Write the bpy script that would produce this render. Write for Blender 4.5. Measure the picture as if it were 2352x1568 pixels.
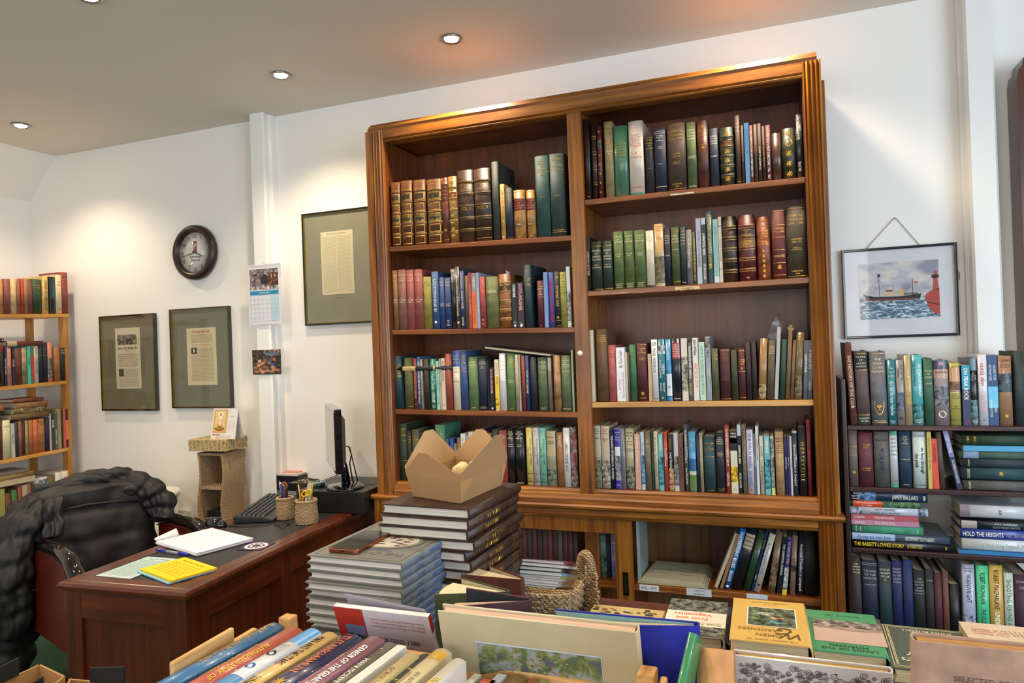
import bpy, math, random, re
from mathutils import Vector, Matrix, Euler
random.seed(7)
PI = math.pi
SC = bpy.context.scene
COL = SC.collection
for _o in list(bpy.data.objects): bpy.data.objects.remove(_o)

# ---------------------------------------------------------------- camera
W_PX, H_PX, F_PX = 2352, 1568, 1620.0
CAM = Vector((0.0, -3.05, 1.47))
_y, _p, _r = math.radians(20.7), math.radians(0.2), math.radians(2.08)
FWD = Vector((-math.sin(_y)*math.cos(_p), math.cos(_y)*math.cos(_p), math.sin(_p)))
_R0 = Vector((math.cos(_y), math.sin(_y), 0)); _U0 = _R0.cross(FWD)
RGT = _R0*math.cos(_r) - _U0*math.sin(_r)
UPV = _U0*math.cos(_r) + _R0*math.sin(_r)
cd = bpy.data.cameras.new('camera'); cam = bpy.data.objects.new('camera', cd); COL.objects.link(cam)
cd.sensor_fit = 'HORIZONTAL'; cd.sensor_width = 36.0; cd.lens = 36.0*F_PX/W_PX; cd.clip_start = 0.02
_m = Matrix((RGT, UPV, -FWD)).transposed().to_4x4(); _m.translation = CAM
cam.matrix_world = _m
SC.camera = cam

# ---------------------------------------------------------------- world, light, exposure
SC.view_settings.view_transform = 'Standard'; SC.view_settings.look = 'None'
SC.view_settings.gamma = 1.0; SC.view_settings.use_curve_mapping = False
SC.view_settings.exposure = 0.50
wd = bpy.data.worlds.new('world'); SC.world = wd; wd.use_nodes = True
wd.node_tree.nodes['Background'].inputs[0].default_value = (0.88, 0.93, 1.0, 1)
wd.node_tree.nodes['Background'].inputs[1].default_value = 0.30
CEIL = 2.713
def area(name, loc, target, sx, sy, power, col):
    l = bpy.data.lights.new(name, 'AREA'); l.shape = 'RECTANGLE'; l.size = sx; l.size_y = sy
    l.energy = power; l.color = col
    o = bpy.data.objects.new(name, l); COL.objects.link(o); o.location = loc
    o.rotation_euler = (Vector(target)-Vector(loc)).to_track_quat('-Z', 'Y').to_euler(); return o
# daylight through the shop window on the right, behind the photographer
area('window_daylight', (2.95, -3.6, 1.55), (-0.3, -1.0, 1.1), 2.6, 1.9, 95, (0.70, 0.85, 1.0))
area('street_daylight', (-0.8, -6.2, 1.7), (-0.8, -1.0, 1.0), 3.6, 1.9, 60, (1.0, 0.95, 0.88))

# ---------------------------------------------------------------- pixel -> world planes
def ray(x, y): return FWD + RGT*((x-W_PX/2)/F_PX) - UPV*((y-H_PX/2)/F_PX)
def on(ax, x, y, v):
    d = ray(x, y); return CAM + d*((v-CAM[ax])/d[ax])
def onX(x, y, v): return on(0, x, y, v)
def onY(x, y, v): return on(1, x, y, v)
def onZ(x, y, v): return on(2, x, y, v)

# ---------------------------------------------------------------- colours and materials
def lin(h, g=1.0):
    h = h.lstrip('#'); out = []
    for i in (0, 2, 4):
        c = int(h[i:i+2], 16)/255
        c = c/12.92 if c <= .04045 else ((c+.055)/1.055)**2.4
        out.append(min(1, c*g))
    return tuple(out)
def newmat(name):
    m = bpy.data.materials.new(name); m.use_nodes = True
    nt = m.node_tree; b = nt.nodes['Principled BSDF']; return m, nt, b
def N(nt, t, **kw):
    n = nt.nodes.new(t)
    for k, v in kw.items():
        if k in n.inputs: n.inputs[k].default_value = v
        else: setattr(n, k, v)
    return n
def ramp(nt, stops):
    n = nt.nodes.new('ShaderNodeValToRGB'); e = n.color_ramp.elements
    while len(e) < len(stops): e.new(.5)
    for i, (p, c) in enumerate(stops): e[i].position = p; e[i].color = tuple(c)+(1,)
    return n
def mapping(nt, scale, coord='Object', rot=(0, 0, 0)):
    tc = nt.nodes.new('ShaderNodeTexCoord'); mp = nt.nodes.new('ShaderNodeMapping')
    mp.inputs['Scale'].default_value = scale; mp.inputs['Rotation'].default_value = rot
    nt.links.new(tc.outputs[coord], mp.inputs['Vector']); return mp
def bump(nt, b, src, strength, dist=.001):
    bp = nt.nodes.new('ShaderNodeBump'); bp.inputs['Strength'].default_value = strength; bp.inputs['Distance'].default_value = dist
    nt.links.new(src, bp.inputs['Height']); nt.links.new(bp.outputs[0], b.inputs['Normal'])
def mixc(nt, kind, fac, a, b):
    m = nt.nodes.new('ShaderNodeMix'); m.data_type = 'RGBA'; m.blend_type = kind
    for k, v in ((0, fac), (6, a), (7, b)):
        if hasattr(v, 'is_output'): nt.links.new(v, m.inputs[k])
        else: m.inputs[k].default_value = v if k == 0 else tuple(v)+(1,)
    return m.outputs[2]
def attr_mat(name, rough, nscale, lo, hi, bstr, bscale, metal=0, coat=0, contrast=(.35, .65)):
    m, nt, b = newmat(name)
    a = N(nt, 'ShaderNodeVertexColor', layer_name='Col')
    mp = mapping(nt, (1, 1, 1))
    n1 = N(nt, 'ShaderNodeTexNoise', Scale=nscale, Detail=5.0); nt.links.new(mp.outputs[0], n1.inputs['Vector'])
    r = ramp(nt, [(contrast[0], (lo,)*3), (contrast[1], (hi,)*3)]); nt.links.new(n1.outputs[0], r.inputs[0])
    nt.links.new(mixc(nt, 'MULTIPLY', 1.0, a.outputs[0], r.outputs[0]), b.inputs['Base Color'])
    b.inputs['Roughness'].default_value = rough; b.inputs['Metallic'].default_value = metal
    b.inputs['Coat Weight'].default_value = coat
    n2 = N(nt, 'ShaderNodeTexNoise', Scale=bscale, Detail=3.0); nt.links.new(mp.outputs[0], n2.inputs['Vector'])
    if bstr: bump(nt, b, n2.outputs[0], bstr, .0006)
    return m
M_CLOTH = attr_mat('book_cloth', .62, 30, .72, 1.12, .5, 900)
M_JACKET = attr_mat('printed_paper_jacket', .32, 14, .93, 1.04, .05, 60, coat=.25)
M_LEATHER = attr_mat('worn_leather', .42, 26, .45, 1.25, .7, 260)
M_PAPER = attr_mat('paper', .85, 8, .94, 1.03, .12, 40)
M_PLASTIC = attr_mat('satin_plastic', .35, 5, .97, 1.03, .08, 300)
M_GLOSS = attr_mat('glossy_finish', .08, 5, .97, 1.03, .0, 300, coat=.5)
M_FOIL = attr_mat('gold_foil', .34, 60, .7, 1.1, .2, 500, metal=.75)
M_METAL = attr_mat('brushed_metal', .25, 60, .9, 1.05, .1, 500, metal=1)
M_FABRIC = attr_mat('quilted_nylon', .58, 5, .85, 1.1, .25, 40)
def pic_mat():
    m, nt, b = newmat('printed_picture')
    a = N(nt, 'ShaderNodeVertexColor', layer_name='Col')
    mp = mapping(nt, (1, 1, 1))
    n1 = N(nt, 'ShaderNodeTexNoise', Scale=60.0, Detail=7.0, Roughness=.65); nt.links.new(mp.outputs[0], n1.inputs['Vector'])
    r = ramp(nt, [(.38, (.06, .06, .07)), (.47, (.5, .5, .5)), (.56, (1.2, 1.2, 1.15)), (.64, (2.0, 1.9, 1.8))]); nt.links.new(n1.outputs[0], r.inputs[0])
    nt.links.new(mixc(nt, 'MULTIPLY', 1.0, a.outputs[0], r.outputs[0]), b.inputs['Base Color'])
    b.inputs['Roughness'].default_value = .4; return m
M_PIC = pic_mat()
def pages_mat():
    m, nt, b = newmat('page_edges')
    a = N(nt, 'ShaderNodeVertexColor', layer_name='Col')
    mp = mapping(nt, (1500, 8, 8))
    n1 = N(nt, 'ShaderNodeTexNoise', Scale=1.0, Detail=2.0); nt.links.new(mp.outputs[0], n1.inputs['Vector'])
    r = ramp(nt, [(.35, (.62, .6, .56)), (.65, (1.05, 1.05, 1.05))]); nt.links.new(n1.outputs[0], r.inputs[0])
    nt.links.new(mixc(nt, 'MULTIPLY', 1.0, a.outputs[0], r.outputs[0]), b.inputs['Base Color'])
    b.inputs['Roughness'].default_value = .9; bump(nt, b, n1.outputs[0], .4); return m
M_PAGES = pages_mat()
MS = [M_CLOTH, M_JACKET, M_LEATHER, M_FOIL, M_PAGES, M_PIC, M_PAPER, M_PLASTIC, M_GLOSS, M_METAL, M_FABRIC]
I = dict(cloth=0, jacket=1, leather=2, foil=3, pages=4, pic=5, paper=6, plastic=7, gloss=8, metal=9, fabric=10)
def wood_mat(name, c1, c2, c3, axis='Z', rough=.35, scale=1.0, coat=.2, wear=None):
    m, nt, b = newmat(name)
    st = {'X': (1.2, 26, 26), 'Y': (26, 1.2, 26), 'Z': (26, 26, 1.2)}[axis]
    mp = mapping(nt, tuple(s*scale for s in st))
    n1 = N(nt, 'ShaderNodeTexNoise', Scale=1.6, Detail=6.0, Roughness=.6, Distortion=.6); nt.links.new(mp.outputs[0], n1.inputs['Vector'])
    r = ramp(nt, [(.3, c1), (.5, c2), (.72, c3)]); nt.links.new(n1.outputs[0], r.inputs[0])
    out = r.outputs[0]
    mp2 = mapping(nt, (3, 3, 3)); n2 = N(nt, 'ShaderNodeTexNoise', Scale=1.3, Detail=4.0); nt.links.new(mp2.outputs[0], n2.inputs['Vector'])
    r2 = ramp(nt, [(.3, (.72, .7, .68)), (.7, (1.15, 1.15, 1.15))]); nt.links.new(n2.outputs[0], r2.inputs[0])
    out = mixc(nt, 'MULTIPLY', 1.0, out, r2.outputs[0])
    if wear:
        mp3 = mapping(nt, tuple(s*2.5 for s in (st[0], st[1], st[2]))); n3 = N(nt, 'ShaderNodeTexNoise', Scale=1.0, Detail=6.0, Roughness=.75); nt.links.new(mp3.outputs[0], n3.inputs['Vector'])
        r3 = ramp(nt, [(.60, (0, 0, 0)), (.68, (1, 1, 1))]); nt.links.new(n3.outputs[0], r3.inputs[0])
        out = mixc(nt, 'MIX', r3.outputs[0], out, wear)
    nt.links.new(out, b.inputs['Base Color']); b.inputs['Roughness'].default_value = rough; b.inputs['Coat Weight'].default_value = coat
    b.inputs['Coat Roughness'].default_value = .25
    bump(nt, b, n1.outputs[0], .25); return m
OAKZ = wood_mat('golden_oak', lin('542a0a'), lin('824a10'), lin('a56e20'), 'Z')
OAKX = wood_mat('golden_oak_rail', lin('542a0a'), lin('824a10'), lin('a56e20'), 'X', rough=.42, coat=.08)
OAKIN = wood_mat('dark_oak_back', lin('4a2208'), lin('602e0c'), lin('743a10'), 'Z', rough=.45)
SHELFW = wood_mat('oak_shelf', lin('5c2a08'), lin('80420e'), lin('9c5c1c'), 'X', wear=lin('c79a62'))
SHELFL = wood_mat('pale_shelf', lin('b07838'), lin('c8924e'), lin('d8a864'), 'X')
MAHX = wood_mat('mahogany', lin('42190a'), lin('52200c'), lin('642a10'), 'X', rough=.25, coat=.4)
MAHY = wood_mat('mahogany_long', lin('42190a'), lin('52200c'), lin('642a10'), 'Y', rough=.25, coat=.4)
MAHZ = wood_mat('mahogany_upright', lin('3c160a'), lin('4c1d0c'), lin('5c250e'), 'Z', rough=.25, coat=.4)
DARKX = wood_mat('dark_stained_board', lin('1e0c0a'), lin('34181a'), lin('4a2420'), 'X', wear=lin('8a5a3a'))
DARKZ = wood_mat('dark_stained_side', lin('150a08'), lin('261212'), lin('3a1c1a'), 'Z')
PINEY = wood_mat('pine_board', lin('b5762c'), lin('cf9140'), lin('dfa555'), 'Y', coat=.1)
PINEZ = wood_mat('pine_post', lin('a86c28'), lin('c4863a'), lin('d69a4c'), 'Z', coat=.1)
CRATE = wood_mat('raw_wood_crate', lin('a8743c'), lin('c99a5e'), lin('dcb47c'), 'Y', rough=.7, coat=0)
CRATEX = wood_mat('raw_wood_plank', lin('a8743c'), lin('c99a5e'), lin('dcb47c'), 'X', rough=.7, coat=0)
def plain(name, col, rough=.8, nscale=3, amp=.03, bstr=.1, bscale=80, **kw):
    m, nt, b = newmat(name); mp = mapping(nt, (1, 1, 1))
    n1 = N(nt, 'ShaderNodeTexNoise', Scale=float(nscale), Detail=5.0); nt.links.new(mp.outputs[0], n1.inputs['Vector'])
    r = ramp(nt, [(.3, tuple(c*(1-amp) for c in col)), (.7, tuple(min(1, c*(1+amp)) for c in col))]); nt.links.new(n1.outputs[0], r.inputs[0])
    nt.links.new(r.outputs[0], b.inputs['Base Color']); b.inputs['Roughness'].default_value = rough
    for k, v in kw.items(): b.inputs[k].default_value = v
    n2 = N(nt, 'ShaderNodeTexNoise', Scale=float(bscale), Detail=4.0); nt.links.new(mp.outputs[0], n2.inputs['Vector'])
    if bstr: bump(nt, b, n2.outputs[0], bstr)
    return m
WALLM = plain('painted_plaster', (.82, .80, .765), .75, 1.2, .012, .12, 60)
CEILM = plain('ceiling_paint', (.72, .68, .61), .8, 1.0, .01, .08, 60)
GLOSSW = plain('white_gloss_paint', (.80, .80, .77), .22, 3, .02, .5, 25)
CARPET = plain('green_carpet', (.02, .07, .035), .95, 120, .5, .8, 400)
LEATHD = plain('black_leather_top', (.018, .018, .02), .42, 30, .3, .3, 300)
GLASS, _nt, _b = newmat('clear_glass'); _b.inputs['Transmission Weight'].default_value = 1; _b.inputs['Roughness'].default_value = 0.02; _b.inputs['IOR'].default_value = 1.45
def thin_glass(name, rough=.03, fac=.08):
    m, nt, b = newmat(name); nt.nodes.remove(b); o = nt.nodes['Material Output']
    t = nt.nodes.new('ShaderNodeBsdfTransparent'); g = nt.nodes.new('ShaderNodeBsdfGlossy'); g.inputs['Roughness'].default_value = rough
    lw = nt.nodes.new('ShaderNodeLayerWeight'); pw = N(nt, 'ShaderNodeMath', operation='POWER'); pw.inputs[1].default_value = 4.0; nt.links.new(lw.outputs['Facing'], pw.inputs[0]); f = N(nt, 'ShaderNodeMath', operation='MULTIPLY_ADD'); nt.links.new(pw.outputs[0], f.inputs[0]); f.inputs[1].default_value = .7; f.inputs[2].default_value = .03
    mx = nt.nodes.new('ShaderNodeMixShader'); nt.links.new(f.outputs[0], mx.inputs[0]); nt.links.new(t.outputs[0], mx.inputs[1]); nt.links.new(g.outputs[0], mx.inputs[2])
    nt.links.new(mx.outputs[0], o.inputs[0]); return m
PANE = thin_glass('picture_glass'); FILMM = thin_glass('plastic_film', .12)
def emis(name, col, s):
    m, nt, b = newmat(name); b.inputs['Emission Color'].default_value = col+(1,); b.inputs['Emission Strength'].default_value = s; b.inputs['Base Color'].default_value = (1, 1, 1, 1); return m
LAMPE = emis('lit_lamp', (1, .86, .66), 60.0)

# ---------------------------------------------------------------- glyphs
GL = {}
def load_glyphs():
    chars = "ABCDEFGHIJKLMNOPQRSTUVWXYZabcdefghijklmnopqrstuvwxyz0123456789.,'&-:/()*#%"
    objs = {}
    def mk(s, off):
        c = bpy.data.curves.new('t', 'FONT'); c.body = s; c.resolution_u = 2; c.offset = off; c.size = 1
        o = bpy.data.objects.new('t', c); COL.objects.link(o); return o
    for st, off in (('n', 0.0), ('b', .018)):
        for ch in chars: objs[(st, ch)] = mk(ch, off)
    for ch in chars: objs[('w', ch)] = mk('|'+ch+'|', 0)
    objs[('w', '')] = mk('||', 0)
    dg = bpy.context.evaluated_depsgraph_get()
    wid = lambda k: objs[k].evaluated_get(dg).dimensions.x
    base = wid(('w', ''))
    for (st, ch), o in objs.items():
        if st == 'w': continue
        me = o.evaluated_get(dg).to_mesh()
        GL[(st, ch)] = ([(v.co.x, v.co.y) for v in me.vertices], [tuple(p.vertices) for p in me.polygons], wid(('w', ch))-base)
        o.evaluated_get(dg).to_mesh_clear()
    for o in objs.values():
        c = o.data; bpy.data.objects.remove(o); bpy.data.curves.remove(c)
load_glyphs()
def twidth(s, st='n'): return sum(GL[(st, c)][2] if (st, c) in GL else .3 for c in s)

# ---------------------------------------------------------------- mesh builder
class MB:
    def __init__(s): s.v = []; s.f = []; s.m = []; s.c = []; s.sm = []
    def face(s, idx, m, c, smooth=False): s.f.append(idx); s.m.append(m); s.c.append(c); s.sm.append(smooth)
    def poly(s, pts, m=6, c=(1, 1, 1), smooth=False):
        k = len(s.v); s.v += [tuple(p) for p in pts]; s.face(tuple(range(k, k+len(pts))), m, c, smooth)
    def box(s, a, b, m=0, c=(1, 1, 1), T=None):
        (x0, y0, z0), (x1, y1, z1) = a, b
        P = [(x0, y0, z0), (x1, y0, z0), (x1, y1, z0), (x0, y1, z0), (x0, y0, z1), (x1, y0, z1), (x1, y1, z1), (x0, y1, z1)]
        if T: P = [tuple(T(Vector(p))) for p in P]
        k = len(s.v); s.v += P
        for q in ((0, 3, 2, 1), (4, 5, 6, 7), (0, 1, 5, 4), (1, 2, 6, 5), (2, 3, 7, 6), (3, 0, 4, 7)): s.face(tuple(k+i for i in q), m, c)
    def bbox(s, a, b, r=.004, m=0, c=(1, 1, 1), ax=2, T=None, seg=3):
        # box rounded along one axis (corners of the cross-section)
        o = [i for i in range(3) if i != ax]; a0, a1, b0, b1 = a[o[0]], b[o[0]], a[o[1]], b[o[1]]
        prof = []
        for cx, cy, t0 in ((a1-r, b1-r, 0), (a0+r, b1-r, 90), (a0+r, b0+r, 180), (a1-r, b0+r, 270)):
            for i in range(seg+1):
                t = math.radians(t0+90*i/seg); prof.append((cx+r*math.cos(t), cy+r*math.sin(t)))
        def P(p, h):
            q = [0, 0, 0]; q[o[0]] = p[0]; q[o[1]] = p[1]; q[ax] = h; q = Vector(q); return T(q) if T else q
        s.loft([[P(p, a[ax]) for p in prof], [P(p, b[ax]) for p in prof]], m, c, smooth=False)
    def loft(s, rings, m=0, c=(1, 1, 1), closed=True, caps=True, smooth=True):
        k = len(s.v); n = len(rings[0])
        for r in rings: s.v += [tuple(p) for p in r]
        for i in range(len(rings)-1):
            for j in range(n if closed else n-1):
                j2 = (j+1) % n; s.face((k+i*n+j, k+i*n+j2, k+(i+1)*n+j2, k+(i+1)*n+j), m, c, smooth)
        if caps and closed:
            s.face(tuple(k+j for j in reversed(range(n))), m, c); s.face(tuple(k+(len(rings)-1)*n+j for j in range(n)), m, c)
    def tube(s, pts, r, m=0, c=(1, 1, 1), seg=8, caps=True):
        pts = [Vector(p) for p in pts]; rings = []; R = r if isinstance(r, (list, tuple)) else [r]*len(pts)
        up = None
        for i, p in enumerate(pts):
            d = (pts[min(i+1, len(pts)-1)]-pts[max(i-1, 0)]).normalized()
            if up is None: up = Vector((0, 0, 1)) if abs(d.z) < .9 else Vector((1, 0, 0))
            a = d.cross(up)
            if a.length < 1e-4: a = d.cross(Vector((0, 1, 0)))
            a.normalize(); b = a.cross(d).normalized(); up = b
            rings.append([p+a*R[i]*math.cos(t*2*PI/seg)+b*R[i]*math.sin(t*2*PI/seg) for t in range(seg)])
        s.loft(rings, m, c, caps=caps)
    def lathe(s, prof, m=0, c=(1, 1, 1), seg=24, T=None):
        rings = []
        for r, z in prof:
            ring = [Vector((r*math.cos(t*2*PI/seg), r*math.sin(t*2*PI/seg), z)) for t in range(seg)]
            rings.append([T(p) for p in ring] if T else ring)
        s.loft(rings, m, c)
    def text(s, st, cx, cy, size, mapf, c, m=6, maxw=None, style='n', align='C', shear=0, ang=0):
        w = twidth(st, style)*size; k = 1.0
        if maxw and w > maxw: k = maxw/w; w = maxw
        x = -w/2 if align == 'C' else (0 if align == 'L' else -w)
        ca, sa = math.cos(ang), math.sin(ang)
        for ch in st:
            g = GL.get((style, ch))
            if not g: x += .3*size*k; continue
            b = len(s.v)
            for (u, v) in g[0]:
                uu = x+(u*size+shear*v*size)*k; vv = (v-.35)*size
                s.v.append(tuple(mapf(cx+uu*ca-vv*sa, cy+uu*sa+vv*ca)))
            for f in g[1]: s.face(tuple(b+i for i in f), m, c)
            x += g[2]*size*k
    def build(s, name, parent=None, mats=None, loc=None):
        me = bpy.data.meshes.new(name); me.from_pydata([tuple(v) for v in s.v], [], s.f)
        mats = mats or MS
        used = sorted(set(s.m)); rm = {u: i for i, u in enumerate(used)}
        for u in used: me.materials.append(mats[u] if isinstance(mats, list) else mats)
        me.polygons.foreach_set('material_index', [rm[x] for x in s.m])
        me.polygons.foreach_set('use_smooth', s.sm)
        ca = me.color_attributes.new('Col', 'FLOAT_COLOR', 'CORNER'); buf = []
        for f, c in zip(s.f, s.c): buf += [c[0], c[1], c[2], 1.0]*len(f)
        ca.data.foreach_set('color', buf)
        me.update(); o = bpy.data.objects.new(name, me); COL.objects.link(o)
        if parent: o.parent = parent
        if loc: o.location = loc
        return o
def solid(name, m, parts, parent=None):
    b = MB()
    for p in parts: b.box(p[0], p[1], 0)
    return b.build(name, parent, [m])
def thing(name, label, cat, loc=(0, 0, 0), rot=None, group=None):
    o = bpy.data.objects.new(name, None); COL.objects.link(o); o.empty_display_size = .05
    o.location = loc
    if rot is not None: o.rotation_euler = rot
    o['label'] = label; o['category'] = cat
    if group: o['group'] = group
    return o
def tag(o, label, cat, group=None, kind=None):
    if label: o['label'] = label; o['category'] = cat
    if group: o['group'] = group
    if kind: o['kind'] = kind
    return o
def struct(o): o['kind'] = 'structure'; return o
def bevel(o, w=.003, seg=2):
    md = o.modifiers.new('bevel', 'BEVEL'); md.width = w; md.segments = seg; md.limit_method = 'ANGLE'; return o

# ---------------------------------------------------------------- books
CC = dict(g='d8a848', w='f0ece2', k='141214', r='b8261c', b='2a55a8', y='e8c62a', o='e8702a', n='161c3c', t='1a8a8a', c='e6d9b4', G='2e6a44', d='4a4642', m='5a1420', s='b4b8bc', p='e0a0a8', u='4a3090', e='8a6a3a', a='7fd0c8', S='4a8ac8')
def cc(k): return lin(CC[k] if k in CC else k)
STY = {'C': 'cloth', 'J': 'jacket', 'L': 'leather', 'P': 'jacket'}
def book(w, h, d, sty, col, deco='', name=None, loc=(0, 0, 0), rot=None, mat=None, label='', group=None, pages='cfc0a0', gain=1.0):
    hard = sty != 'P'
    kind = {'C': 'cloth_book', 'J': 'hardback_book', 'L': 'leather_book', 'P': 'paperback_book'}[sty]
    root = thing(name or kind, label, 'book', group=group)
    if mat is not None: root.matrix_world = mat
    else:
        root.location = loc
        if rot is not None: root.rotation_euler = rot
    c = lin(col, gain); lu = .3*c[0]+.6*c[1]+.1*c[2]; c = tuple(.86*x+.14*lu for x in c); mi = I[STY[sty]]
    th = min(.0028, w*.2) if hard else .0006
    sag = min(.16*w, .008) if hard else 0
    if sty == 'L': sag = min(.2*w, .010)
    over = .003 if hard else 0
    nseg = 8 if hard and w > .012 else (4 if hard else 1)
    X = w/2
    def arc(x): return -sag*(1-(x/X)**2) + sag
    # outline of the cover, outer then inner
    outer = [(-X, d)]+[(-X+2*X*i/nseg, arc(-X+2*X*i/nseg)) for i in range(nseg+1)]+[(X, d)]
    xi = X-th
    inner = [(xi, d)]+[(xi-2*xi*i/nseg, arc((xi-2*xi*i/nseg)*.98)+th) for i in range(nseg+1)]+[(-xi, d)]
    prof = outer+inner; n = len(prof)
    b = MB(); k = len(b.v)
    zt = [(0, 0), (h, 0)]
    for z in (0, h): b.v += [(p[0], p[1], z) for p in prof]
    for j in range(n):
        j2 = (j+1) % n; sm = hard and 1 <= j <= nseg
        b.face((k+j, k+j2, k+n+j2, k+n+j), mi, c, sm)
    no = len(outer)
    for j in range(no-1):
        a0, a1, b1, b0 = j, j+1, n-2-j, n-1-j
        b.face((k+a1, k+a0, k+b0, k+b1), mi, c); b.face((k+n+a0, k+n+a1, k+n+b1, k+n+b0), mi, c)
    # decoration
    L = MB(); LP = MB()
    def mp(off=.0004+.13*sag): return lambda x, z: (x, arc(max(-X, min(X, x)))-off, z)
    def strip(za, zb, frac, colr, m, off=.0003, T=None):
        T = T or L; q = X*frac; pts = []
        for i in range(nseg+1):
            x = -q+2*q*i/nseg; pts.append(x)
        for i in range(nseg):
            x0, x1 = pts[i], pts[i+1]
            T.poly([(x0, arc(x0)-off, za*h), (x1, arc(x1)-off, za*h), (x1, arc(x1)-off, zb*h), (x0, arc(x0)-off, zb*h)], m, colr, True)
    for e in [q.strip() for q in deco.split(';') if q.strip()]:
        t = e.split(' '); op = t[0]
        if op == 'B':      # raised bands on the spine
            nb = int(t[1]); gc = cc(t[2]) if len(t) > 2 else cc('g')
            for i in range(nb):
                z = h*(i+1)/(nb+1)
                ring = []
                for x in [-X+2*X*q/nseg for q in range(nseg+1)]:
                    ring.append([(x, arc(x)+.0004, z-.0035), (x, arc(x)-.0022, z-.0015), (x, arc(x)-.0022, z+.0015), (x, arc(x)+.0004, z+.0035)])
                b.loft(ring, mi, c, closed=False, caps=False)
                for zz in (z-.0055, z+.0045):
                    strip(zz/h, (zz+.0012)/h, .97, gc, I['foil'])
            continue
        if op == 'F':      # gilt panels framed between the bands
            nb = int(t[1])
            for i in range(nb+1):
                za, zb = (i+.14)/(nb+1), (i+.86)/(nb+1)
                for p0, p1 in ((za, za+.012), (zb-.012, zb)): strip(p0, p1, .8, cc('g'), I['foil'])
                for sx in (-1, 1):
                    x0 = sx*X*.8; x1 = sx*X*.72
                    L.poly([(x0, arc(x0)-.0004, za*h), (x1, arc(x1)-.0004, za*h), (x1, arc(x1)-.0004, zb*h), (x0, arc(x0)-.0004, zb*h)], I['foil'], cc('g'))
            continue
        if op == 'O':      # gilt ornaments
            za, zb, cnt = float(t[1]), float(t[2]), int(t[3])
            rr = random.Random(hash(col) % 999 if False else int(w*1e5))
            for i in range(cnt):
                z = (za+(zb-za)*(i+.5)/cnt)*h; r0 = min(X*.6, (zb-za)*h/cnt*.42)
                for q in range(8):
                    a = q*PI/4; p = [(0, 0), (r0*.45*math.cos(a-.3), r0*.45*math.sin(a-.3)), (r0*math.cos(a), r0*math.sin(a)), (r0*.45*math.cos(a+.3), r0*.45*math.sin(a+.3))]
                    L.poly([(x, arc(x)-.0005, z+zz) for x, zz in p], I['foil'], cc('g'))
            continue
        if op == 'S':      # gilt shield
            z0, z1 = float(t[1])*h, float(t[2])*h; q = X*.62
            sh = [(-q, z1), (q, z1), (q*.95, z0+(z1-z0)*.5), (q*.5, z0+(z1-z0)*.15), (0, z0), (-q*.5, z0+(z1-z0)*.15), (-q*.95, z0+(z1-z0)*.5)]
            cz = (z0+z1)/2+.003
            for i in range(7):
                a, b_ = sh[i], sh[(i+1) % 7]; ia, ib = (a[0]*.88, cz+(a[1]-cz)*.88), (b_[0]*.88, cz+(b_[1]-cz)*.88); L.poly([(x, arc(x)-.0005, z) for x, z in (a, b_, ib, ia)], I['foil'], cc('g'))
            for pts in ([(q*.55*math.cos(k*PI/6), cz+.004+q*.3*math.sin(k*PI/6)) for k in range(12)], [(-.0012, cz-q*.5), (.0012, cz-q*.5), (.0012, cz), (-.0012, cz)], [(-q*.5, cz-q*.55), (q*.5, cz-q*.55), (q*.3, cz-q*.68), (-q*.3, cz-q*.68)]): L.poly([(x, arc(x)-.0005, z) for x, z in pts], I['foil'], cc('g'))
            continue
        if op == 'l': strip(float(t[1]), float(t[1])+.0012/h, .96, cc(t[2]), I['foil'] if t[2] == 'g' else I['paper']); continue
        if op in 'rRp':
            m = {'r': mi, 'R': I['leather'] if sty == 'L' else mi, 'p': I['pic']}[op]
            strip(float(t[1]), float(t[2]), .995 if op != 'R' else .84, lin(CC.get(t[3], t[3]), gain), m, .0002, LP); continue
        if op == 'o':
            z = float(t[1])*h; r0 = X*float(t[3]) if len(t) > 3 else X*.5
            L.poly([(r0*math.cos(q*PI/8), arc(r0*math.cos(q*PI/8))-.0005, z+r0*math.sin(q*PI/8)) for q in range(16)], I['foil'] if t[2] == 'g' else I['paper'], cc(t[2])); continue
        if op[0] in 'hv':
            za, zb, col2 = float(t[1])*h, float(t[2])*h, t[3]; lines = ' '.join(t[4:]).split('|')
            m = I['foil'] if col2 == 'g' else I['paper']; bold = 'b' if 'B' in op else 'n'; sh = .25 if 'i' in op else 0
            nl = len(lines)
            if op[0] == 'h':
                sz = min((zb-za)/nl*.86, w*.30)
                for i, s in enumerate(lines):
                    zc = zb-(i+.5)*(zb-za)/nl
                    L.text(s, 0, zc, sz*.95, mp(), cc(col2), m, w*.80, bold, shear=sh)
            else:
                ww = w*.86/nl
                for i, s in enumerate(lines):
                    xc = X*.86-(i+.5)*ww
                    sz = min(ww*.80, .020)
                    full = twidth(s, bold)*sz
                    L.text(s, xc, (za+zb)/2, sz, mp(), cc(col2), m, zb-za, bold, shear=sh, ang=(PI/2 if 'u' in op else -PI/2))
    b.build('cover', root)
    if L.f: L.build('spine_title', root)
    if LP.f: LP.build('spine_panel', root)
    # page block
    pb = MB(); px = X-th-.0002; y0 = (sag if hard else 0)+th+.0004; y1 = d-over-.0005; z0, z1 = (over, h-over) if hard else (.0003, h-.0003)
    pc = lin(pages)
    nn = 6; prof = [(-px, y0)]+[(px, y0)]+[(px-2*px*i/nn, y1-(.004 if hard and w > .01 else 0)*math.sin(PI*i/nn)) for i in range(nn+1)]
    pb.loft([[(p[0], p[1], z0) for p in prof], [(p[0], p[1], z1) for p in prof]], I['pages'], pc, smooth=False)
    pb.build('page_block', root)
    return root

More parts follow.
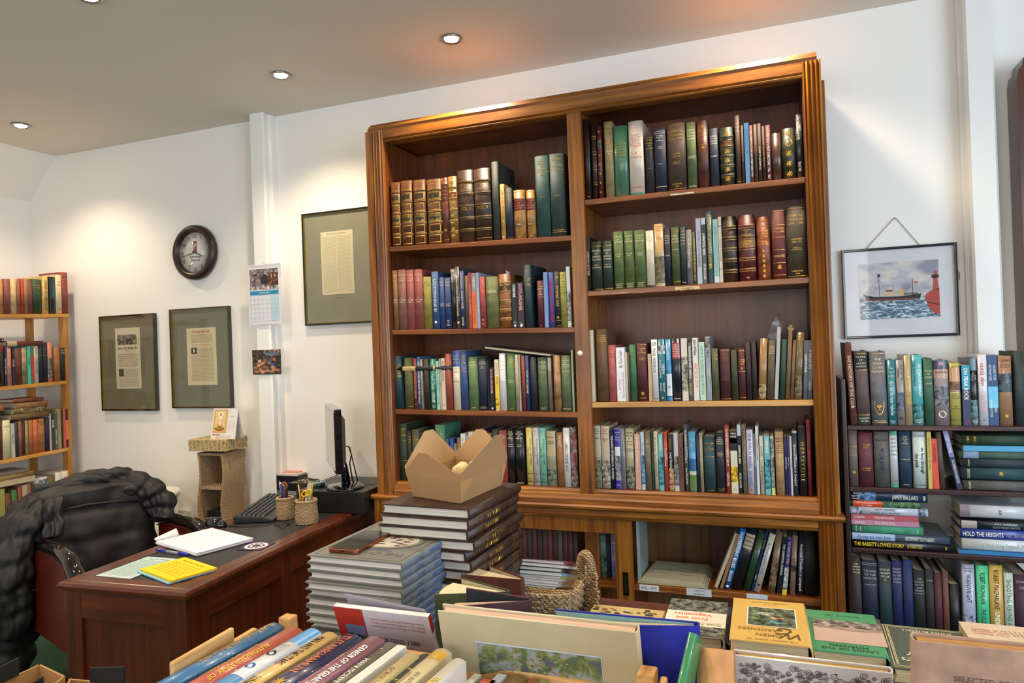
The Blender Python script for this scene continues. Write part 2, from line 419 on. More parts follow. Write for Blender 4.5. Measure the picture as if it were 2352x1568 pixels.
PAL = [('black', '17151a'), ('charcoal', '34343a'), ('dark brown', '33221a'), ('brown', '6a4528'), ('reddish brown', '6e3020'), ('tan', 'b08850'), ('ochre', 'a07020'), ('golden', 'c09a30'),
       ('maroon', '4a1420'), ('dark red', '701c1c'), ('red', 'b02a22'), ('salmon', 'a85048'), ('pink', 'd08088'), ('orange', 'e06a20'), ('orange brown', 'b8662a'), ('rust', '8c4028'), ('yellow', 'e0c040'),
       ('cream', 'e0d0a8'), ('white', 'e4e2de'), ('pale grey', 'b4b4b4'), ('grey', '7c7a76'), ('beige', 'b8a888'), ('navy', '161e3c'), ('blue', '28509a'), ('slate blue', '44587a'), ('light blue', '6a94c8'), ('sky blue', '3a9ad8'),
       ('dark teal', '173a48'), ('teal', '1a7c7c'), ('aqua', '70c0c0'), ('mint green', 'a0dcc0'), ('dark green', '1c3424'), ('green', '3a7048'), ('olive', '5c6028'), ('olive yellow', '8a8420'), ('sage green', '5e7a5c'), ('bright green', '28d080'), ('lavender', 'b0b0dc'), ('purple', '40308c'), ('plum', '4a2440'), ('grey green', '48584c'), ('khaki', '8c7c50')]
def cname(h):
    c = [int(h[i:i+2], 16) for i in (0, 2, 4)]; best = None
    for n, p in PAL:
        q = [int(p[i:i+2], 16) for i in (0, 2, 4)]; dd = sum((a-b)**2*k for a, b, k in zip(c, q, (1, 1.2, 1)))
        if best is None or dd < best[0]: best = (dd, n)
    return best[1]
SN = {'C': 'cloth hardback', 'J': 'jacketed hardback', 'L': 'leather hardback', 'P': 'paperback'}
CN = dict(g='gold', w='white', k='black', r='red', b='blue', y='yellow', o='orange', n='navy', t='teal', c='cream', G='green', d='grey', m='maroon', s='silver', p='pink', u='purple', e='brown', a='aqua', S='blue')
ORD = 'first second third fourth fifth sixth seventh eighth ninth tenth eleventh twelfth thirteenth fourteenth fifteenth sixteenth seventeenth eighteenth nineteenth twentieth twenty-first twenty-second twenty-third twenty-fourth twenty-fifth twenty-sixth'.split()
def feature(deco):
    items = [q.strip() for q in deco.split(';')]
    if any(q.startswith('F ') for q in items): return 'with gilt panels'
    if any(q.startswith('B ') for q in items): return 'with raised bands'
    if any(q.startswith('p ') for q in items): return 'with pictured spine'
    m = re.search(r'[hv][Biu]* [\d.]+ [\d.]+ (\w)\b', deco)
    if m: return 'with %s lettering' % CN.get(m.group(1), 'dark')
    return 'with plain spine'
def lab(sty, col, deco, i, n, where, desc=None):
    d = desc or '%s %s %s' % (cname(col), SN[sty], feature(deco))
    o = ORD[i]+' from left' if i <= n/2 else ORD[n-1-i]+' from right'
    if i == 0: o = 'leftmost'
    if i == n-1: o = 'rightmost'
    return '%s, %s %s' % (d, o, where)
def row(where, group, plane, z, base, ents, depth=.155, ref=None, gain=1.0, up=0.0, maxback=None, zfix=None):
    """books standing in a row. z=(x0,y0,scale) of the measured crop, base = two points of the board they stand on"""
    ax, pv = plane; zx, zy, zs = z
    P = lambda x, y, v=pv: on(ax, zx+x/zs, zy+y/zs, v)
    A, B = P(*base[0]), P(*base[1]); u = 0 if ax == 1 else 1
    def ground(t): return A.z+(B.z-A.z)*(t-A[u])/(B[u]-A[u]) if zfix is None else zfix

    n = len(ents); prev = None
    for i, e in enumerate(ents):
        xl, xr, yt, sty, col, deco = e[:6]; op = e[6] if len(e) > 6 else {}
        by = base[0][1]+(base[1][1]-base[0][1])*(xl-base[0][0])/(base[1][0]-base[0][0])
        yr = ref if ref is not None else by
        a = P(xl, yr); c = P(xr, yr+(0 if ref is not None else (base[1][1]-base[0][1])*(xr-xl)/(base[1][0]-base[0][0])))
        t0, t1 = a[u], c[u]
        gap = .0006
        if prev is not None and t0 < prev+gap and 'tl' not in op: t0 = prev+gap
        w = t1-t0-gap
        if w < .004: w = .004
        prev = t0+w
        g = max(ground(t0), ground(t1))+.0006
        tm = (t0+t1)/2
        # height from the pixel row of the top
        xm = (xl+xr)/2-.038*(yr-yt)
        if 'tl' in op: xm = op['tl']+(xr-xl)/2
        T = P(xm, yt); h = T.z-g
        lean = 0
        if 'tl' in op:
            q = P(op['tl'], yt); lean = math.atan2(q[u]-t0, q.z-g); h = h/math.cos(lean)
        h = max(h, .06)
        d = op.get('d', depth+random.uniform(-.012, .012)+(.02 if h > .24 else 0))
        if maxback: d = min(d, maxback)
        off = op.get('b', random.uniform(0, .006))
        rz = 0 if ax == 1 else PI/2
        R = Euler((0, 0, rz)).to_matrix().to_4x4() @ Matrix.Rotation(lean, 4, 'Y')
        org = Vector((t0+w/2, pv+off, g)) if ax == 1 else Vector((pv-off, t0+w/2, g))
        if lean:
            piv = w/2 if lean > 0 else -w/2
            # pivot on the corner that touches the board
            cor = (R @ Vector((piv, 0, 0)).to_4d()).to_3d()
            base_pt = Vector((t0+w/2+piv, pv+off, g)) if ax == 1 else Vector((pv-off, t0+w/2+piv, g))
            org = base_pt-cor
        M = Matrix.Translation(org) @ R
        book(w, h, d, sty, col, deco, mat=M, label=lab(sty, col, deco, i, n, where, op.get('desc')), group=group, gain=gain, pages=op.get('pg', 'cfc0a0'))
    return ground
def flat(where, group, plane, z, ents, gain=1.0, depth=.15, slope=None):
    """books lying flat, spine towards the front. ents: xl,xr,ytop,ybot (measured at the left end), style..."""
    ax, pv = plane; zx, zy, zs = z
    P = lambda x, y: on(ax, zx+x/zs, zy+y/zs, pv)
    u = 0 if ax == 1 else 1; zrun = op_z = None
    for e in ents:
        xl, xr, yt, yb, sty, col, deco, label = e[:8]; op = e[8] if len(e) > 8 else {}
        a = P(xl, yb); t = P(xl, yt); b2 = P(xr, yb+(xr-xl)*op.get('s', 0)); length = b2[u]-a[u]; w = t.z-a.z
        g = op.get('z', a.z)
        if 'stack' in group:
            if zrun is not None: g = max(g, zrun)
            zrun = g+w+.0002
        tilt = op.get('tilt', 0)
        d = op.get('d', depth)
        rz = (0 if ax == 1 else PI/2)+op.get('rz', 0)
        R = Euler((0, 0, rz)).to_matrix().to_4x4() @ Matrix.Rotation(tilt, 4, 'Y') @ Matrix.Rotation(-PI/2, 4, 'Y')
        off = op.get('b', 0)
        org = Vector((b2.x, pv+off, g+w/2)) if ax == 1 else Vector((pv-off, b2.y, g+w/2))
        if tilt: org.z = g+w/2-length*math.sin(tilt)
        book(w-.0006, length, d, sty, col, deco, mat=Matrix.Translation(org) @ R, label=label, group=group, gain=gain, pages=op.get('pg', 'cfc0a0'))

# ================================================================ room
def wallbox(name, a, b, m):
    s = MB(); s.box(a, b, 0); return struct(s.build(name, None, [m]))
wallbox('floor', (-4.45, -6.6, -.1), (3.3, .1, 0), CARPET)
wallbox('ceiling', (-4.45, -6.6, CEIL), (3.3, .1, CEIL+.1), CEILM)
wallbox('wall_back', (-4.45, 0, 0), (3.3, .12, CEIL), WALLM)
wallbox('wall_left', (-4.45, -6.6, 0), (-4.32, 0, 2.465), WALLM)
s = MB(); s.poly([(-4.32, -6.6, 2.465), (-4.32, 0, 2.465), (-4.08, 0, CEIL), (-4.08, -6.6, CEIL)], 0)
s.poly([(-4.45, -6.6, 2.465), (-4.45, -6.6, CEIL), (-4.45, 0, CEIL), (-4.45, 0, 2.465)], 0)
struct(s.build('wall_left_slope', None, [WALLM]))
s = MB()   # the wall on the right with its shop window opening
for a, b in (((3.2, -6.6, 0), (3.3, 0, .5)), ((3.2, -6.6, 2.45), (3.3, 0, CEIL)), ((3.2, -2.2, .5), (3.3, 0, 2.45)), ((3.2, -6.6, .5), (3.3, -5.0, 2.45))): s.box(a, b, 0)
struct(s.build('wall_right', None, [WALLM]))
s = MB()
for y in (-5.0, -3.6, -2.26): s.box((3.2, y, .5), (3.28, y+.06, 2.45), 0)
for z in (.5, 2.39): s.box((3.2, -5, z), (3.28, -2.2, z+.06), 0)
struct(s.build('window_1', None, [GLOSSW]))
# boxed pipe casing on the back wall
def casing(pts, name, m, z0=0, z1=CEIL):
    s = MB(); s.loft([[(x, y, z0) for x, y in pts], [(x, y, z1) for x, y in pts]], 0, smooth=False); return struct(s.build(name, None, [m]))
xa = onY(574, 300, -.09).x; xb = onY(603, 280, -.09).x; xc = onY(628, 270, -.01).x
casing([(xa, -.001), (xa, -.09), (xb-.006, -.09), (xb+.004, -.086), (xc-.012, -.045), (xc, -.035), (xc, -.001)], 'trim_1', GLOSSW)
# panelled post right of the bookcase
q0 = onY(2207, 300, -.03).x; q1 = onY(2222, 300, -.08).x; q2 = onY(2290, 300, -.08).x
casing([(q0, -.001), (q0, -.022), (q0+.012, -.03), (q1-.004, -.03), (q1-.004, -.001)], 'trim_2', GLOSSW)
casing([(q1, -.001), (q1, -.075), (q1+.008, -.085), (q2-.008, -.085), (q2, -.075), (q2, -.001)], 'trim_3', GLOSSW)
s = MB(); s.box((-4.32, -.018, 0), (-1.75, 0, .12), 0); struct(s.build('baseboard_back', None, [GLOSSW]))

# ---------------------------------------------------------------- recessed ceiling lamps
LPOS = [(-2.042, -.45), (-1.193, -.46), (-3.68, -.487), (-2.163, -1.293), (-.03, -.425), (-3.6, -1.6), (-.95, -1.6), (.75, -1.5), (-2.2, -2.6), (-.3, -2.9)]
LPW = [34, 38, 28, 34, 34, 26, 34, 24, 34, 30]
LWHERE = ['above the pipe casing', 'above the left bay of the bookcase', 'in the far left corner', 'nearest the top left of the view', 'above the right end of the bookcase', '', '', '', '', '']
for i, (x, y) in enumerate(LPOS):
    L = bpy.data.lights.new('lamp_beam', 'SPOT'); L.energy = LPW[i]; L.spot_size = math.radians(128); L.spot_blend = .75; L.shadow_soft_size = .035
    L.color = (1.0, .79, .54) if x < -1.6 else (1.0, .82, .60)
    o = bpy.data.objects.new('lamp_beam', L); COL.objects.link(o); o.location = (x, y, CEIL-.03)
    if i > 4: continue
    t = thing('ceiling_spotlight', 'small lit recessed ceiling spotlight with metal ring '+LWHERE[i], 'ceiling light', (x, y, CEIL), group='recessed ceiling spotlights')
    r = MB(); r.lathe([(.030, -.0005), (.045, -.0005), (.046, -.006), (.040, -.009), (.031, -.004)], I['metal'], lin('b0aca4'), 28); r.build('trim_ring', t)
    r = MB(); r.lathe([(.0005, -.001), (.029, -.001), (.027, -.008), (.015, -.013), (.0005, -.015)], 0, (1, 1, 1), 20); r.build('bulb', t, [LAMPE])

# ================================================================ oak bookcase
BC = thing('bookcase', 'large golden oak bookcase with two open bays and fluted pilasters', 'bookcase', (-.75, -.18, 0))
BC.location = (0, 0, 0)
def part(name, m, boxes, parent=None, bev=.003):
    s = MB()
    for a, b in boxes: s.box(a, b, 0)
    o = s.build(name, parent or BC, [m])
    if bev: bevel(o, bev)
    return o
YF, XL, XR = -.36, -1.674, .171
part('back_panel', OAKIN, [((XL+.02, -.03, .05), (XR-.02, -.012, 2.40))], bev=0)
for sx, (x0, x1) in (('l', (XL, -1.645)), ('r', (XR-.029, XR))):
    part('side_panel', OAKZ, [((x0, YF+.03, .80), (x1, -.012, 2.43))])
for x0, x1 in ((-1.6, -1.583), (.108, .122)):     # inner lining the shelves rest in
    part('inner_panel', OAKIN, [((x0, YF+.02, .85), (x1, -.03, 2.38))], bev=0)
def pilaster(x0, x1, z0, z1, yf, inner):
    # front board with flutes next to the opening, a plain band outside
    s = MB(); w = x1-x0; sg = 1 if inner == 'R' else -1
    xin, xout = (x1, x0) if inner == 'R' else (x0, x1)
    prof = [(xout, yf+.06), (xout, yf)]; fl = .052; x = xin-sg*fl
    prof.append((x-sg*.002, yf)); n = 3; step = (fl-.008)/n
    for k in range(n):
        a = x+sg*k*step
        prof += [(a+sg*.0015, yf+.005), (a+sg*.004, yf+.001), (a+sg*step*.5, yf-.004), (a+sg*(step-.004), yf+.001)]
    prof += [(xin-sg*.007, yf+.006), (xin-sg*.004, yf), (xin, yf+.004), (xin, yf+.06)]
    if inner == 'L': prof = prof[::-1]
    s.loft([[(a, b, z0) for a, b in prof], [(a, b, z1) for a, b in prof]], 0, smooth=False)
    return s.build('fluted_pilaster', BC, [OAKZ])
pilaster(XL, -1.588, .815, 2.425, YF, 'R'); pilaster(.111, XR, .815, 2.425, YF, 'L')
part('side_strip', OAKZ, [((XR, YF+.03, .815), (XR+.012, YF+.075, 2.36))]); part('side_strip', OAKZ, [((XL-.012, YF+.03, .815), (XL, YF+.075, 2.36))])
part('center_divider', OAKZ, [((-.755, YF+.008, .87), (-.697, -.03, 2.39))])
# top rail and stepped cornice
def ledge(name, prof, x0, x1, m=OAKX):
    s = MB(); s.loft([[(x0, y, z) for y, z in prof], [(x1, y, z) for y, z in prof]], 0, smooth=False); return s.build(name, BC, [m])
ledge('top_rail', [(-.30, 2.372), (YF+.008, 2.372), (YF+.004, 2.378), (YF+.01, 2.384), (YF+.003, 2.389), (YF+.003, 2.425), (-.30, 2.425)], -1.588, .111)
ledge('cornice', [(-.012, 2.4255), (YF+.004, 2.4255), (YF+.0, 2.436), (YF+.008, 2.438), (YF+.012, 2.449), (YF+.022, 2.451), (YF+.026, 2.461), (-.012, 2.461)], XL+.012, XR-.012)
# bottom board and stepped moulding down to the ledge
ledge('bottom_board', [(-.03, .862), (YF+.012, .862), (YF+.012, .878), (YF+.018, .8865), (-.03, .8865)], -1.6, .12, OAKX)
ledge('base_moulding', [(-.3, .833), (YF-.006, .833), (YF-.006, .850), (YF-.002, .856), (YF+.004, .858), (YF+.006, .868), (YF+.014, .872), (YF+.014, .861), (-.3, .861)], -1.588, .111)
ledge('base_ledge', [(-.012, .812), (YF-.016, .812), (YF-.024, .817), (YF-.026, .826), (YF-.02, .832), (-.012, .832)], XL-.022, XR+.022)
# lower cupboard
pilaster(XL-.012, -1.60, .1, .811, YF-.012, 'R'); pilaster(.107, XR+.014, .1, .811, YF-.012, 'L')
for x0, x1 in ((XL-.012, -1.648), (XR-.015, XR+.014)): part('lower_side_panel', OAKZ, [((x0, YF+.05, 0), (x1, -.012, .811))])
ledge('lower_rail', [(-.3, .775), (YF-.004, .775), (YF-.008, .781), (YF-.004, .786), (YF-.014, .79), (YF-.014, .811), (-.3, .811)], -1.60, .107)
part('plinth', OAKX, [((XL-.02, YF-.02, 0), (XR+.022, -.012, .1))])
part('lower_divider', OAKZ, [((-.755, YF+.05, .1), (-.697, -.03, .78))])
# shelves (the left ones sag towards the divider)
def shelf(x0, x1, z0, z1, th, m, yf=YF+.018, name='shelf'):
    s = MB(); z0 -= .0008; z1 -= .0008
    P = [(x0, yf, z0-th), (x1, yf, z1-th), (x1, -.03, z1-th), (x0, -.03, z0-th), (x0, yf, z0), (x1, yf, z1), (x1, -.03, z1), (x0, -.03, z0)]
    s.v += P
    for q in ((0, 3, 2, 1), (4, 5, 6, 7), (0, 1, 5, 4), (1, 2, 6, 5), (2, 3, 7, 6), (3, 0, 4, 7)): s.face(q, 0, (1, 1, 1))
    o = s.build(name, BC, [m]); bevel(o, .002); return o
SH = {}
for k, (z0, z1) in dict(L1=(1.9155, 1.893), L2=(1.551, 1.528), L3=(1.203, 1.190)).items(): SH[k] = shelf(-1.583, -.755, z0, z1, .021, SHELFW)
for k, (z0, z1, m) in dict(R1=(2.028, 2.024, SHELFW), R2=(1.668, 1.669, SHELFW), R3=(1.229, 1.235, SHELFL)).items(): SH[k] = shelf(-.697, .108, z0, z1, .021, m)
zc = onY(1160+1440/3.0154, 1170+545/3.0154, -.31).z
shelf(-.697, .13, zc, zc, .026, SHELFW, YF+.03, 'cupboard_shelf')
zg2 = onY(1180+1560/6.535, 1180+1010/6.535, -.29).z
shelf(-1.64, -.756, zg2, zg2, .022, SHELFW, -.31, 'cupboard_shelf'); shelf(-.697, -.62, zg2, zg2, .022, SHELFW, -.31, 'cupboard_shelf')
for x0, x1 in ((-1.64, -.756), (-.697, .13)): part('cupboard_floor', SHELFW, [((x0, YF+.03, .1), (x1, -.03, .12))])
# sliding glazed door, open towards the left
dx0, dx1 = -1.598, onY(1454, 1290, -.35).x; sx0 = onY(1419, 1290, -.35).x
D = MB()
for a, b in (((dx0, -.356, .13), (dx0+.06, -.335, .774)), ((sx0, -.356, .13), (dx1, -.335, .774)), ((dx0+.06, -.356, .725), (sx0, -.335, .774)), ((dx0+.06, -.356, .13), (sx0, -.335, .2))): D.box(a, b, 0)
for a, b in (((dx0+.06, -.359, .72), (sx0, -.353, .726)), ((sx0-.006, -.359, .2), (sx0, -.353, .72))): D.box(a, b, 0)
door = D.build('sliding_door', BC, [OAKZ]); bevel(door, .0015)
g = MB(); g.box((dx0+.055, -.348, .195), (sx0+.004, -.345, .73), 0); g.build('glass_pane', door, [PANE])
hx = (sx0+dx1)/2; hz = onY(1432, 1340, -.357).z
g = MB(); g.box((hx-.011, -.3585, hz-.045), (hx+.011, -.356, hz+.045), I['metal'], lin('4a3c28')); g.box((hx-.006, -.3590, hz-.034), (hx+.006, -.3585, hz+.034), I['plastic'], lin('0c0a08')); g.build('recessed_handle', door)
# paper labels and a sticker
def paper_tag(px0, px1, py0, py1, col, lines, y, name='shelf_label', torn=False):
    a = onY(px0, py1, y); b = onY(px1, py0, y); s = MB()
    if torn:
        n = 12; rr = random.Random(5); top = [(b.x-(b.x-a.x)*i/n, y, b.z-rr.random()*.002) for i in range(n+1)]; bot = [(a.x+(b.x-a.x)*i/n, y, a.z+rr.random()*.006) for i in range(n+1)]
        s.poly(bot+top, 6, lin(col)); s.poly([(p[0], y+.0004, p[2]) for p in reversed(bot+top)], 6, lin(col))
    else: s.box((a.x, y, a.z), (b.x, y+.0005, b.z), 6, lin(col))
    for i, l in enumerate(lines): s.text(l, (a.x+b.x)/2, b.z-(b.z-a.z)*(i+.6)/(len(lines)+.2), (b.z-a.z)/(len(lines)+.3)*.8, lambda x, z: (x, y-.0003, z), lin('222222'), 6, (b.x-a.x)*.8)
    return s.build(name, BC)
paper_tag(1540, 1594, 440, 449, 'd8ccb0', ['MARITIME - TRADE'], -.3427); paper_tag(1551, 1607, 655, 668, 'd8b888', ['LIVERPOOL'], -.3427, torn=True)
paper_tag(1469, 1513, 1345, 1355, 'd0d4dc', ['SMALL ITEMS'], -.3307); paper_tag(1577, 1634, 1354, 1366, 'c0c4cc', ['Liverpool', 'Companies'], -.3307); paper_tag(1715, 1763, 1366, 1373, 'c0c4cc', [''], -.3307)
c0 = onY(1332, 811, -.3525); s = MB(); s.lathe([(.0002, 0), (.0105, 0), (.0105, .0006), (.0002, .0006)], 6, lin('e8e0d4'), 24, T=lambda p: Vector((c0.x+p.x, -.3522-p.z, c0.z+p.y))); s.build('round_sticker', BC)

# ================================================================ dark open bookcase on the right
DB = thing('open_bookcase', 'dark stained worn wooden open bookcase right of the oak bookcase', 'bookcase')
def dpart(name, m, a, b): s = MB(); s.box(a, b, 0); o = s.build(name, DB, [m]); bevel(o, .003); return o
dpart('side_panel', DARKZ, (.197, -.335, 0), (.2125, -.10, 1.306)); dpart('side_panel', DARKZ, (1.15, -.335, 0), (1.166, -.10, 1.306))
for zt in (1.1435, .9292, .7165, .395, .12):
    o = dpart('shelf', DARKX, (.2128, -.336, zt-.017), (1.1497, -.10, zt))
    if zt in (.9292, .7165):
        s = MB()
        for k in range(6): s.lathe([(.0002, 0), (.0022, 0), (.0015, .0012), (.0002, .0015)], I['metal'], lin('28221e'), 8, T=lambda p, k=k: Vector((.25+k*.105+p.x, -.3362-p.z, zt-.008+p.y)))
        s.build('nail_heads', o)
# brown cabinet edge at the far right
RC = thing('side_cabinet', 'reddish brown cabinet edge on the far right wall', 'cabinet')
s = MB(); xq = onY(2341, 300, -.12).x
prof = [(xq, 1.32), (xq, 2.33), (xq+.004, 2.36), (xq+.016, 2.375), (xq+.02, 2.40), (1.3, 2.40), (1.3, 1.32)]
s.loft([[(x, -.12, z) for x, z in prof], [(x, -.002, z) for x, z in prof]], 0, smooth=False); s.build('carcass', RC, [MAHZ])
s = MB(); s.box((xq+.03, -.126, 1.36), (1.27, -.1205, 2.33), 0); s.build('door', RC, [MAHZ])

# ================================================================ pine shelves on the left wall
PB = thing('pine_shelving', 'open pine shelving unit on the left wall full of old books', 'shelves')
ya = onX(163, 1000, -3.93).y
def ppart(name, m, a, b): s = MB(); s.box(a, b, 0); o = s.build(name, PB, [m]); bevel(o, .002); return o
for yy in (ya-.03, ya-.96):
    ppart('post', PINEZ, (-3.965, yy, 0), (-3.92, yy+.028, onX(157, 722, -3.93).z-.001)); ppart('post', PINEZ, (-4.25, yy, 0), (-4.21, yy+.028, onX(157, 722, -3.93).z-.001))
def pboard(z0, zx, A, B, first):
    zz = lambda p: on(0, zx[0]+p[0]/zx[2], zx[1]+p[1]/zx[2], -3.915)
    a, b = zz(A), zz(B); sl = (b.z-a.z)/(b.y-a.y); y0, y1 = ya-.93, ya-.032; y1 = ya if first else y1
    f = lambda y: a.z+(y-a.y)*sl-.0008
    s = MB(); x0, x1 = -4.25, -3.912; t = .020
    s.v += [(x0, y0, f(y0)-t), (x1, y0, f(y0)-t), (x1, y1, f(y1)-t), (x0, y1, f(y1)-t), (x0, y0, f(y0)), (x1, y0, f(y0)), (x1, y1, f(y1)), (x0, y1, f(y1))]
    for q in ((0, 3, 2, 1), (4, 5, 6, 7), (0, 1, 5, 4), (1, 2, 6, 5), (2, 3, 7, 6), (3, 0, 4, 7)): s.face(q, 0, (1, 1, 1))
    o = s.build('board', PB, [PINEY]); bevel(o, .002)
pboard(0, (0, 600, 5.229), (0, 634), (800, 628), True); pboard(0, (0, 600, 5.229), (80, 1497), (810, 1428), False)
pboard(0, (0, 880, 4.9), (45, 858), (785, 718), False); pboard(0, (0, 880, 4.9), (0, 1690), (790, 1490), False)
part('top_panel', OAKIN, [((-1.645, YF+.02, 2.385), (.142, -.012, 2.40))], bev=0)

FIG = wood_mat('figured_oak_panel', lin('3c2610'), lin('6a4820'), lin('86602e'), 'Z', rough=.5, scale=.45, coat=0)
part('figured_panel', FIG, [((-.56, -.034, .12), (-.30, -.0302, .77))], bev=0)

# ================================================================ bookcase books
ZL1 = (880, 340, 5.113); ZL2 = (880, 580, 5.113); ZL3 = (880, 770, 5.113); ZL4 = (880, 940, 4.9)
ZR1 = (1320, 240, 4.2); ZR2 = (1330, 460, 4.2); ZR3 = (1330, 710, 4.2); ZR4 = (1340, 930, 4.2)
SPY = -.335
HL = 'h .62 .80 g HISTORY|OF|LANCASTER;h .34 .46 g BAINES|VOL.'
row("on left bay's top shelf", "books on the left bay's top shelf", (1, SPY), ZL1, ((90, 1160), (2175, 1030)), [
 (100, 210, 400, 'L', '6a3a18', 'F 5;B 5;R .67 .82 2a2418;R .34 .48 1c2c1c;h .68 .81 g HISTORY|OF|LANCASTER;h .35 .47 g BAINES|VOL. I'),
 (215, 348, 380, 'L', '6a3a18', 'F 5;B 5;R .67 .82 2a2418;R .34 .48 1c2c1c;h .68 .81 g HISTORY|OF|LANCASTER;h .35 .47 g BAINES|VOL. II'),
 (360, 503, 370, 'L', '6a3a18', 'F 5;B 5;R .67 .82 2a2418;R .34 .48 1c2c1c;h .68 .81 g HISTORY|OF|LANCASTER;h .35 .47 g BAINES|VOL. III'),
 (520, 692, 362, 'L', '6a3a18', 'F 5;B 5;R .67 .82 2a2418;R .34 .48 1c2c1c;h .68 .81 g HISTORY|OF|LANCASTER;h .35 .47 g BAINES|VOL. IV'),
 (697, 775, 345, 'L', '6e2e16', 'r .62 .9 5e1a12;l .95 g;l .62 g;l .05 g;h .66 .88 g LANCASHIRE|IN THE|OLDEN|TIME;O .1 .3 1'),
 (780, 880, 330, 'L', '8a6018', 'O .06 .96 9;R .68 .76 7a1a18;B 5;h .69 .75 g LANCASHIRE'),
 (885, 1070, 255, 'L', '3c2418', 'B 5;h .70 .82 g LANCASHIRE|&|CHESHIRE;h .43 .5 g VOL. I'),
 (1080, 1275, 235, 'L', '3c2418', 'B 5;h .70 .82 g LANCASHIRE|&|CHESHIRE;h .43 .5 g VOL. II;l .04 g'),
 (1290, 1370, 155, 'C', '30342e', '', dict(d=.20, desc='tall charcoal cloth folio with worn head')),
 (1388, 1440, 420, 'C', 'c0902a', 'v .3 .9 g THE STORY OF LANCASHIRE;o .05 s'),
 (1447, 1530, 470, 'C', '1a2038', 'h .72 .95 g HISTORICAL|RECORDS|OF THE|1ST ROYAL|LANCASHIRE|MILITIA;l .02 g'),
 (1535, 1675, 490, 'L', 'b8802c', 'r .58 .82 6a1428;l .57 g;l .83 g;l .96 g;h .60 .81 g HISTORY|OF|LANCASHIRE|BAINES;h .27 .32 w VOL. I;h .03 .06 w 1868'),
 (1695, 1790, 490, 'L', 'b8802c', 'r .58 .82 6a1428;l .57 g;l .83 g;l .96 g;h .60 .81 g HISTORY|OF|LANCASHIRE|BAINES;h .27 .32 w VOL. II;h .03 .06 w 1868'),
 (1800, 1965, 85, 'C', '1c4640', 'h .82 .96 g BAINES|HISTORY|OF|LANCASHIRE;l .8 g;O .75 .79 1;h .48 .51 g VOL. I.'),
 (1975, 2150, 60, 'C', '1c3a38', 'h .84 .95 g HISTORY|OF|LANCASHIRE;l .8 g;l .98 g;l .05 g;h .48 .51 g VOL. II;h .06 .09 g JOHN HAYWARD'),
], depth=.19)
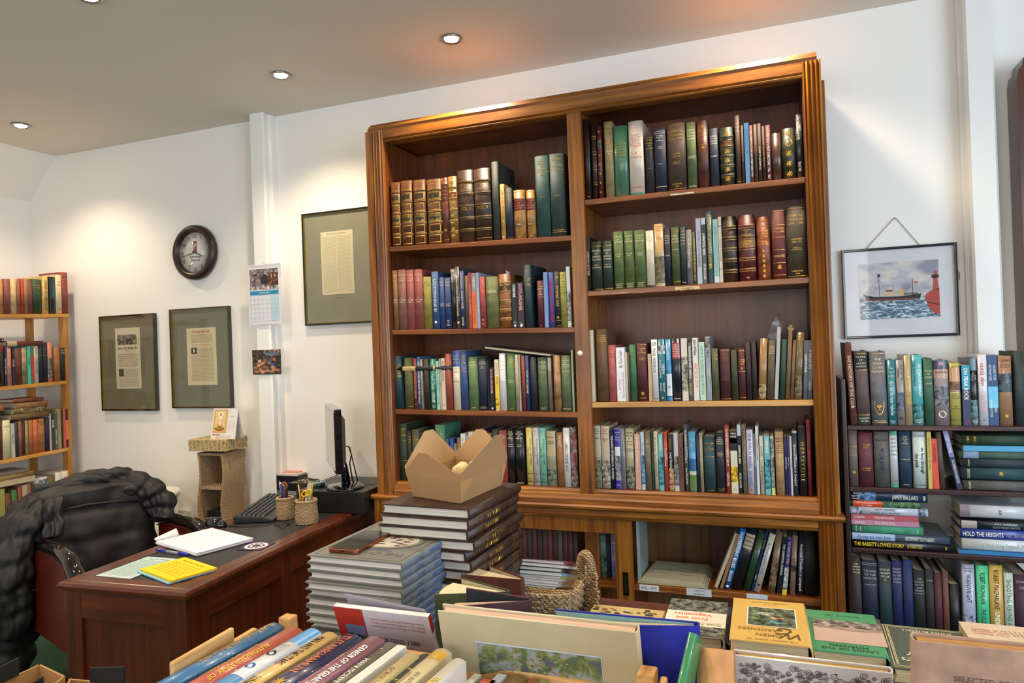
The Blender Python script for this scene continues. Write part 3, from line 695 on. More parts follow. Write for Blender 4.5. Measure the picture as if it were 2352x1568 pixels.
row("on left bay's second shelf", "books on the left bay's second shelf", (1, SPY), ZL2, ((135, 905), (2200, 875)), [
 (120, 180, 208, 'C', '8a5c28', 'h .80 .93 c PILGRIMAGES|TO|OLD HOMES;h .44 .52 c FLETCHER|MOSS'),
 (185, 280, 200, 'C', '8c5648', 'h .80 .93 c PILGRIMAGES|TO|OLD|HOMES;h .44 .54 c BY|FLETCHER|MOSS'),
 (285, 370, 200, 'C', '9c4a40', 'h .80 .93 c PILGRIMAGES|TO|OLD|HOMES;h .44 .54 c BY|FLETCHER|MOSS'),
 (373, 475, 195, 'C', '94403a', 'h .80 .93 c PILGRIMAGES|TO|OLD|HOMES;h .44 .54 c BY|FLETCHER|MOSS'),
 (477, 572, 282, 'C', '88801e', 'h .8 .95 k A|HISTORY|OF WIRRAL|W. S. YOUNG'),
 (582, 660, 222, 'C', '2a5288', 'v .3 .87 w PLACES OF WORSHIP AROUND 1851;o .12 w .35'),
 (667, 725, 290, 'C', '24407a', 'h .82 .93 c BYGONE|CHESHIRE;h .43 .5 c WILLIAM|ANDREWS'),
 (730, 800, 292, 'C', '203a6c', 'h .82 .93 c BYGONE|CHESHIRE;h .43 .5 c WILLIAM|ANDREWS;h .05 .18 w 942|1V|AND'),
 (805, 858, 192, 'J', '15151a', 'r .95 1.0 b8a890;h .88 .95 w LIFE AND|TIMES;h .78 .8 w 1981', dict(desc='black jacketed hardback with torn white head')),
 (860, 912, 165, 'J', '3e3e40', 'vi .2 .86 c Murray\'s Lancashire Architectural Guide;o .1 c .5'),
 (917, 965, 215, 'C', '24346e', "v .34 .96 c Seven Households   CHARLES F. FOSTER;v .05 .2 c ARLEY HALL PRESS"),
 (968, 1008, 268, 'C', '5c4e20', ''),
 (1012, 1050, 235, 'P', 'a8322c', 'v .2 .85 p NANTWICH AND CHESHIRE'),
 (1052, 1105, 240, 'P', 'e06a14', 'r .67 1.0 8a8a84;v .7 .95 w MERSEY;v .08 .6 r OUTLOOK ON OLD CHESHIRE', dict(desc='orange paperback with grey top third')),
 (1107, 1142, 235, 'P', '8a9cb8', 'v .1 .9 w THE BOOK OF OLD DAYS'),
 (1145, 1208, 283, 'C', 'a02c34', 'h .86 .92 g LEIGH|WINSTON;l .7 g;O .05 .2 2'),
 (1210, 1358, 280, 'C', '646a34', 'h .66 .76 c CHESHIRE.'),
 (1362, 1508, 248, 'L', '8c5420', 'B 5;R .68 .78 1c1418;h .69 .77 g BRITISH|GAZETTEER|DIRECTORY'),
 (1517, 1578, 355, 'P', '18181c', 'vB .68 .97 w CHESHIRE;o .05 w .4;h .1 .15 w Pevsner|Hubbard', dict(desc='black paperback lettered CHESHIRE')),
 (1585, 1660, 345, 'P', '341820', 'vB .38 .97 p SOUTH LANCASHIRE;o .05 w .4;h .09 .12 w Pevsner', dict(desc='dark maroon paperback lettered SOUTH LANCASHIRE')),
 (1663, 1752, 140, 'C', '1c3840', 'l .78 g;l .66 g;h .67 .77 g HISTORY|OF|HARTFORD', dict(d=.21)),
 (1815, 1893, 328, 'C', '561428', 'l .87 g;l .65 g;h .68 .85 c HISTORY|OF|TARVIN;h .02 .04 c 1896'),
 (1900, 1948, 228, 'P', '6a8cc4', ''),
 (1950, 2018, 228, 'C', '2c4a9c', 'vB .04 .94 r CHESHIRE CHARACTERS', dict(desc='blue cloth hardback with red spine title')),
 (2022, 2088, 222, 'C', '1c2018', 'l .97 g;l .02 g;l .12 g;v .36 .74 g MOORE MSS.;O .13 .22 1;o .9 g .5'),
 (2092, 2165, 225, 'C', '8e8a1e', 'h .6 .96 k THE|Chester|Diary|of a|Cheshire|Man|R.N. DORE'),
 (2168, 2213, 162, 'P', 'b8b8b4', 'r .6 1.0 c4ccd0;p .1 .6 9a9a98;o .05 w .5', dict(desc='thin white paperback with black picture')),
])
row("on left bay's third shelf", "books on the left bay's third shelf", (1, SPY), ZL3, ((155, 865), (2260, 900)), [
 (135, 225, 240, 'C', '143c48', 'l .82 g;l .62 g;l .6 g;h .64 .8 g GILES|WALLIS|OF WIRRAL'),
 (250, 352, 265, 'C', '5a5a28', 'l .05 g'),
 (365, 402, 270, 'C', '7c2838', 'v .2 .8 g BYGONE DAYS OF CHESTER;O .02 .16 1;O .84 .98 1'),
 (405, 445, 250, 'C', '2c5a94', 'v .1 .9 w ROMAN CHESHIRE AND THE WALLS'),
 (447, 470, 278, 'C', 'a8966a', 'v .35 .7 k CHESHIRE'),
 (485, 545, 280, 'C', '2c2820', 'h .7 .78 e PORT|SUNLIGHT'),
 (552, 632, 275, 'J', '0e7a68', 'h .76 .92 c THE|COUNTY|BOOKS;vi .14 .7 w Fred H. Crossley - CHESHIRE;h .03 .09 w Robert|HALE', dict(desc='teal green jacketed hardback with ribbon emblem')),
 (637, 668, 300, 'P', '86d4c0', 'v .3 .95 k CHESTER CATHEDRAL 2001;v .1 .28 k Thomas C. Kelly'),
 (672, 692, 275, 'P', 'b8a078', 'v .35 .65 k CHESHIRE'),
 (695, 738, 268, 'P', 'd8bca8', 'v .55 .95 k HISTORICAL CHESHIRE;O .04 .14 1'),
 (742, 815, 215, 'C', '984028', 'l .8 e'),
 (828, 908, 180, 'J', 'd8ccb0', 'r .73 1.0 2a4a94;h .78 .93 c THE RISE|AND|PROGRESS|OF|WALLASEY;h .62 .72 k E.C. WOODS|AND|P.C. BROWN;h .46 .54 k A|HISTORY', dict(desc='cream jacketed hardback with blue top')),
 (912, 995, 182, 'C', '2e4e84', 'h .78 .93 g THE RISE|AND|PROGRESS|OF|WALLASEY;h .64 .72 g E.C. WOODS|AND|P.C. BROWN'),
 (1005, 1117, 252, 'C', '5a7a42', 'h .82 .92 c WEST KIRBY|& HILBRE;h .79 .81 c BROWNBILL;h .03 .06 c YOUNG'),
 (1122, 1230, 270, 'C', '14223e', 'h .88 .95 c VINCENT|AND HIS LANE;h .8 .86 c By|His Son;h .03 .08 c HODDER|& STOUGHTON'),
 (1240, 1254, 305, 'P', '221a1c', ''),
 (1256, 1308, 380, 'P', '16141c', 'vB .4 .97 p SOUTH LANCASHIRE;o .05 w .4', dict(desc='black paperback with pink South Lancashire title')),
 (1320, 1368, 283, 'P', 'e8dcb4', 'r .25 .66 e8c028;v .5 .94 r ANTIQUES OF TEL.;p .02 .25 e8c028', dict(desc='cream and yellow patterned paperback')),
 (1375, 1448, 210, 'J', 'd4d0cc', 'hi .68 .9 r Auld|Lang|Syne;l .5 k', dict(desc='white jacketed hardback with script title')),
 (1460, 1558, 210, 'C', '567a3c', 'h .82 .95 c AULD|LANG|SYNE;h .48 .54 c HARRY B.|NEILSON;h .02 .04 c GRANT'),
 (1565, 1605, 225, 'C', 'a89a84', ''),
 (1608, 1628, 225, 'P', 'a89888', ''),
 (1640, 1680, 240, 'C', '843420', 'h .76 .87 g THE|STORY|OF|WIRRAL'),
 (1685, 1725, 235, 'C', '223a74', 'v .3 .75 c CHARM OF CHESHIRE'),
 (1735, 1812, 250, 'C', '1a1e28', 'h .76 .93 e A|COMMEMORA|TION|OF|WIRRAL'),
 (1822, 1940, 255, 'C', '50643e', 'h .78 .96 c A|PERAMBULATION|OF|THE HUNDRED|OF WIRRAL;h .7 .73 c H. E. YOUNG;h .03 .07 c HENRY YOUNG|& SONS'),
 (1950, 1990, 260, 'C', '7a6458', 'r .76 1.0 b4a89c'),
 (2010, 2095, 232, 'L', 'a87a44', ''),
 (2105, 2215, 235, 'C', '5c6a44', 'h .78 .96 c A|PERAMBULATION|OF|THE HUNDRED|OF WIRRAL;h .7 .73 c H. E. YOUNG;h .03 .07 c HENRY YOUNG'),
 (2225, 2250, 170, 'P', '8c9a74', ''),
])
flat('', 'books lying on the left bay third shelf books', (1, SPY), ZL3, [
 (158, 800, 178, 236, 'L', '241e1c', 'r .30 .34 b89868;r .66 .9 c0a070', 'worn black leather book lying across books on left bay third shelf', dict(tilt=0, d=.19, s=-.03, z=1.2025+.165)),
], depth=.17)
row("on left bay's bottom shelf", "books on the left bay's bottom shelf", (1, -.325), ZL4, ((175, 815), (2200, 893)), [
 (185, 275, 165, 'C', '2c3826', 'h .78 .93 g DISTRICT|OF|CHESHIRE;l .7 g;l .35 g'),
 (280, 330, 240, 'C', '2a1c16', 'h .75 .9 g LONDON|NORTH|WESTERN'),
 (335, 420, 230, 'C', '505030', 'h .78 .92 g A|HISTORY'),
 (425, 500, 260, 'C', '3a3c40', ''),
 (505, 590, 255, 'C', '6a2c22', ''),
 (595, 705, 175, 'C', '3c8064', 'h .78 .92 g AULD|LANG|SYNE'),
 (710, 752, 330, 'C', '285a64', ''),
 (755, 800, 325, 'C', '2444a0', ''),
 (804, 838, 385, 'C', '8a704a', ''),
 (842, 882, 320, 'L', '7a5a34', ''),
 (886, 938, 275, 'P', 'd4d4d0', 'v .5 .9 r Sir John Gladstone'),
 (941, 975, 290, 'P', '9c948c', ''),
 (978, 1034, 255, 'P', 'c8c4b8', 'hB .8 .92 k My|Life', dict(desc='white paperback with large black lettering')),
 (1038, 1085, 245, 'J', '4c2428', ''),
 (1089, 1130, 225, 'P', '2a3444', ''),
 (1134, 1180, 255, 'C', '7a2420', ''),
 (1184, 1235, 270, 'C', '8a6a3c', ''),
 (1240, 1310, 230, 'J', '3c3e3c', ''),
 (1315, 1402, 240, 'C', '9c3c3c', 'h .85 .95 c A|LANDMARK|CENTURY'),
 (1406, 1488, 210, 'J', '121418', 'h .8 .95 c FOUR|CENTURIES|OF|BANKING;h .66 .73 w George|Chandler'),
 (1492, 1600, 210, 'J', '101216', 'h .8 .95 w FOUR|CENTURIES|OF|BANKING;h .66 .72 w George|Chandler;h .02 .05 w BATSFORD'),
 (1618, 1690, 208, 'J', 'd8c05a', "v .35 .82 k NICHOLAS BLUNDELL'S DIARY|1702-1711;h .92 .96 k 1;h .17 .24 k #;h .05 .14 k R. S.|1968;l .2 k;l .06 k"),
 (1698, 1768, 208, 'J', 'b8b8b8', "v .35 .82 k NICHOLAS BLUNDELL'S DIARY|1712-1719;h .92 .96 k 2;h .17 .24 k #;h .05 .14 k R. S.|1970;l .2 k;l .06 k"),
 (1772, 1845, 208, 'J', '6cb49a', "v .35 .82 k NICHOLAS BLUNDELL'S DIARY|1720-1728;h .92 .96 k 3;h .17 .24 k #;h .05 .14 k R. S.|1972;l .2 k;l .06 k"),
 (1852, 1952, 245, 'J', '9a9272', 'r .55 1.0 b4a884;p .05 .3 6a7468;h .86 .92 r LIVERPOOL;h .76 .83 k GEORGE|CHANDLER', dict(desc='beige jacketed hardback with harbour view')),
 (1962, 2035, 262, 'C', '9a6434', 'v .75 .95 w THE PORT'),
 (2040, 2115, 210, 'J', 'd8d8d4', 'v .25 .75 k LIVERPOOL TOWN BOOKS 1649-1671;h .92 .96 k 5;h .04 .1 k *|1C'),
 (2120, 2193, 200, 'J', '4a4a4a', 'p .0 1.0 8a8a8a;vB .4 .95 r LIVERPOOL LABOUR;v .15 .36 r ERIC TAPLIN', dict(desc='black speckled hardback with red title')),
], maxback=.17, zfix=.8871)
row("on right bay's top shelf", "books on the right bay's top shelf", (1, SPY), ZR1, ((90, 920), (2215, 700)), [
 (105, 160, 135, 'L', '2a1614', 'h .02 .05 g HALL'),
 (175, 225, 170, 'L', '2e1a18', 'B 4;h .8 .84 g RECORD'),
 (232, 275, 205, 'L', '5e1c1a', 'R .68 .82 3c4420;h .69 .81 g ROMAN|LIVERPOOL;O .02 .66 5;O .86 .98 1'),
 (300, 382, 160, 'C', '8c7a4e', 'h .85 .95 g PICTON|LITERARY;O .66 .8 1;h .56 .62 c LIVERPOOL|1875'),
 (387, 522, 200, 'J', '3e7256', 'h .56 .8 g THE|HISTORY OF|LIVERPOOL|FROM THE|EARLIEST DAYS|TO THE YEAR;h .5 .53 g MUIR'),
 (535, 675, 155, 'J', 'c8b8a8', 'h .62 .82 r A MEDICAL|HISTORY OF|LIVERPOOL|FROM THE|EARLIEST DAYS|TO THE YEAR|1920;o .56 r .1;h .49 .52 r T. H. BICKERTON;h .08 .11 r JOHN MURRAY;r .0 .025 1a7c70', dict(desc='glossy cream hardback with red lettering')),
 (690, 775, 300, 'C', '15151c', 'h .76 .95 g THE RISE &|PROGRESS|OF|LIVERPOOL;h .42 .45 g VOL. II;l .97 g'),
 (782, 893, 235, 'C', '161c38', 'l .96 w;l .93 w;h .8 .91 w THE RISE &|PROGRESS|OF|LIVERPOOL;h .68 .73 c JAMES|TOUZEAU;h .43 .46 c VOL. I;l .08 c'),
 (903, 1083, 175, 'C', '3c2818', 'h .74 .9 g LIVERPOOL|TOWN BOOKS|1550 - 1862;h .48 .56 g VOLUME I|1550-1571;h .38 .43 g EDITED BY|J.A.TWEMLOW;h .04 .11 g LIVERPOOL|1918;l .97 g;l .02 g'),
 (1093, 1185, 165, 'C', '4c5a2c', 'h .73 .9 c LIVERPOOL|IN THE|REIGN OF|CHARLES II;h .45 .5 c SIR EDWARD|MOORE BART;h .02 .06 c HENRY YOUNG'),
 (1193, 1305, 150, 'L', '58281a', 'h .76 .86 g OLD|LIVERPOOL;l .64 g;O .56 .64 1;O .88 .94 1'),
 (1315, 1397, 225, 'C', '1c2438', 'h .72 .88 w LIVERPOOL|IN THE|REIGN OF|QUEEN ANNE;h .5 .54 w H.PEET'),
 (1410, 1553, 215, 'L', '263022', 'R .68 .78 5a201c;h .69 .77 g LIVERPOOL|UNIVERSITY;B 5;O .04 .66 4;O .82 .95 1'),
 (1565, 1612, 105, 'C', '42280f', 'h .76 .9 c LECTURES|&|CHARTERS|OF|LIVERPOOL;h .02 .04 c YOUNG'),
 (1618, 1645, 195, 'C', '4a2416', 'v .1 .9 g LIVERPOOL IN 1810'),
 (1652, 1697, 172, 'P', '4a88b8', 'v .45 .94 b CHAS SAVILLE LTD'),
 (1700, 1735, 195, 'C', '6c3020', "v .1 .9 w THE LIVERPOOL STAGE AND STREET DIRECTORY"),
 (1740, 1775, 190, 'C', '4e341c', ''),
 (1778, 1815, 180, 'C', '38201a', 'v .1 .7 c GUIDE TO LIVERPOOL'),
 (1820, 1850, 205, 'C', '481a18', "v .05 .95 g LIVERPOOL'S FIRST DIRECTORY"),
 (1855, 1905, 195, 'C', '5a1418', "v .03 .9 w LIVERPOOL'S FIRST DIRECTORY 1766 - 1867"),
 (1912, 2000, 270, 'J', '4c2c20', '', dict(desc='brown hardback wrapped in clear plastic')),
 (2010, 2142, 225, 'L', '2e2c14', 'O .0 .6 3;o .72 g .6;O .82 .98 1'),
 (2148, 2213, 90, 'J', '1c1a1a', "v .6 .96 w Sacred Liverpool and Through the Ages;v .1 .25 w Emma K. Wells;h .42 .5 r +", dict(desc='tall black jacketed hardback with red cross')),
])
row("on right bay's second shelf", "books on the right bay's second shelf", (1, SPY), ZR2, ((75, 875), (2220, 738)), [
 (80, 115, 345, 'C', '15161a', 'v .28 .72 c LIVERPOOL AS IT WAS'),
 (125, 228, 395, 'C', '1c3020', 'l .9 g;l .02 g;h .6 .84 c MEMORIALS|OF|LIVERPOOL|PICTON;h .44 .54 c VOL. I|HISTORICAL'),
 (235, 330, 390, 'C', '1c3020', 'l .9 g;l .02 g;h .6 .84 c MEMORIALS|OF|LIVERPOOL|PICTON;h .44 .54 c VOL. II|TOPOGRAPHICAL'),
 (342, 437, 300, 'C', '4c6224', 'h .79 .93 c SURVEY|OF|MERSEYSIDE;h .55 .62 c VOLUME|ONE;h .01 .1 c UNIVERSITY|PRESS OF|LIVERPOOL'),
 (441, 540, 292, 'C', '4c6224', 'h .79 .93 c SURVEY|OF|MERSEYSIDE;h .55 .62 c VOLUME|TWO;h .01 .1 c UNIVERSITY|PRESS OF|LIVERPOOL'),
 (545, 650, 285, 'C', '4c6224', 'h .79 .93 c SURVEY|OF|MERSEYSIDE;h .55 .62 c VOLUME|THREE;h .01 .1 c UNIVERSITY|PRESS OF|LIVERPOOL'),
 (655, 735, 290, 'J', 'c8bea0', 'h .8 .94 s THE|LIVERPOOL|REPERTORY|THEATRE;h .6 .67 s GRACE|WYNDHAM|GOLDIE;p .0 .03 282828'),
 (738, 830, 225, 'J', 'c09a5a', 'r .0 .54 a8946a;p .05 .48 98886a;h .88 .97 r LIVERPOOL|Under|Charles I;h .74 .8 r LIVERPOOL|AND MERSEY;l .55 c', dict(desc='tan jacketed hardback with engraved picture')),
 (833, 893, 262, 'C', '181e30', 'h .72 .88 c LIVERPOOL|IN THE|REIGN OF|QUEEN ANNE;h .5 .54 c H.PEET'),
 (900, 983, 258, 'C', '44501c', 'h .72 .88 c SIR|JAMES A.|PICTON;h .6 .63 c A BIOGRAPHY;l .06 g;l .93 g'),
 (990, 1043, 255, 'C', '1e2c34', 'h .68 .95 c SIR|ALFRED|LEWIS|JONES|K.C.M.G.;h .02 .06 c YOUNG'),
 (1045, 1103, 280, 'C', '74706a', 'v .3 .85 c The Philosophical Society'),
 (1105, 1140, 300, 'C', '544c3c', 'v .05 .9 y CATHEDRAL BUILDERS BULLETIN, VOL III'),
 (1145, 1193, 172, 'P', 'a0a8b4', "v .25 .8 d ST CATE'S VICTORY REMEMBERED"),
 (1197, 1240, 168, 'P', '141416', 'r .9 1.0 b4b8c0;vB .34 .86 w LIVERPOOL SEEN;v .06 .3 w PETER DAVIES', dict(desc='black paperback titled LIVERPOOL SEEN')),
 (1246, 1303, 100, 'J', '4a6468', 'v .2 .95 y A CENTURY OF LIVERPOOL LAWYERS'),
 (1308, 1357, 180, 'P', '86b0a4', 'v .1 .9 t THE MERCHANT FAMILIES OF THE GREEN CROFT;r .0 .1 c0c8c4'),
 (1360, 1392, 155, 'P', 'c4b49c', 'v .2 .8 e HOUSE OF THE SLAVERS;r .85 .86 303058;r .2 .21 303058'),
 (1395, 1535, 152, 'L', '38221a', 'B 5'),
 (1550, 1715, 140, 'L', '641a1a', 'B 5;r .68 .79 2c2018;r .53 .63 8a5a1c;h .69 .79 g HISTORY|OF|LIVERPOOL;h .54 .62 g THOMAS|BAINES;h .03 .06 w 1852'),
 (1730, 1855, 155, 'L', '9a4420', 'O .02 .5 6;h .66 .8 g WILLIAM ROSCOE|OF LIVERPOOL|1753-1831;h .55 .62 g GEORGE|CHANDLER;O .83 .98 2'),
 (1875, 2007, 90, 'C', '6a1c1a', 'l .98 g;l .78 g;l .6 g;l .42 g;l .23 g;l .05 g;h .66 .75 g LIVERPOOL|1775 to 1800;h .3 .36 g BROOKE;O .12 .22 1'),
 (2010, 2213, 55, 'C', '40321a', 'h .74 .9 g LIVERPOOL|TOWN BOOKS|1550 - 1862;h .48 .56 g VOLUME I|1550-1571;h .38 .43 g EDITED BY|J.A.TWEMLOW;h .04 .11 g LIVERPOOL|1918;l .97 g;l .02 g'),
])
row("on right bay's third shelf", "books on the right bay's third shelf", (1, SPY), ZR3, ((118, 895), (2258, 868)), [
 (120, 160, 200, 'P', 'b8a888', '', dict(desc='frayed cream book without a spine cover')),
 (178, 288, 190, 'C', '664628', 'h .82 .92 g HISTORY OF|MUNICIPAL|GOVERNMENT|IN LIVERPOOL;o .37 k .12'),
 (292, 367, 345, 'C', 'b0504c', 'h .77 .86 e BYGONE|LIVERPOOL;h .55 .6 e HENRY|YOUNG'),
 (370, 455, 368, 'P', 'dcdce0', 'vu .62 .94 k By Ken Irwin;vu .06 .56 r From Liverpool to Fleet Street...|and back', dict(desc='white paperback with upward red lettering')),
 (458, 478, 415, 'P', 'b8a890', ''),
 (480, 495, 415, 'P', '4a2c1c', ''),
 (497, 563, 340, 'C', '2e6a40', 'h .78 .88 e LIVERPOOL|HISTORY'),
 (568, 667, 328, 'C', '4e1a20', 'l .97 g;h .82 .93 g SALVIDGE|OF|LIVERPOOL;h .7 .76 g STANLEY|SALVIDGE;O .08 .18 1;h .04 .07 g HODDER'),
 (675, 710, 430, 'P', 'b8905a', ''),
 (713, 772, 292, 'J', 'd0d0d0', "v .46 .86 k FRANK HENDERSON;o .93 n .6;h .02 .06 k HALE"),
 (777, 845, 288, 'J', '0e6a7c', 'p .76 .9 b0b4b8;v .35 .68 w THE BLUE|FUNNEL LEGEND;v .15 .3 w MALCOLM|FALKUS;hB .02 .08 w M', dict(desc='teal jacketed hardback with photo panel')),
 (850, 903, 290, 'J', '1a86b8', 'r .08 .44 c4ccd0;v .66 .94 w A History of West Derby;o .22 b .5;r .0 .06 1a6aa8', dict(desc='bright blue and white jacketed hardback')),
 (907, 995, 282, 'J', '1a1c28', 'R .68 .93 a81c1c;h .7 .92 w A History of|MERCHANT|TRADING|HOUSES|BOOKS|1800-1900;h .02 .05 w LIVERPOOL', dict(desc='navy hardback with red title panel')),
 (1000, 1060, 278, 'P', 'c8bca8', 'p .15 .7 989080', dict(desc='white paperback with black drawing')),
 (1065, 1105, 320, 'P', '14161a', 'vB .38 .95 w TRADING IN WEST AFRICA;v .1 .3 y Peter N. Davies'),
 (1110, 1165, 275, 'P', 'd0c8b8', 'vB .72 .97 k John Willett;vB .12 .68 o ART IN A CITY', dict(desc='cream paperback reading ART IN A CITY')),
 (1170, 1228, 315, 'P', 'a8ccb4', 'v .1 .94 G A HISTORY OF THE LIVERPOOL MEDICAL INSTITUTION'),
 (1235, 1285, 262, 'P', '74808a', 'p .82 .97 7a7068;vB .65 .81 n 1911:;v .3 .64 w Art and Revolution|in Liverpool', dict(desc='grey paperback with portrait photo at top')),
 (1292, 1357, 378, 'C', '4a4c2c', 'h .78 .93 g The|Romance|of|Liverpool'),
 (1367, 1475, 382, 'C', '44181e', 'h .76 .92 e MEMORIALS|OF|LIVERPOOL|PICTON;h .38 .46 e VOL. II|TOPOGRAPHICAL;l .97 g;l .02 g'),
 (1480, 1540, 388, 'C', '343822', 'h .78 .9 e HISTORY|OF'),
 (1545, 1620, 378, 'C', '50181e', 'l .95 g;l .55 g;l .04 g;h .68 .8 g LIVERPOOL|IN THE|1640S;O .58 .65 1'),
 (1622, 1672, 315, 'C', '2c161a', ''),
 (1675, 1727, 312, 'C', '2c161c', ''),
 (1730, 1805, 282, 'J', '98703e', 'p .02 .25 a08858', dict(tl=1746, desc='mottled tan hardback with red head')),
 (1812, 1880, 298, 'C', '5c4a34', 'h .76 .9 c A HISTORY|OF THE|LIVERPOOL|REGIMENT', dict(tl=1830)),
 (1885, 1922, 170, 'P', '9c9c9c', '', dict(tl=1912, desc='silver grey pamphlet in crumpled plastic sleeve')),
 (1930, 1985, 290, 'C', '184434', '', dict(tl=1955)),
 (1990, 2032, 150, 'C', '7c5c34', '', dict(tl=2022, desc='tall tan book with torn ragged head')),
 (2036, 2070, 295, 'C', '745634', '', dict(tl=2064)),
 (2075, 2155, 222, 'J', '6a5a30', 'p .05 .35 6a5830;h .85 .97 r LIVERPOOL|Under|Charles I', dict(tl=2098)),
 (2165, 2205, 300, 'P', '1a2448', 'vB .3 .92 w LIVERPOLITANA', dict(tl=2172)),
 (2208, 2250, 300, 'P', '141418', 'vB .4 .95 w IF THE CAP FITS;v .15 .3 w Stan Low', dict(tl=2212)),
])
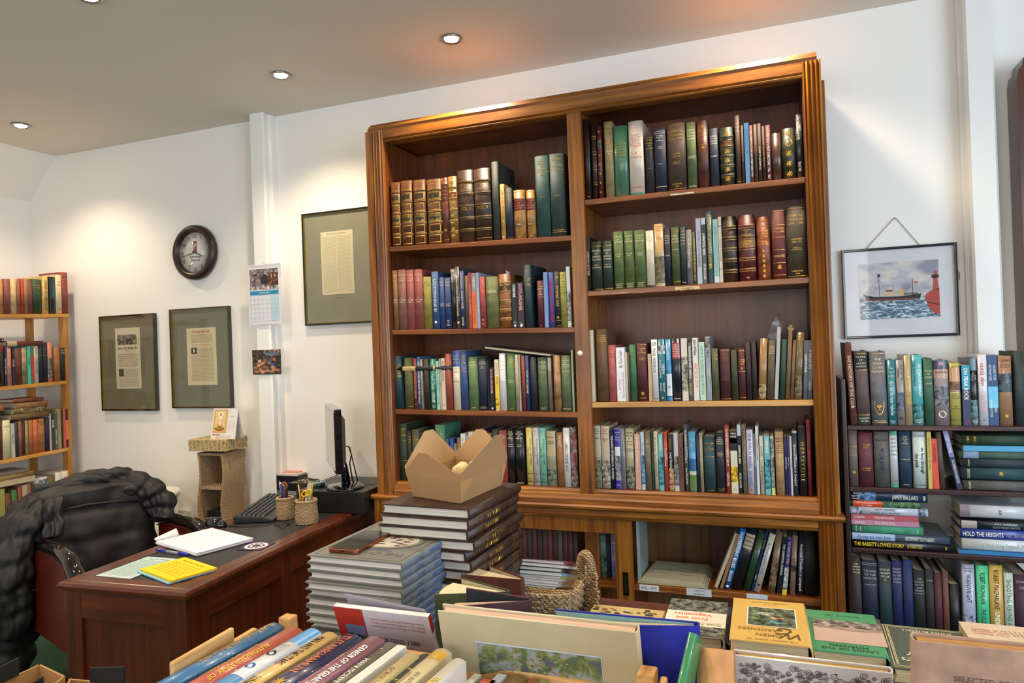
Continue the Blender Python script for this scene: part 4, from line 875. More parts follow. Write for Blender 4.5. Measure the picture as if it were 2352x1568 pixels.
row("on right bay's bottom shelf", "books on the right bay's bottom shelf", (1, -.325), ZR4, ((120, 797), (2215, 880)), [
 (120, 180, 200, 'J', '989080', 'r .5 1.0 a8a08c;p .1 .45 7a7868;h .86 .97 k Liverpool|Under|James I;h .78 .82 k LIVERPOOL'),
 (183, 265, 205, 'J', 'b8a890', 'r .52 1.0 bca890;p .06 .45 a0988a;h .87 .97 r Liverpool|Under|Charles I;h .75 .81 k LIVERPOOL|AND'),
 (272, 310, 240, 'J', '141a3c', 'v .1 .96 w THE VOICE OF LIVERPOOL BUSINESS:'),
 (313, 368, 230, 'J', 'c0c4cc', 'r .7 1.0 3a2a94;r .0 .14 3a2a94;p .2 .55 909098;h .8 .96 w Liverpool|&|Manchester|Railway;h .04 .09 w HULL', dict(desc='purple and white jacketed hardback')),
 (372, 415, 230, 'J', '7c7e80', 'v .25 .85 b Trade and traders in mid-Victorian Liverpool'),
 (420, 498, 230, 'J', 'a8a080', 'p .02 .38 787c64;h .72 .96 k WILLIAM|ROSCOE|OF|LIVERPOOL|1753-1831;h .62 .68 k GEORGE|CHANDLER;r .0 .02 6a1c1c', dict(desc='cream jacketed hardback with grey ship picture')),
 (508, 563, 280, 'P', 'd09a88', 'v .4 .95 w Buildings of Liverpool'),
 (568, 602, 262, 'P', 'b8c4d0', 'p .1 .6 6a9ac8;vi .3 .9 b On a reach of opportunities', dict(desc='white paperback with blue splashes')),
 (607, 662, 255, 'C', '74684e', 'h .7 .88 c Sir|William Brown'),
 (668, 690, 240, 'P', '203c28', 'v .2 .8 g IN SEARCH OF LIVERPOOL'),
 (692, 732, 255, 'J', 'c8c09c', 'v .25 .9 k An Illustrated History of Liverpool;r .0 .02 6a1c1c'),
 (737, 783, 280, 'P', '5ab0b8', 'p .1 .6 4a98a8;vB .7 .96 w LIVERPOOL', dict(desc='aqua paperback with sky pattern')),
 (787, 825, 262, 'J', 'b83420', 'v .25 .9 w Tuesday Morning'),
 (832, 880, 285, 'P', '201a1a', 'v .7 .97 g Liverpool;v .4 .68 w Joseph Sharples;p .0 .4 c09070', dict(desc='black paperback with tan photo foot')),
 (885, 928, 270, 'P', 'b8b8b4', 'p .1 .6 8c8c8c;vB .2 .4 k CANAL', dict(desc='white and black photographic paperback')),
 (930, 975, 290, 'P', '70483c', 'v .1 .9 k LIFE IN OLD LIVERPOOL'),
 (985, 1022, 190, 'J', '4c5054', 'v .4 .94 w Mr. Hawthorne Goes to England;v .1 .35 w James O\'Donald Mays', dict(desc='tall grey jacketed hardback with white title')),
 (1028, 1098, 260, 'J', '4a94c0', "r .02 .28 5a7a3c;r .28 .34 c0c4b0;r .34 .55 2a6090;vui .6 .9 n Scotland's|Tarren Coast", dict(desc='blue seaside jacketed hardback')),
 (1103, 1133, 285, 'C', '16244c', ''),
 (1135, 1165, 270, 'C', 'a4946c', ''),
 (1170, 1285, 305, 'C', '23454c', 'h .75 .9 g A HISTORY|OF|LIVERPOOL;h .62 .66 g RAMSAY MUIR;h .02 .05 g WILLIAMS'),
 (1292, 1372, 265, 'C', '1c2430', 'h .8 .93 c THE|LIVERPOOL|REPERTORY|THEATRE;h .6 .68 c GRACE|WYNDHAM|GOLDIE;h .02 .08 g METHUEN|LONDON'),
 (1380, 1425, 200, 'J', '9c4030', 'v .4 .95 w RATHBONES OF LIVERPOOL 1845-73;v .1 .3 c LIVERPOOL PRESS'),
 (1432, 1500, 248, 'P', 'd4ccb0', 'r .68 1.0 201c1c;r .8 .88 b83020;p .18 .42 d8a820;hB .88 .98 w COLD|HOUSE;h .04 .08 k Mike|Brunner', dict(desc='cream paperback with black and yellow drawing')),
 (1503, 1540, 190, 'P', '121214', 'r .84 1.0 b4b8c0;vB .34 .8 w LIVERPOOL SEEN;v .08 .3 w PETER DAVIES', dict(desc='black paperback titled LIVERPOOL SEEN')),
 (1545, 1585, 190, 'C', '7c6c58', 'v .6 .95 k The age of printing of Liverpool'),
 (1590, 1655, 240, 'J', 'c0bcd0', 'v .4 .95 u OUR MEN IN BRAZIL;vi .12 .36 b IAN SARGEN;o .06 r .3'),
 (1657, 1678, 280, 'P', '6c6864', 'v .2 .9 w THE RIVER MERSEY'),
 (1680, 1708, 205, 'P', 'c4c8d4', 'v .4 .9 k A JOURNEY TO REMEMBER'),
 (1713, 1755, 300, 'J', 'ccc4a8', 'v .1 .9 k PIONEERS AND PERSEVERANCE'),
 (1760, 1815, 295, 'P', '5ab0b8', 'p .1 .6 4a98a8;vB .7 .96 w LIVERPOOL', dict(desc='aqua paperback with sky pattern')),
 (1820, 1855, 300, 'P', 'b0b0a8', 'p .12 .95 8c8c8c;r .0 .12 c8c878', dict(desc='black and white photographic paperback')),
 (1865, 1950, 262, 'C', 'b48c58', 'h .83 .92 k LIVERPOOL|SHIPPING;h .76 .81 k A SHORT|HISTORY;h .66 .72 k GEORGE|CHANDLER;l .74 k;h .06 .16 k #;h .02 .04 k PHOENIX'),
 (1955, 1980, 305, 'P', '221e50', 'v .2 .9 w LIVERPOOL SHIPS'),
 (1983, 2005, 305, 'P', '2c2470', 'vi .2 .95 w Victorian Vision'),
 (2008, 2028, 300, 'P', 'c4c4b0', 'v .3 .8 G A DAY IN TIME'),
 (2032, 2080, 250, 'J', '28324c', 'v .1 .85 w American Travellers in Liverpool;r .97 1.0 b0a890'),
 (2090, 2165, 215, 'C', '15181c', 'v .16 .84 g M E R S E Y S I D E'),
 (2175, 2213, 140, 'C', '8c2018', 'v .55 .95 n LIVERPOOL MEMORIES;v .05 .2 n Fritz Nicklin', dict(desc='tall red cloth hardback with dark lettering')),
], maxback=.17, zfix=.8871)
# lower cupboard: glazed left side, open right side
ZG = (1180, 1180, 6.535); ZC = (1160, 1170, 3.0154)
GB = ((60, 985), (1560, 1010))
row("behind the bookcase's glazed cupboard door", 'books behind the glazed cupboard door', (1, -.29), ZG, GB,
 [(60+i*76-(300 if i < 0 else 0), 132+i*76, 150+i*4, 'C', ['6a1828', '6a1828', '3c2420', '5c1c24', '441a22', '54202a', '602c2c', '441a1c', '54504e', '4c1a22', '501a26', '38161c'][i], 'h .7 .9 g REPORT|VOLUME' if i < 4 else '') for i in range(12)]+
 [(1262, 1405, 175, 'J', '6c9088', 'p .1 .45 5a7870;h .8 .95 n THE|LIVERPOOL|PRIVATEERS;h .68 .74 k George|CHANDLER', dict(desc='pale blue-green hardback with sailing ship')),
  (1408, 1460, 160, 'C', '1a2c50', ''),
  (1475, 1548, 165, 'J', 'a4a0c8', 'v .4 .95 n MEN IN BRAZIL;vi .15 .36 u IAN SARGEN;o .06 r .4')], ref=985, zfix=zg2+.0006)
row("in the bookcase's open cupboard", 'books in the open cupboard', (1, -.31), ZC, ((1440, 545), (2180, 622)), [
 (1448, 1472, 175, 'P', 'b8a888', '', dict(tl=1590)),
 (1486, 1508, 180, 'P', '94683c', '', dict(tl=1604)),
 (1513, 1558, 142, 'J', '0e6ab0', 'vB .35 .95 w WATERFRONT BLUES;v .12 .3 w BRIAN JACKSON;o .04 w .4', dict(tl=1626, desc='blue jacketed hardback titled WATERFRONT BLUES')),
 (1563, 1637, 128, 'J', '12141c', 'R .65 .88 b8a890;h .67 .86 k VICTORIAN|LIVERPOOL|Jane Pearl', dict(tl=1680, desc='black hardback with beige title label')),
 (1645, 1700, 170, 'J', '1c4428', 'h .7 .9 g LIVERPOOL|AND ITS|HISTORY', dict(tl=1752)),
 (1703, 1719, 120, 'P', '14205c', 'v .5 .95 y CITY OF PORT;v .05 .4 w STREETS', dict(tl=1818)),
 (1722, 1765, 175, 'J', 'c4bca4', 'vi .3 .85 b An Autobiographical Sketch;o .12 k .4', dict(tl=1832)),
 (1820, 1868, 158, 'J', '74583a', 'p .1 .5 7a6448', dict(tl=1878, desc='mottled brown worn jacketed hardback')),
 (1882, 1913, 190, 'P', '14161a', 'v .3 .9 w THE LIVERPOOL SCHOOL', dict(tl=1926)),
 (1918, 1950, 205, 'P', '28288c', 'r .0 .1 e0c020;p .1 .5 b0b0b0;v .55 .95 y THE FRIENDS FIRST STORY', dict(tl=1958, desc='blue paperback with yellow foot')),
 (1970, 2010, 185, 'J', '94705c', 'v .3 .8 k LIVERPOOL;p .4 .5 484040', dict(tl=1990)),
 (2025, 2066, 200, 'J', '22283c', 'v .1 .9 w American Travellers in Liverpool', dict(tl=2036)),
 (2072, 2168, 145, 'C', '15170f', ''),
], depth=.15)
# ================================================================ dark bookcase on the right
ZA = (1900, 760, 5.204); ZB = (1900, 970, 4.9); ZD = (1900, 1260, 5.09)
RY = -.325
row("on dark bookcase's top shelf", "books on the dark bookcase's top shelf", (1, RY), ZA, ((270, 1124), (2352, 1128)), [
 (285, 368, 140, 'C', '703a30', 'v .1 .95 c THE HISTORY OF THE CLUB', dict(tl=205)),
 (372, 528, 240, 'C', '5c4a48', 'r .75 .95 1c2830;l .96 g;l .74 g;h .77 .94 c THE BOOK|OF|ARRAN|ARCHAEOLOGY;r .02 .12 1c2830;h .03 .11 c GLASGOW|MCMX;l .13 g', dict(tl=318)),
 (540, 735, 245, 'C', '68666a', 'l .97 g;l .03 g;h .7 .92 c THE|RIVER|CLYDE|MARWICK;h .04 .07 c MACLEHOSE;S .13 .32', dict(tl=500)),
 (740, 842, 345, 'J', '127684', 'h .72 .9 c THE|COUNTY|BOOKS;vi .15 .68 w Skye and the Inner Hebrides;h .02 .08 w Robert|HALE', dict(desc='teal jacketed hardback with ribbon emblem')),
 (846, 938, 345, 'J', '8c8480', 'v .65 .96 n SKYE AND THE|HEBRIDES;p .22 .5 5a6078;o .1 n .5', dict(desc='grey jacketed hardback with oval picture')),
 (942, 1030, 285, 'J', 'ac9668', 'v .3 .7 g THE WESTERN ISLES'),
 (1035, 1168, 285, 'J', '3aa4ac', 'p .0 .3 287c80;vB .33 .95 w SIR EDMUND HILLARY|;v .55 .93 n |Nothing Venture, Nothing Win;h .03 .09 w Hodder &|Stoughton', dict(desc='shiny aqua jacketed hardback with big white lettering')),
 (1176, 1290, 330, 'C', '34604a', 'h .6 .84 c THE VALE|OF|HODDENHAM|-|A. STEWART'),
 (1300, 1478, 350, 'J', '8c7c84', 'r .86 1.0 2c3a54;r .72 .86 b08c78;p .3 .6 70707c;h .79 .84 k SNOWDONIA;o .17 c .55;o .95 p .3', dict(desc='grey jacketed SNOWDONIA hardback with mountain')),
 (1485, 1613, 380, 'J', 'b0a440', 'r .55 .92 c08c68;r .54 .55 181818;r .93 .94 181818;r .08 .09 181818;p .56 .7 8a6a60;h .42 .52 k WANDERINGS|AMONG THE|HIGH ALPS;h .25 .32 k SIR|ALFRED WILLS', dict(desc='yellow jacketed hardback with orange mountain panel')),
 (1630, 1730, 410, 'P', '2a3a5c', 'r .6 1.0 2090b0;vB .42 .96 w ON PEAK ROCK;hB .04 .09 r BMC', dict(desc='blue paperback lettered ON PEAK ROCK')),
 (1736, 1820, 325, 'J', '14141c', 'r .82 1.0 5a7484;p .0 .38 5a8080;v .6 .82 s JAMES|CRAGS;h .03 .08 w HALE', dict(desc='black jacketed hardback with grey top')),
 (1830, 1942, 280, 'J', 'ccccd8', 'vi .5 .95 r nanda devi;v .18 .44 p John Roskelley;h .05 .1 n #', dict(desc='white jacketed hardback with red italic lettering')),
 (1945, 2065, 285, 'P', '1a4a7c', 'r .25 .55 6ac0e4;v .6 .9 w QUEST FOR|ADVENTURE;v .12 .36 w CHRIS|BONINGTON', dict(desc='blue mountain paperback lettered QUEST FOR ADVENTURE')),
 (2072, 2235, 300, 'J', 'a07454', 'p .48 .75 3c505c;h .9 .98 k CAVING;h .83 .89 k EPISODES OF|EXPLORATION;O .1 .18 1', dict(desc='torn tan jacketed hardback lettered CAVING')),
 (2268, 2390, 245, 'C', '2c3a38', ''),
], ref=1112, zfix=1.1436)
row("on dark bookcase's second shelf", "books on the dark bookcase's second shelf", (1, RY), ZB, ((255, 720), (2215, 790)), [
 (258, 360, 88, 'C', '6c5854', 'l .7 g;l .55 g;O .2 .3 1'),
 (370, 535, 115, 'C', '622a34', 'h .7 .8 g RAMBLES IN|NORTH|DERBY;h .28 .36 g UNIVERSAL|SCHOOL'),
 (545, 716, 105, 'C', '5a5656', 'v .3 .7 n MOORLANDS;h .82 .88 n FEAR GORRY'),
 (722, 812, 100, 'J', 'b4bcc0', 'r .93 1.0 3c9070;r .0 .06 3c9070;h .55 .9 n EAST|AND|WEST|OF THE|RIVER;h .1 .13 n WILSON', dict(desc='white jacketed hardback with green ends')),
 (830, 965, 97, 'C', '1a3c54', 'h .76 .92 c THE|PATH|TO|ROME;h .48 .52 c H. BELLOC;h .04 .07 c NELSON'),
 (985, 1138, 105, 'J', 'c4d0cc', 'vB .15 .82 k on foot through|the peak;h .9 .95 n Crowther;h .03 .07 k W. L. MARSDEN', dict(desc='white hardback lettered on foot through the peak')),
 (1143, 1192, 105, 'P', 'c0b04c', 'v .3 .95 e EXPLORATIONS IN THE PEAK'),
 (1200, 1270, 188, 'P', 'e0401c', 'v .5 .95 k YORKSHIRE', dict(tl=1165)),
 (1276, 1335, 110, 'C', '54443c', '', dict(tl=1225)),
 (1468, 1530, 97, 'P', '2a345c', 'r .55 1.0 7c80b0;v .6 .95 w LOST ALONE;v .1 .5 w THE CAMERON WILLIAMS STORY', dict(tl=1300, desc='lavender and navy paperback leaning left')),
], ref=730, zfix=.9293)
flat('', 'flat stack on the dark bookcase second shelf', (1, RY), ZB, [
 (1535, 2420, 640, 748, 'C', '565552', 'h .86 .97 c WILD FLOWERS', 'thick grey cloth book, lowest of flat stack on dark bookcase second shelf', dict(s=.034, z=.9297)),
 (1520, 2420, 505, 638, 'C', '16424a', 'h .86 .97 c DOG SHORES;O .45 .55 1', 'dark teal cloth book with gilt bird, second from bottom of flat stack', dict(s=.034)),
 (1520, 2420, 405, 503, 'C', '1a3440', 'hi .86 .97 c The Wild North', 'dark slate cloth book, third from bottom of flat stack on second shelf', dict(s=.034)),
 (1490, 2420, 322, 403, 'C', '3a5a4c', 'r .76 .95 7a94b0', 'grey-green cloth book with pale blue spine label in flat stack', dict(s=.034)),
 (1535, 2420, 258, 320, 'P', '3aa0d0', '', 'thin shiny light blue paperback second from top of flat stack', dict(s=.034)),
 (1510, 2420, 140, 256, 'C', '1a3c28', 'h .78 .96 g THE HEART|OF THE WEST', 'dark green cloth book topmost of flat stack on dark bookcase second shelf', dict(s=.034)),
])
flat('', 'left flat stack on the dark bookcase third shelf', (1, RY), ZB, [
 (285, 1430, 1352, 1436, 'J', '12141c', 'vB .48 .98 y THE BASSETT-LOWKE STORY;v .3 .45 y By Roland Fuller;hB .03 .12 y NC', 'black book with bold yellow lettering, lowest of left flat stack', dict(s=.036, d=.2, z=.7171)),
 (285, 1383, 1272, 1350, 'J', '3c4a60', 'r .55 1.0 9ab0cc;vi .6 .95 b Flying to the Sun;v .15 .45 w GEOFFREY CUTHBERT', 'blue-grey book lettered Flying to the Sun above black book', dict(s=.036, d=.2)),
 (280, 1085, 1180, 1270, 'C', '2c9470', 'h .85 .97 c Lakeland|Dales;h .04 .12 c Ward', 'green cloth book in left flat stack under pink journals', dict(s=.036)),
 (275, 1038, 1120, 1178, 'P', 'bc7898', 'v .35 .65 w THE FELL AND ROCK JOURNAL;v .8 .95 w LONDON', 'pale pink journal paperback above green book in left flat stack', dict(s=.036)),
 (272, 1030, 1060, 1118, 'P', 'b84c5c', 'v .35 .65 w THE FELL AND ROCK JOURNAL;v .8 .95 w LONDON', 'rose red journal paperback above pale pink journal in flat stack', dict(s=.036)),
 (258, 1138, 975, 1058, 'J', 'b4b8cc', 'vi .3 .78 n KATY CROPPER|A Dog\'s Life in The Dales;p .84 .98 a0a8c0;p .03 .12 8088a0', "white book lettered A Dog's Life in The Dales in flat stack", dict(s=.036)),
 (258, 1065, 905, 973, 'J', '3c5c40', 'r .54 .95 cc4420;p .02 .52 4c7850;v .6 .92 w Still the Real Lakeland|A.H. Griffin', 'green and orange Lakeland book second from top of left stack', dict(s=.036)),
 (262, 1135, 800, 903, 'J', '18304c', 'p .66 .9 5a80b0;v .12 .45 w JAMES BALLARD;v .88 .98 w ONE|AND TWO|HALVES;hB .01 .08 w BBB', 'dark blue book with photo panel, topmost of left flat stack', dict(s=.036)),
])
flat('', 'right flat stack on the dark bookcase third shelf', (1, RY), ZB, [
 (1480, 2450, 1430, 1474, 'P', '1a78b8', '', 'thin bright blue paperback, lowest of the right flat stack', dict(s=.036, z=.7171)),
 (1520, 2450, 1302, 1428, 'J', 'c8d0d4', 'vi .6 .95 s Nicholas Crane;v .1 .75 s A Walk Along England\'s Meridian', 'white jacketed book below blue HOLD THE HEIGHTS book', dict(s=.036)),
 (1500, 2450, 1190, 1300, 'J', '1c3498', 'vB .48 .97 w HOLD THE HEIGHTS;v .2 .45 s WALT UNSWORTH', 'royal blue book lettered HOLD THE HEIGHTS in right flat stack', dict(s=.036)),
 (1505, 2450, 1100, 1188, 'J', '14202c', 'r .8 .99 a09890;v .25 .65 s MAX HASTINGS|SCATTERED SHOTS', 'black book with grey picture end, second from top of right stack', dict(s=.036)),
 (1500, 2450, 925, 1065, 'J', 'bcc0c8', 'r .88 1.0 80707c;h .48 .56 n 8/9', 'torn white jacketed book topmost of right flat stack', dict(s=.036)),
])
row("on dark bookcase's fourth shelf", "books on the dark bookcase's fourth shelf", (1, RY), ZD, ((290, 1120), (2352, 1175)), [
 (302, 422, 85, 'C', '3c2c2c', 'h .78 .92 c THE|EMPIRE|OF THE|HITTITES'),
 (430, 620, 140, 'C', '141e3c', 'l .96 s;l .94 s;h .75 .89 s THE LAND|OF THE|HITTITES;h .68 .71 s GARSTANG'),
 (625, 775, 150, 'C', '203840', 'h .75 .92 c HISTORY AND|MONUMENTS|OF UR|B'),
 (780, 905, 145, 'C', '141e58', 'h .72 .92 s RECENT|DISCOVERY|IN THE|BIBLICAL|WORLD'),
 (908, 1025, 130, 'C', '16285c', 'h .8 .94 b HISTORY|OF'),
 (1030, 1165, 250, 'C', '10181c', 'h .7 .9 s THE|ARCHAEOLOGY|OF THE|OLD|TESTAMENT;l .68 s'),
 (1170, 1270, 240, 'C', '241e22', 'h .8 .9 s THE HISTORY'),
 (1274, 1365, 280, 'C', '4c2028', ''),
 (1368, 1440, 265, 'C', '683a30', ''),
 (1443, 1570, 420, 'L', '101014', '', dict(desc='short black leather book with gilt head')),
 (1602, 1755, 190, 'J', 'a8acc8', 'h .91 .97 n HUNTER|DAVIES;v .55 .88 n WAINWRIGHT;p .1 .4 a8acc4', dict(desc='pale lavender jacketed hardback with grey sketch')),
 (1768, 1912, 200, 'J', '2cc488', 'v .55 .92 n ROBERT MACFARLANE;v .2 .5 n THE OLD WAYS', dict(desc='bright mint green jacketed hardback')),
 (1917, 2080, 195, 'J', 'c89c30', 'v .5 .95 k ROBERT MACFARLANE;vB .12 .47 w UNDERLAND', dict(desc='mustard yellow hardback reading UNDERLAND')),
 (2092, 2205, 290, 'J', 'b8c0b8', 'v .1 .92 G SHOOTING, FISHING AND GUNS'),
 (2212, 2390, 310, 'C', '3c1a30', 'h .8 .95 s VOYAGES|OF'),
], ref=880, zfix=.3956)
# ================================================================ pine shelves on the left wall
ZP = (0, 600, 5.229); ZQ = (0, 880, 4.9); LX = -3.915
row("on pine shelves' top board", 'books on the top pine board', (0, LX), ZP, ((0, 634), (800, 628)), [
 (-60, -2, 215, 'C', '8c2c20', ''), (2, 56, 215, 'C', 'b88038', ''), (62, 138, 212, 'C', '8c4034', ''), (145, 216, 210, 'C', 'd0b070', '', dict(desc='cream cloth hardback')), (219, 262, 215, 'C', '985830', ''),
 (264, 300, 208, 'C', 'b02c18', ''), (303, 345, 210, 'C', 'a07038', ''), (348, 405, 225, 'C', '74402c', ''), (415, 524, 215, 'C', '2c4424', 'h .72 .85 g GREEN|DALE'),
 (530, 598, 180, 'J', 'd0a848', 'v .1 .9 k LADIES OF CREATION', dict(desc='yellow jacketed hardback')), (603, 622, 185, 'P', '18161a', ''), (624, 682, 187, 'J', '1c2028', 'v .4 .95 t TALES OF BEIRUT'),
 (688, 758, 160, 'J', 'd4c090', 'h .7 .85 e THE|FINAL;O .06 .14 1'), (762, 840, 130, 'C', '903820', 'h .86 .92 k HISTORY;h .78 .81 k NEWTON;l .7 k', dict(d=.19, desc='large rust red cloth hardback'))], depth=.16)
row("on pine shelves' second board", 'books on the second pine board', (0, LX), ZP, ((80, 1497), (810, 1428)), [
 (2, 62, 1010, 'J', '241c14', 'r .85 1.0 8c2820', dict(desc='black hardback with red top')), (72, 101, 1030, 'P', '1c2444', 'v .1 .9 w DIARY OF THE WORLD'), (104, 152, 1045, 'C', 'c07c64', ''), (156, 187, 1045, 'P', '30201c', 'v .3 .9 w FORTRESS'),
 (192, 277, 1040, 'C', '6c2c1c', ''), (280, 342, 1035, 'L', 'a08c58', ''), (347, 386, 1005, 'P', '34c0ac', 'v .3 .9 k THE LIFE'), (389, 424, 985, 'P', '607030', 'r .1 .7 c03420', dict(desc='green and red paperback')),
 (428, 481, 983, 'J', 'd0c8b4', 'v .2 .95 k FOREIGN CORRESPONDENT'), (484, 534, 980, 'C', '141c2c', 'h .6 .9 g THE|STORY'), (537, 587, 972, 'C', '141c2c', 'h .6 .9 g THE|STORY'), (590, 641, 975, 'J', 'd07858', 'p .1 .6 7a7460', dict(desc='salmon jacketed hardback with pictures')),
 (643, 664, 1030, 'C', '5c4420', ''), (666, 739, 1030, 'C', 'a8641c', ''), (742, 806, 1035, 'C', '1c1c1a', 'h .8 .95 c HENRY|THOREAU')], depth=.15)
row("on pine shelves' third board", 'books on the third pine board', (0, LX), ZQ, ((45, 858), (785, 718)), [
 (-70, -4, 400, 'C', '503018', ''), (0, 45, 395, 'C', '6c2418', ''), (49, 136, 415, 'J', 'd4d0a0', 'h .8 .87 t GREENMANTLE'), (140, 181, 450, 'P', 'c4c0b0', 'v .3 .8 k THE DOG'), (184, 221, 430, 'C', '303840', ''), (223, 258, 425, 'C', '90583c', ''), (260, 300, 425, 'C', '5c2018', ''),
 (303, 336, 415, 'C', 'a89464', ''), (339, 384, 415, 'C', 'b4641c', ''), (387, 440, 410, 'C', 'd0641c', ''), (443, 528, 395, 'C', 'b06a2c', 'h .8 .93 k THE DOG|STAR'), (531, 574, 385, 'C', '1c2044', ''), (576, 592, 340, 'P', 'c8c0b0', ''), (594, 630, 345, 'P', '383028', 'vB .5 .95 w FATHER'), (632, 662, 335, 'P', '50544c', 'v .1 .6 w THE ISLE OF MAN'),
 (665, 706, 290, 'P', '948c50', ''), (708, 721, 290, 'P', '2c241c', ''), (723, 752, 295, 'P', 'd04028', ''), (755, 782, 285, 'P', 'e07020', 'r .0 .2 181818;r .7 1.0 181818', dict(desc='orange paperback with black ends'))], depth=.13)
row("on pine shelves' fourth board", 'books on the fourth pine board', (0, LX), ZQ, ((0, 1690), (790, 1490)), [
 (0, 52, 1190, 'P', 'a8a040', ''), (60, 130, 1240, 'C', '6c3c18', ''), (135, 200, 1200, 'C', '2c6c3c', ''), (205, 250, 1165, 'C', '8c3c1c', ''), (253, 310, 1145, 'P', 'c0b090', ''), (313, 350, 1130, 'P', 'b0604c', ''),
 (402, 450, 1070, 'P', 'c8c0b4', 'vB .6 .98 r STALIN'), (455, 553, 1052, 'J', 'b8bcc0', 'p .6 .95 8c949c', dict(desc='white hardback with portrait photo')), (558, 628, 1040, 'C', '6c5c1c', ''), (633, 703, 1000, 'J', 'ccc8bc', 'h .7 .88 e TAYLOR'), (707, 788, 985, 'J', 'd4c8c0', 'hB .6 .95 r STA|LIN', dict(desc='white jacketed hardback with big red letters'))], depth=.17, ref=1150)

def pflat(z, ents): flat('', 'books lying on the pine shelves', (0, LX), z, ents)
pflat(ZP, [(75, 525, 958, 1022, 'C', '6c2420', 'r .72 .97 c8b088', 'dark red cloth book with cream label lying on second pine board books')])
pflat(ZP, [(-120, 50, 925, 975, 'J', '14120f', 'o .1 c .4', 'black book lying at the left end of second pine board books')])
pflat(ZQ, [(130, 560, 352, 416, 'C', '7c5c24', '', 'olive brown worn cloth book, lowest of four lying on third pine board books'), (158, 535, 288, 350, 'J', '5c5430', 'p .1 .9 8a7a50', 'mottled green pictorial hardback lying third down on pine shelf pile'), (190, 545, 222, 286, 'C', 'a06a28', '', 'golden brown cloth book lying second from top of pine shelf pile'), (150, 495, 180, 220, 'C', '84401c', '', 'rust brown cloth book topmost of the pile on third pine board')])
pflat(ZQ, [(-120, 60, 330, 386, 'C', '2c2018', '', 'dark brown book lying at left edge above third pine board'), (-120, 42, 268, 328, 'C', 'c8641c', '', 'orange cloth book lying at left edge above dark brown book')])
pflat(ZQ, [(-60, 400, 1118, 1185, 'P', 'c4b48c', '', 'cream paper bound volume, lowest of three lying on fourth pine board'), (-60, 392, 1060, 1116, 'C', 'a07c34', '', 'ochre worn book lying in the middle of three on fourth pine board'), (-60, 320, 1020, 1058, 'P', '746a60', '', 'grey-brown magazine topmost of three lying on the fourth pine board')])

# ================================================================ things on the back wall
ident = lambda x, y, z: Vector((x, y, z))
def onwall(px, py, off=0): return onY(px, py, -off)
def frame(name, label, p0, p1, fc, mat_col, fw=.009, depth=.02, gilt='a88a38', cat='picture', group=None):
    a = onY(p0[0], p0[1], -.02); b = onY(p1[0], p1[1], -.02)
    x0, x1, z0, z1 = a.x, b.x, b.z, a.z
    t = thing(name, label, cat, group=group)
    s = MB()
    for A, B in (((x0, -.0215, z0), (x0+fw, -.002, z1)), ((x1-fw, -.0215, z0), (x1, -.002, z1)), ((x0+fw, -.0215, z1-fw), (x1-fw, -.002, z1)), ((x0+fw, -.0215, z0), (x1-fw, -.002, z0+fw))): s.box(A, B, I['gloss'], lin(fc))
    g = fw*.55
    for A, B in (((x0+fw, -.0195, z0+fw), (x0+fw+g*.6, -.012, z1-fw)), ((x1-fw-g*.6, -.0195, z0+fw), (x1-fw, -.012, z1-fw)), ((x0+fw, -.0195, z1-fw-g*.6), (x1-fw, -.012, z1-fw)), ((x0+fw, -.0195, z0+fw), (x1-fw, -.012, z0+fw+g*.6))): s.box(A, B, I['foil'], lin(gilt))
    s.build('frame', t)
    s = MB(); s.box((x0+fw*.8, -.012, z0+fw*.8), (x1-fw*.8, -.003, z1-fw*.8), I['paper'], lin(mat_col)); s.build('mount', t)
    s = MB(); s.box((x0+fw*.9, -.0155, z0+fw*.9), (x1-fw*.9, -.0145, z1-fw*.9), 0); s.build('glass', t, [PANE])
    return t, x0, x1, z0, z1
def textlines(s, x0, x1, z0, z1, n, y, col, words=None, seed=1, size=None, just=True):
    rr = random.Random(seed); W = 'the of and to in that his was it which for with by this were him as they from had their being upon all not so when such more into king army house great lord'.split()
    h = (z1-z0)/n
    for i in range(n):
        zc = z1-(i+.5)*h; st = ''
        want = (x1-x0) if (i < n-1 or just) else (x1-x0)*.6
        sz = size or h*.95
        while twidth(st)*sz < want*1.0: st += rr.choice(W)+' '
        s.text(st.strip(), x0, zc, sz, lambda u, v: (u, y, v), lin(col), 6, want, align='L')
def quad(s, x0, x1, z0, z1, y, m, c): s.poly([(x0, y, z0), (x1, y, z0), (x1, y, z1), (x0, y, z1)], m, c)
wt = lambda y: (lambda u, v: (u, y, v))
GF = 'black frames with grey-green mounts'
t, x0, x1, z0, z1 = frame('framed_page', 'black framed old page headed by an engraved picture, left of two low frames', (227, 727), (361, 943), '1c1812', '6e6850', group=GF)
def fx(u): return x0+(x1-x0)*u
def fz(v): return z1-(z1-z0)*v
s = MB(); s.box((fx(.27), -.0128, fz(.77)), (fx(.72), -.012, fz(.135)), 6, lin('c8bc9c')); Y = -.0131
quad(s, fx(.31), fx(.66), fz(.31), fz(.205), Y, I['pic'], lin('7a7260'))
s.text('History of the Rebellion, &c.', fx(.49), fz(.345), .02, wt(Y), lin('2c2820'), 6, (x1-x0)*.36, 'b')
s.text('BOOK IX.', fx(.49), fz(.37), .008, wt(Y), lin('3c382c'))
textlines(s, fx(.32), fx(.67), fz(.54), fz(.40), 7, Y, '4c4638', seed=3); textlines(s, fx(.42), fx(.67), fz(.64), fz(.56), 7, Y, '4c4638', seed=4); textlines(s, fx(.32), fx(.67), fz(.75), fz(.64), 9, Y, '4c4638', seed=5)
quad(s, fx(.32), fx(.41), fz(.64), fz(.56), Y, I['pic'], lin('544c40')); s.text('1689', fx(.5), fz(.80), .008, wt(-.0125), lin('3a3426'))
s.build('printed_page', t)
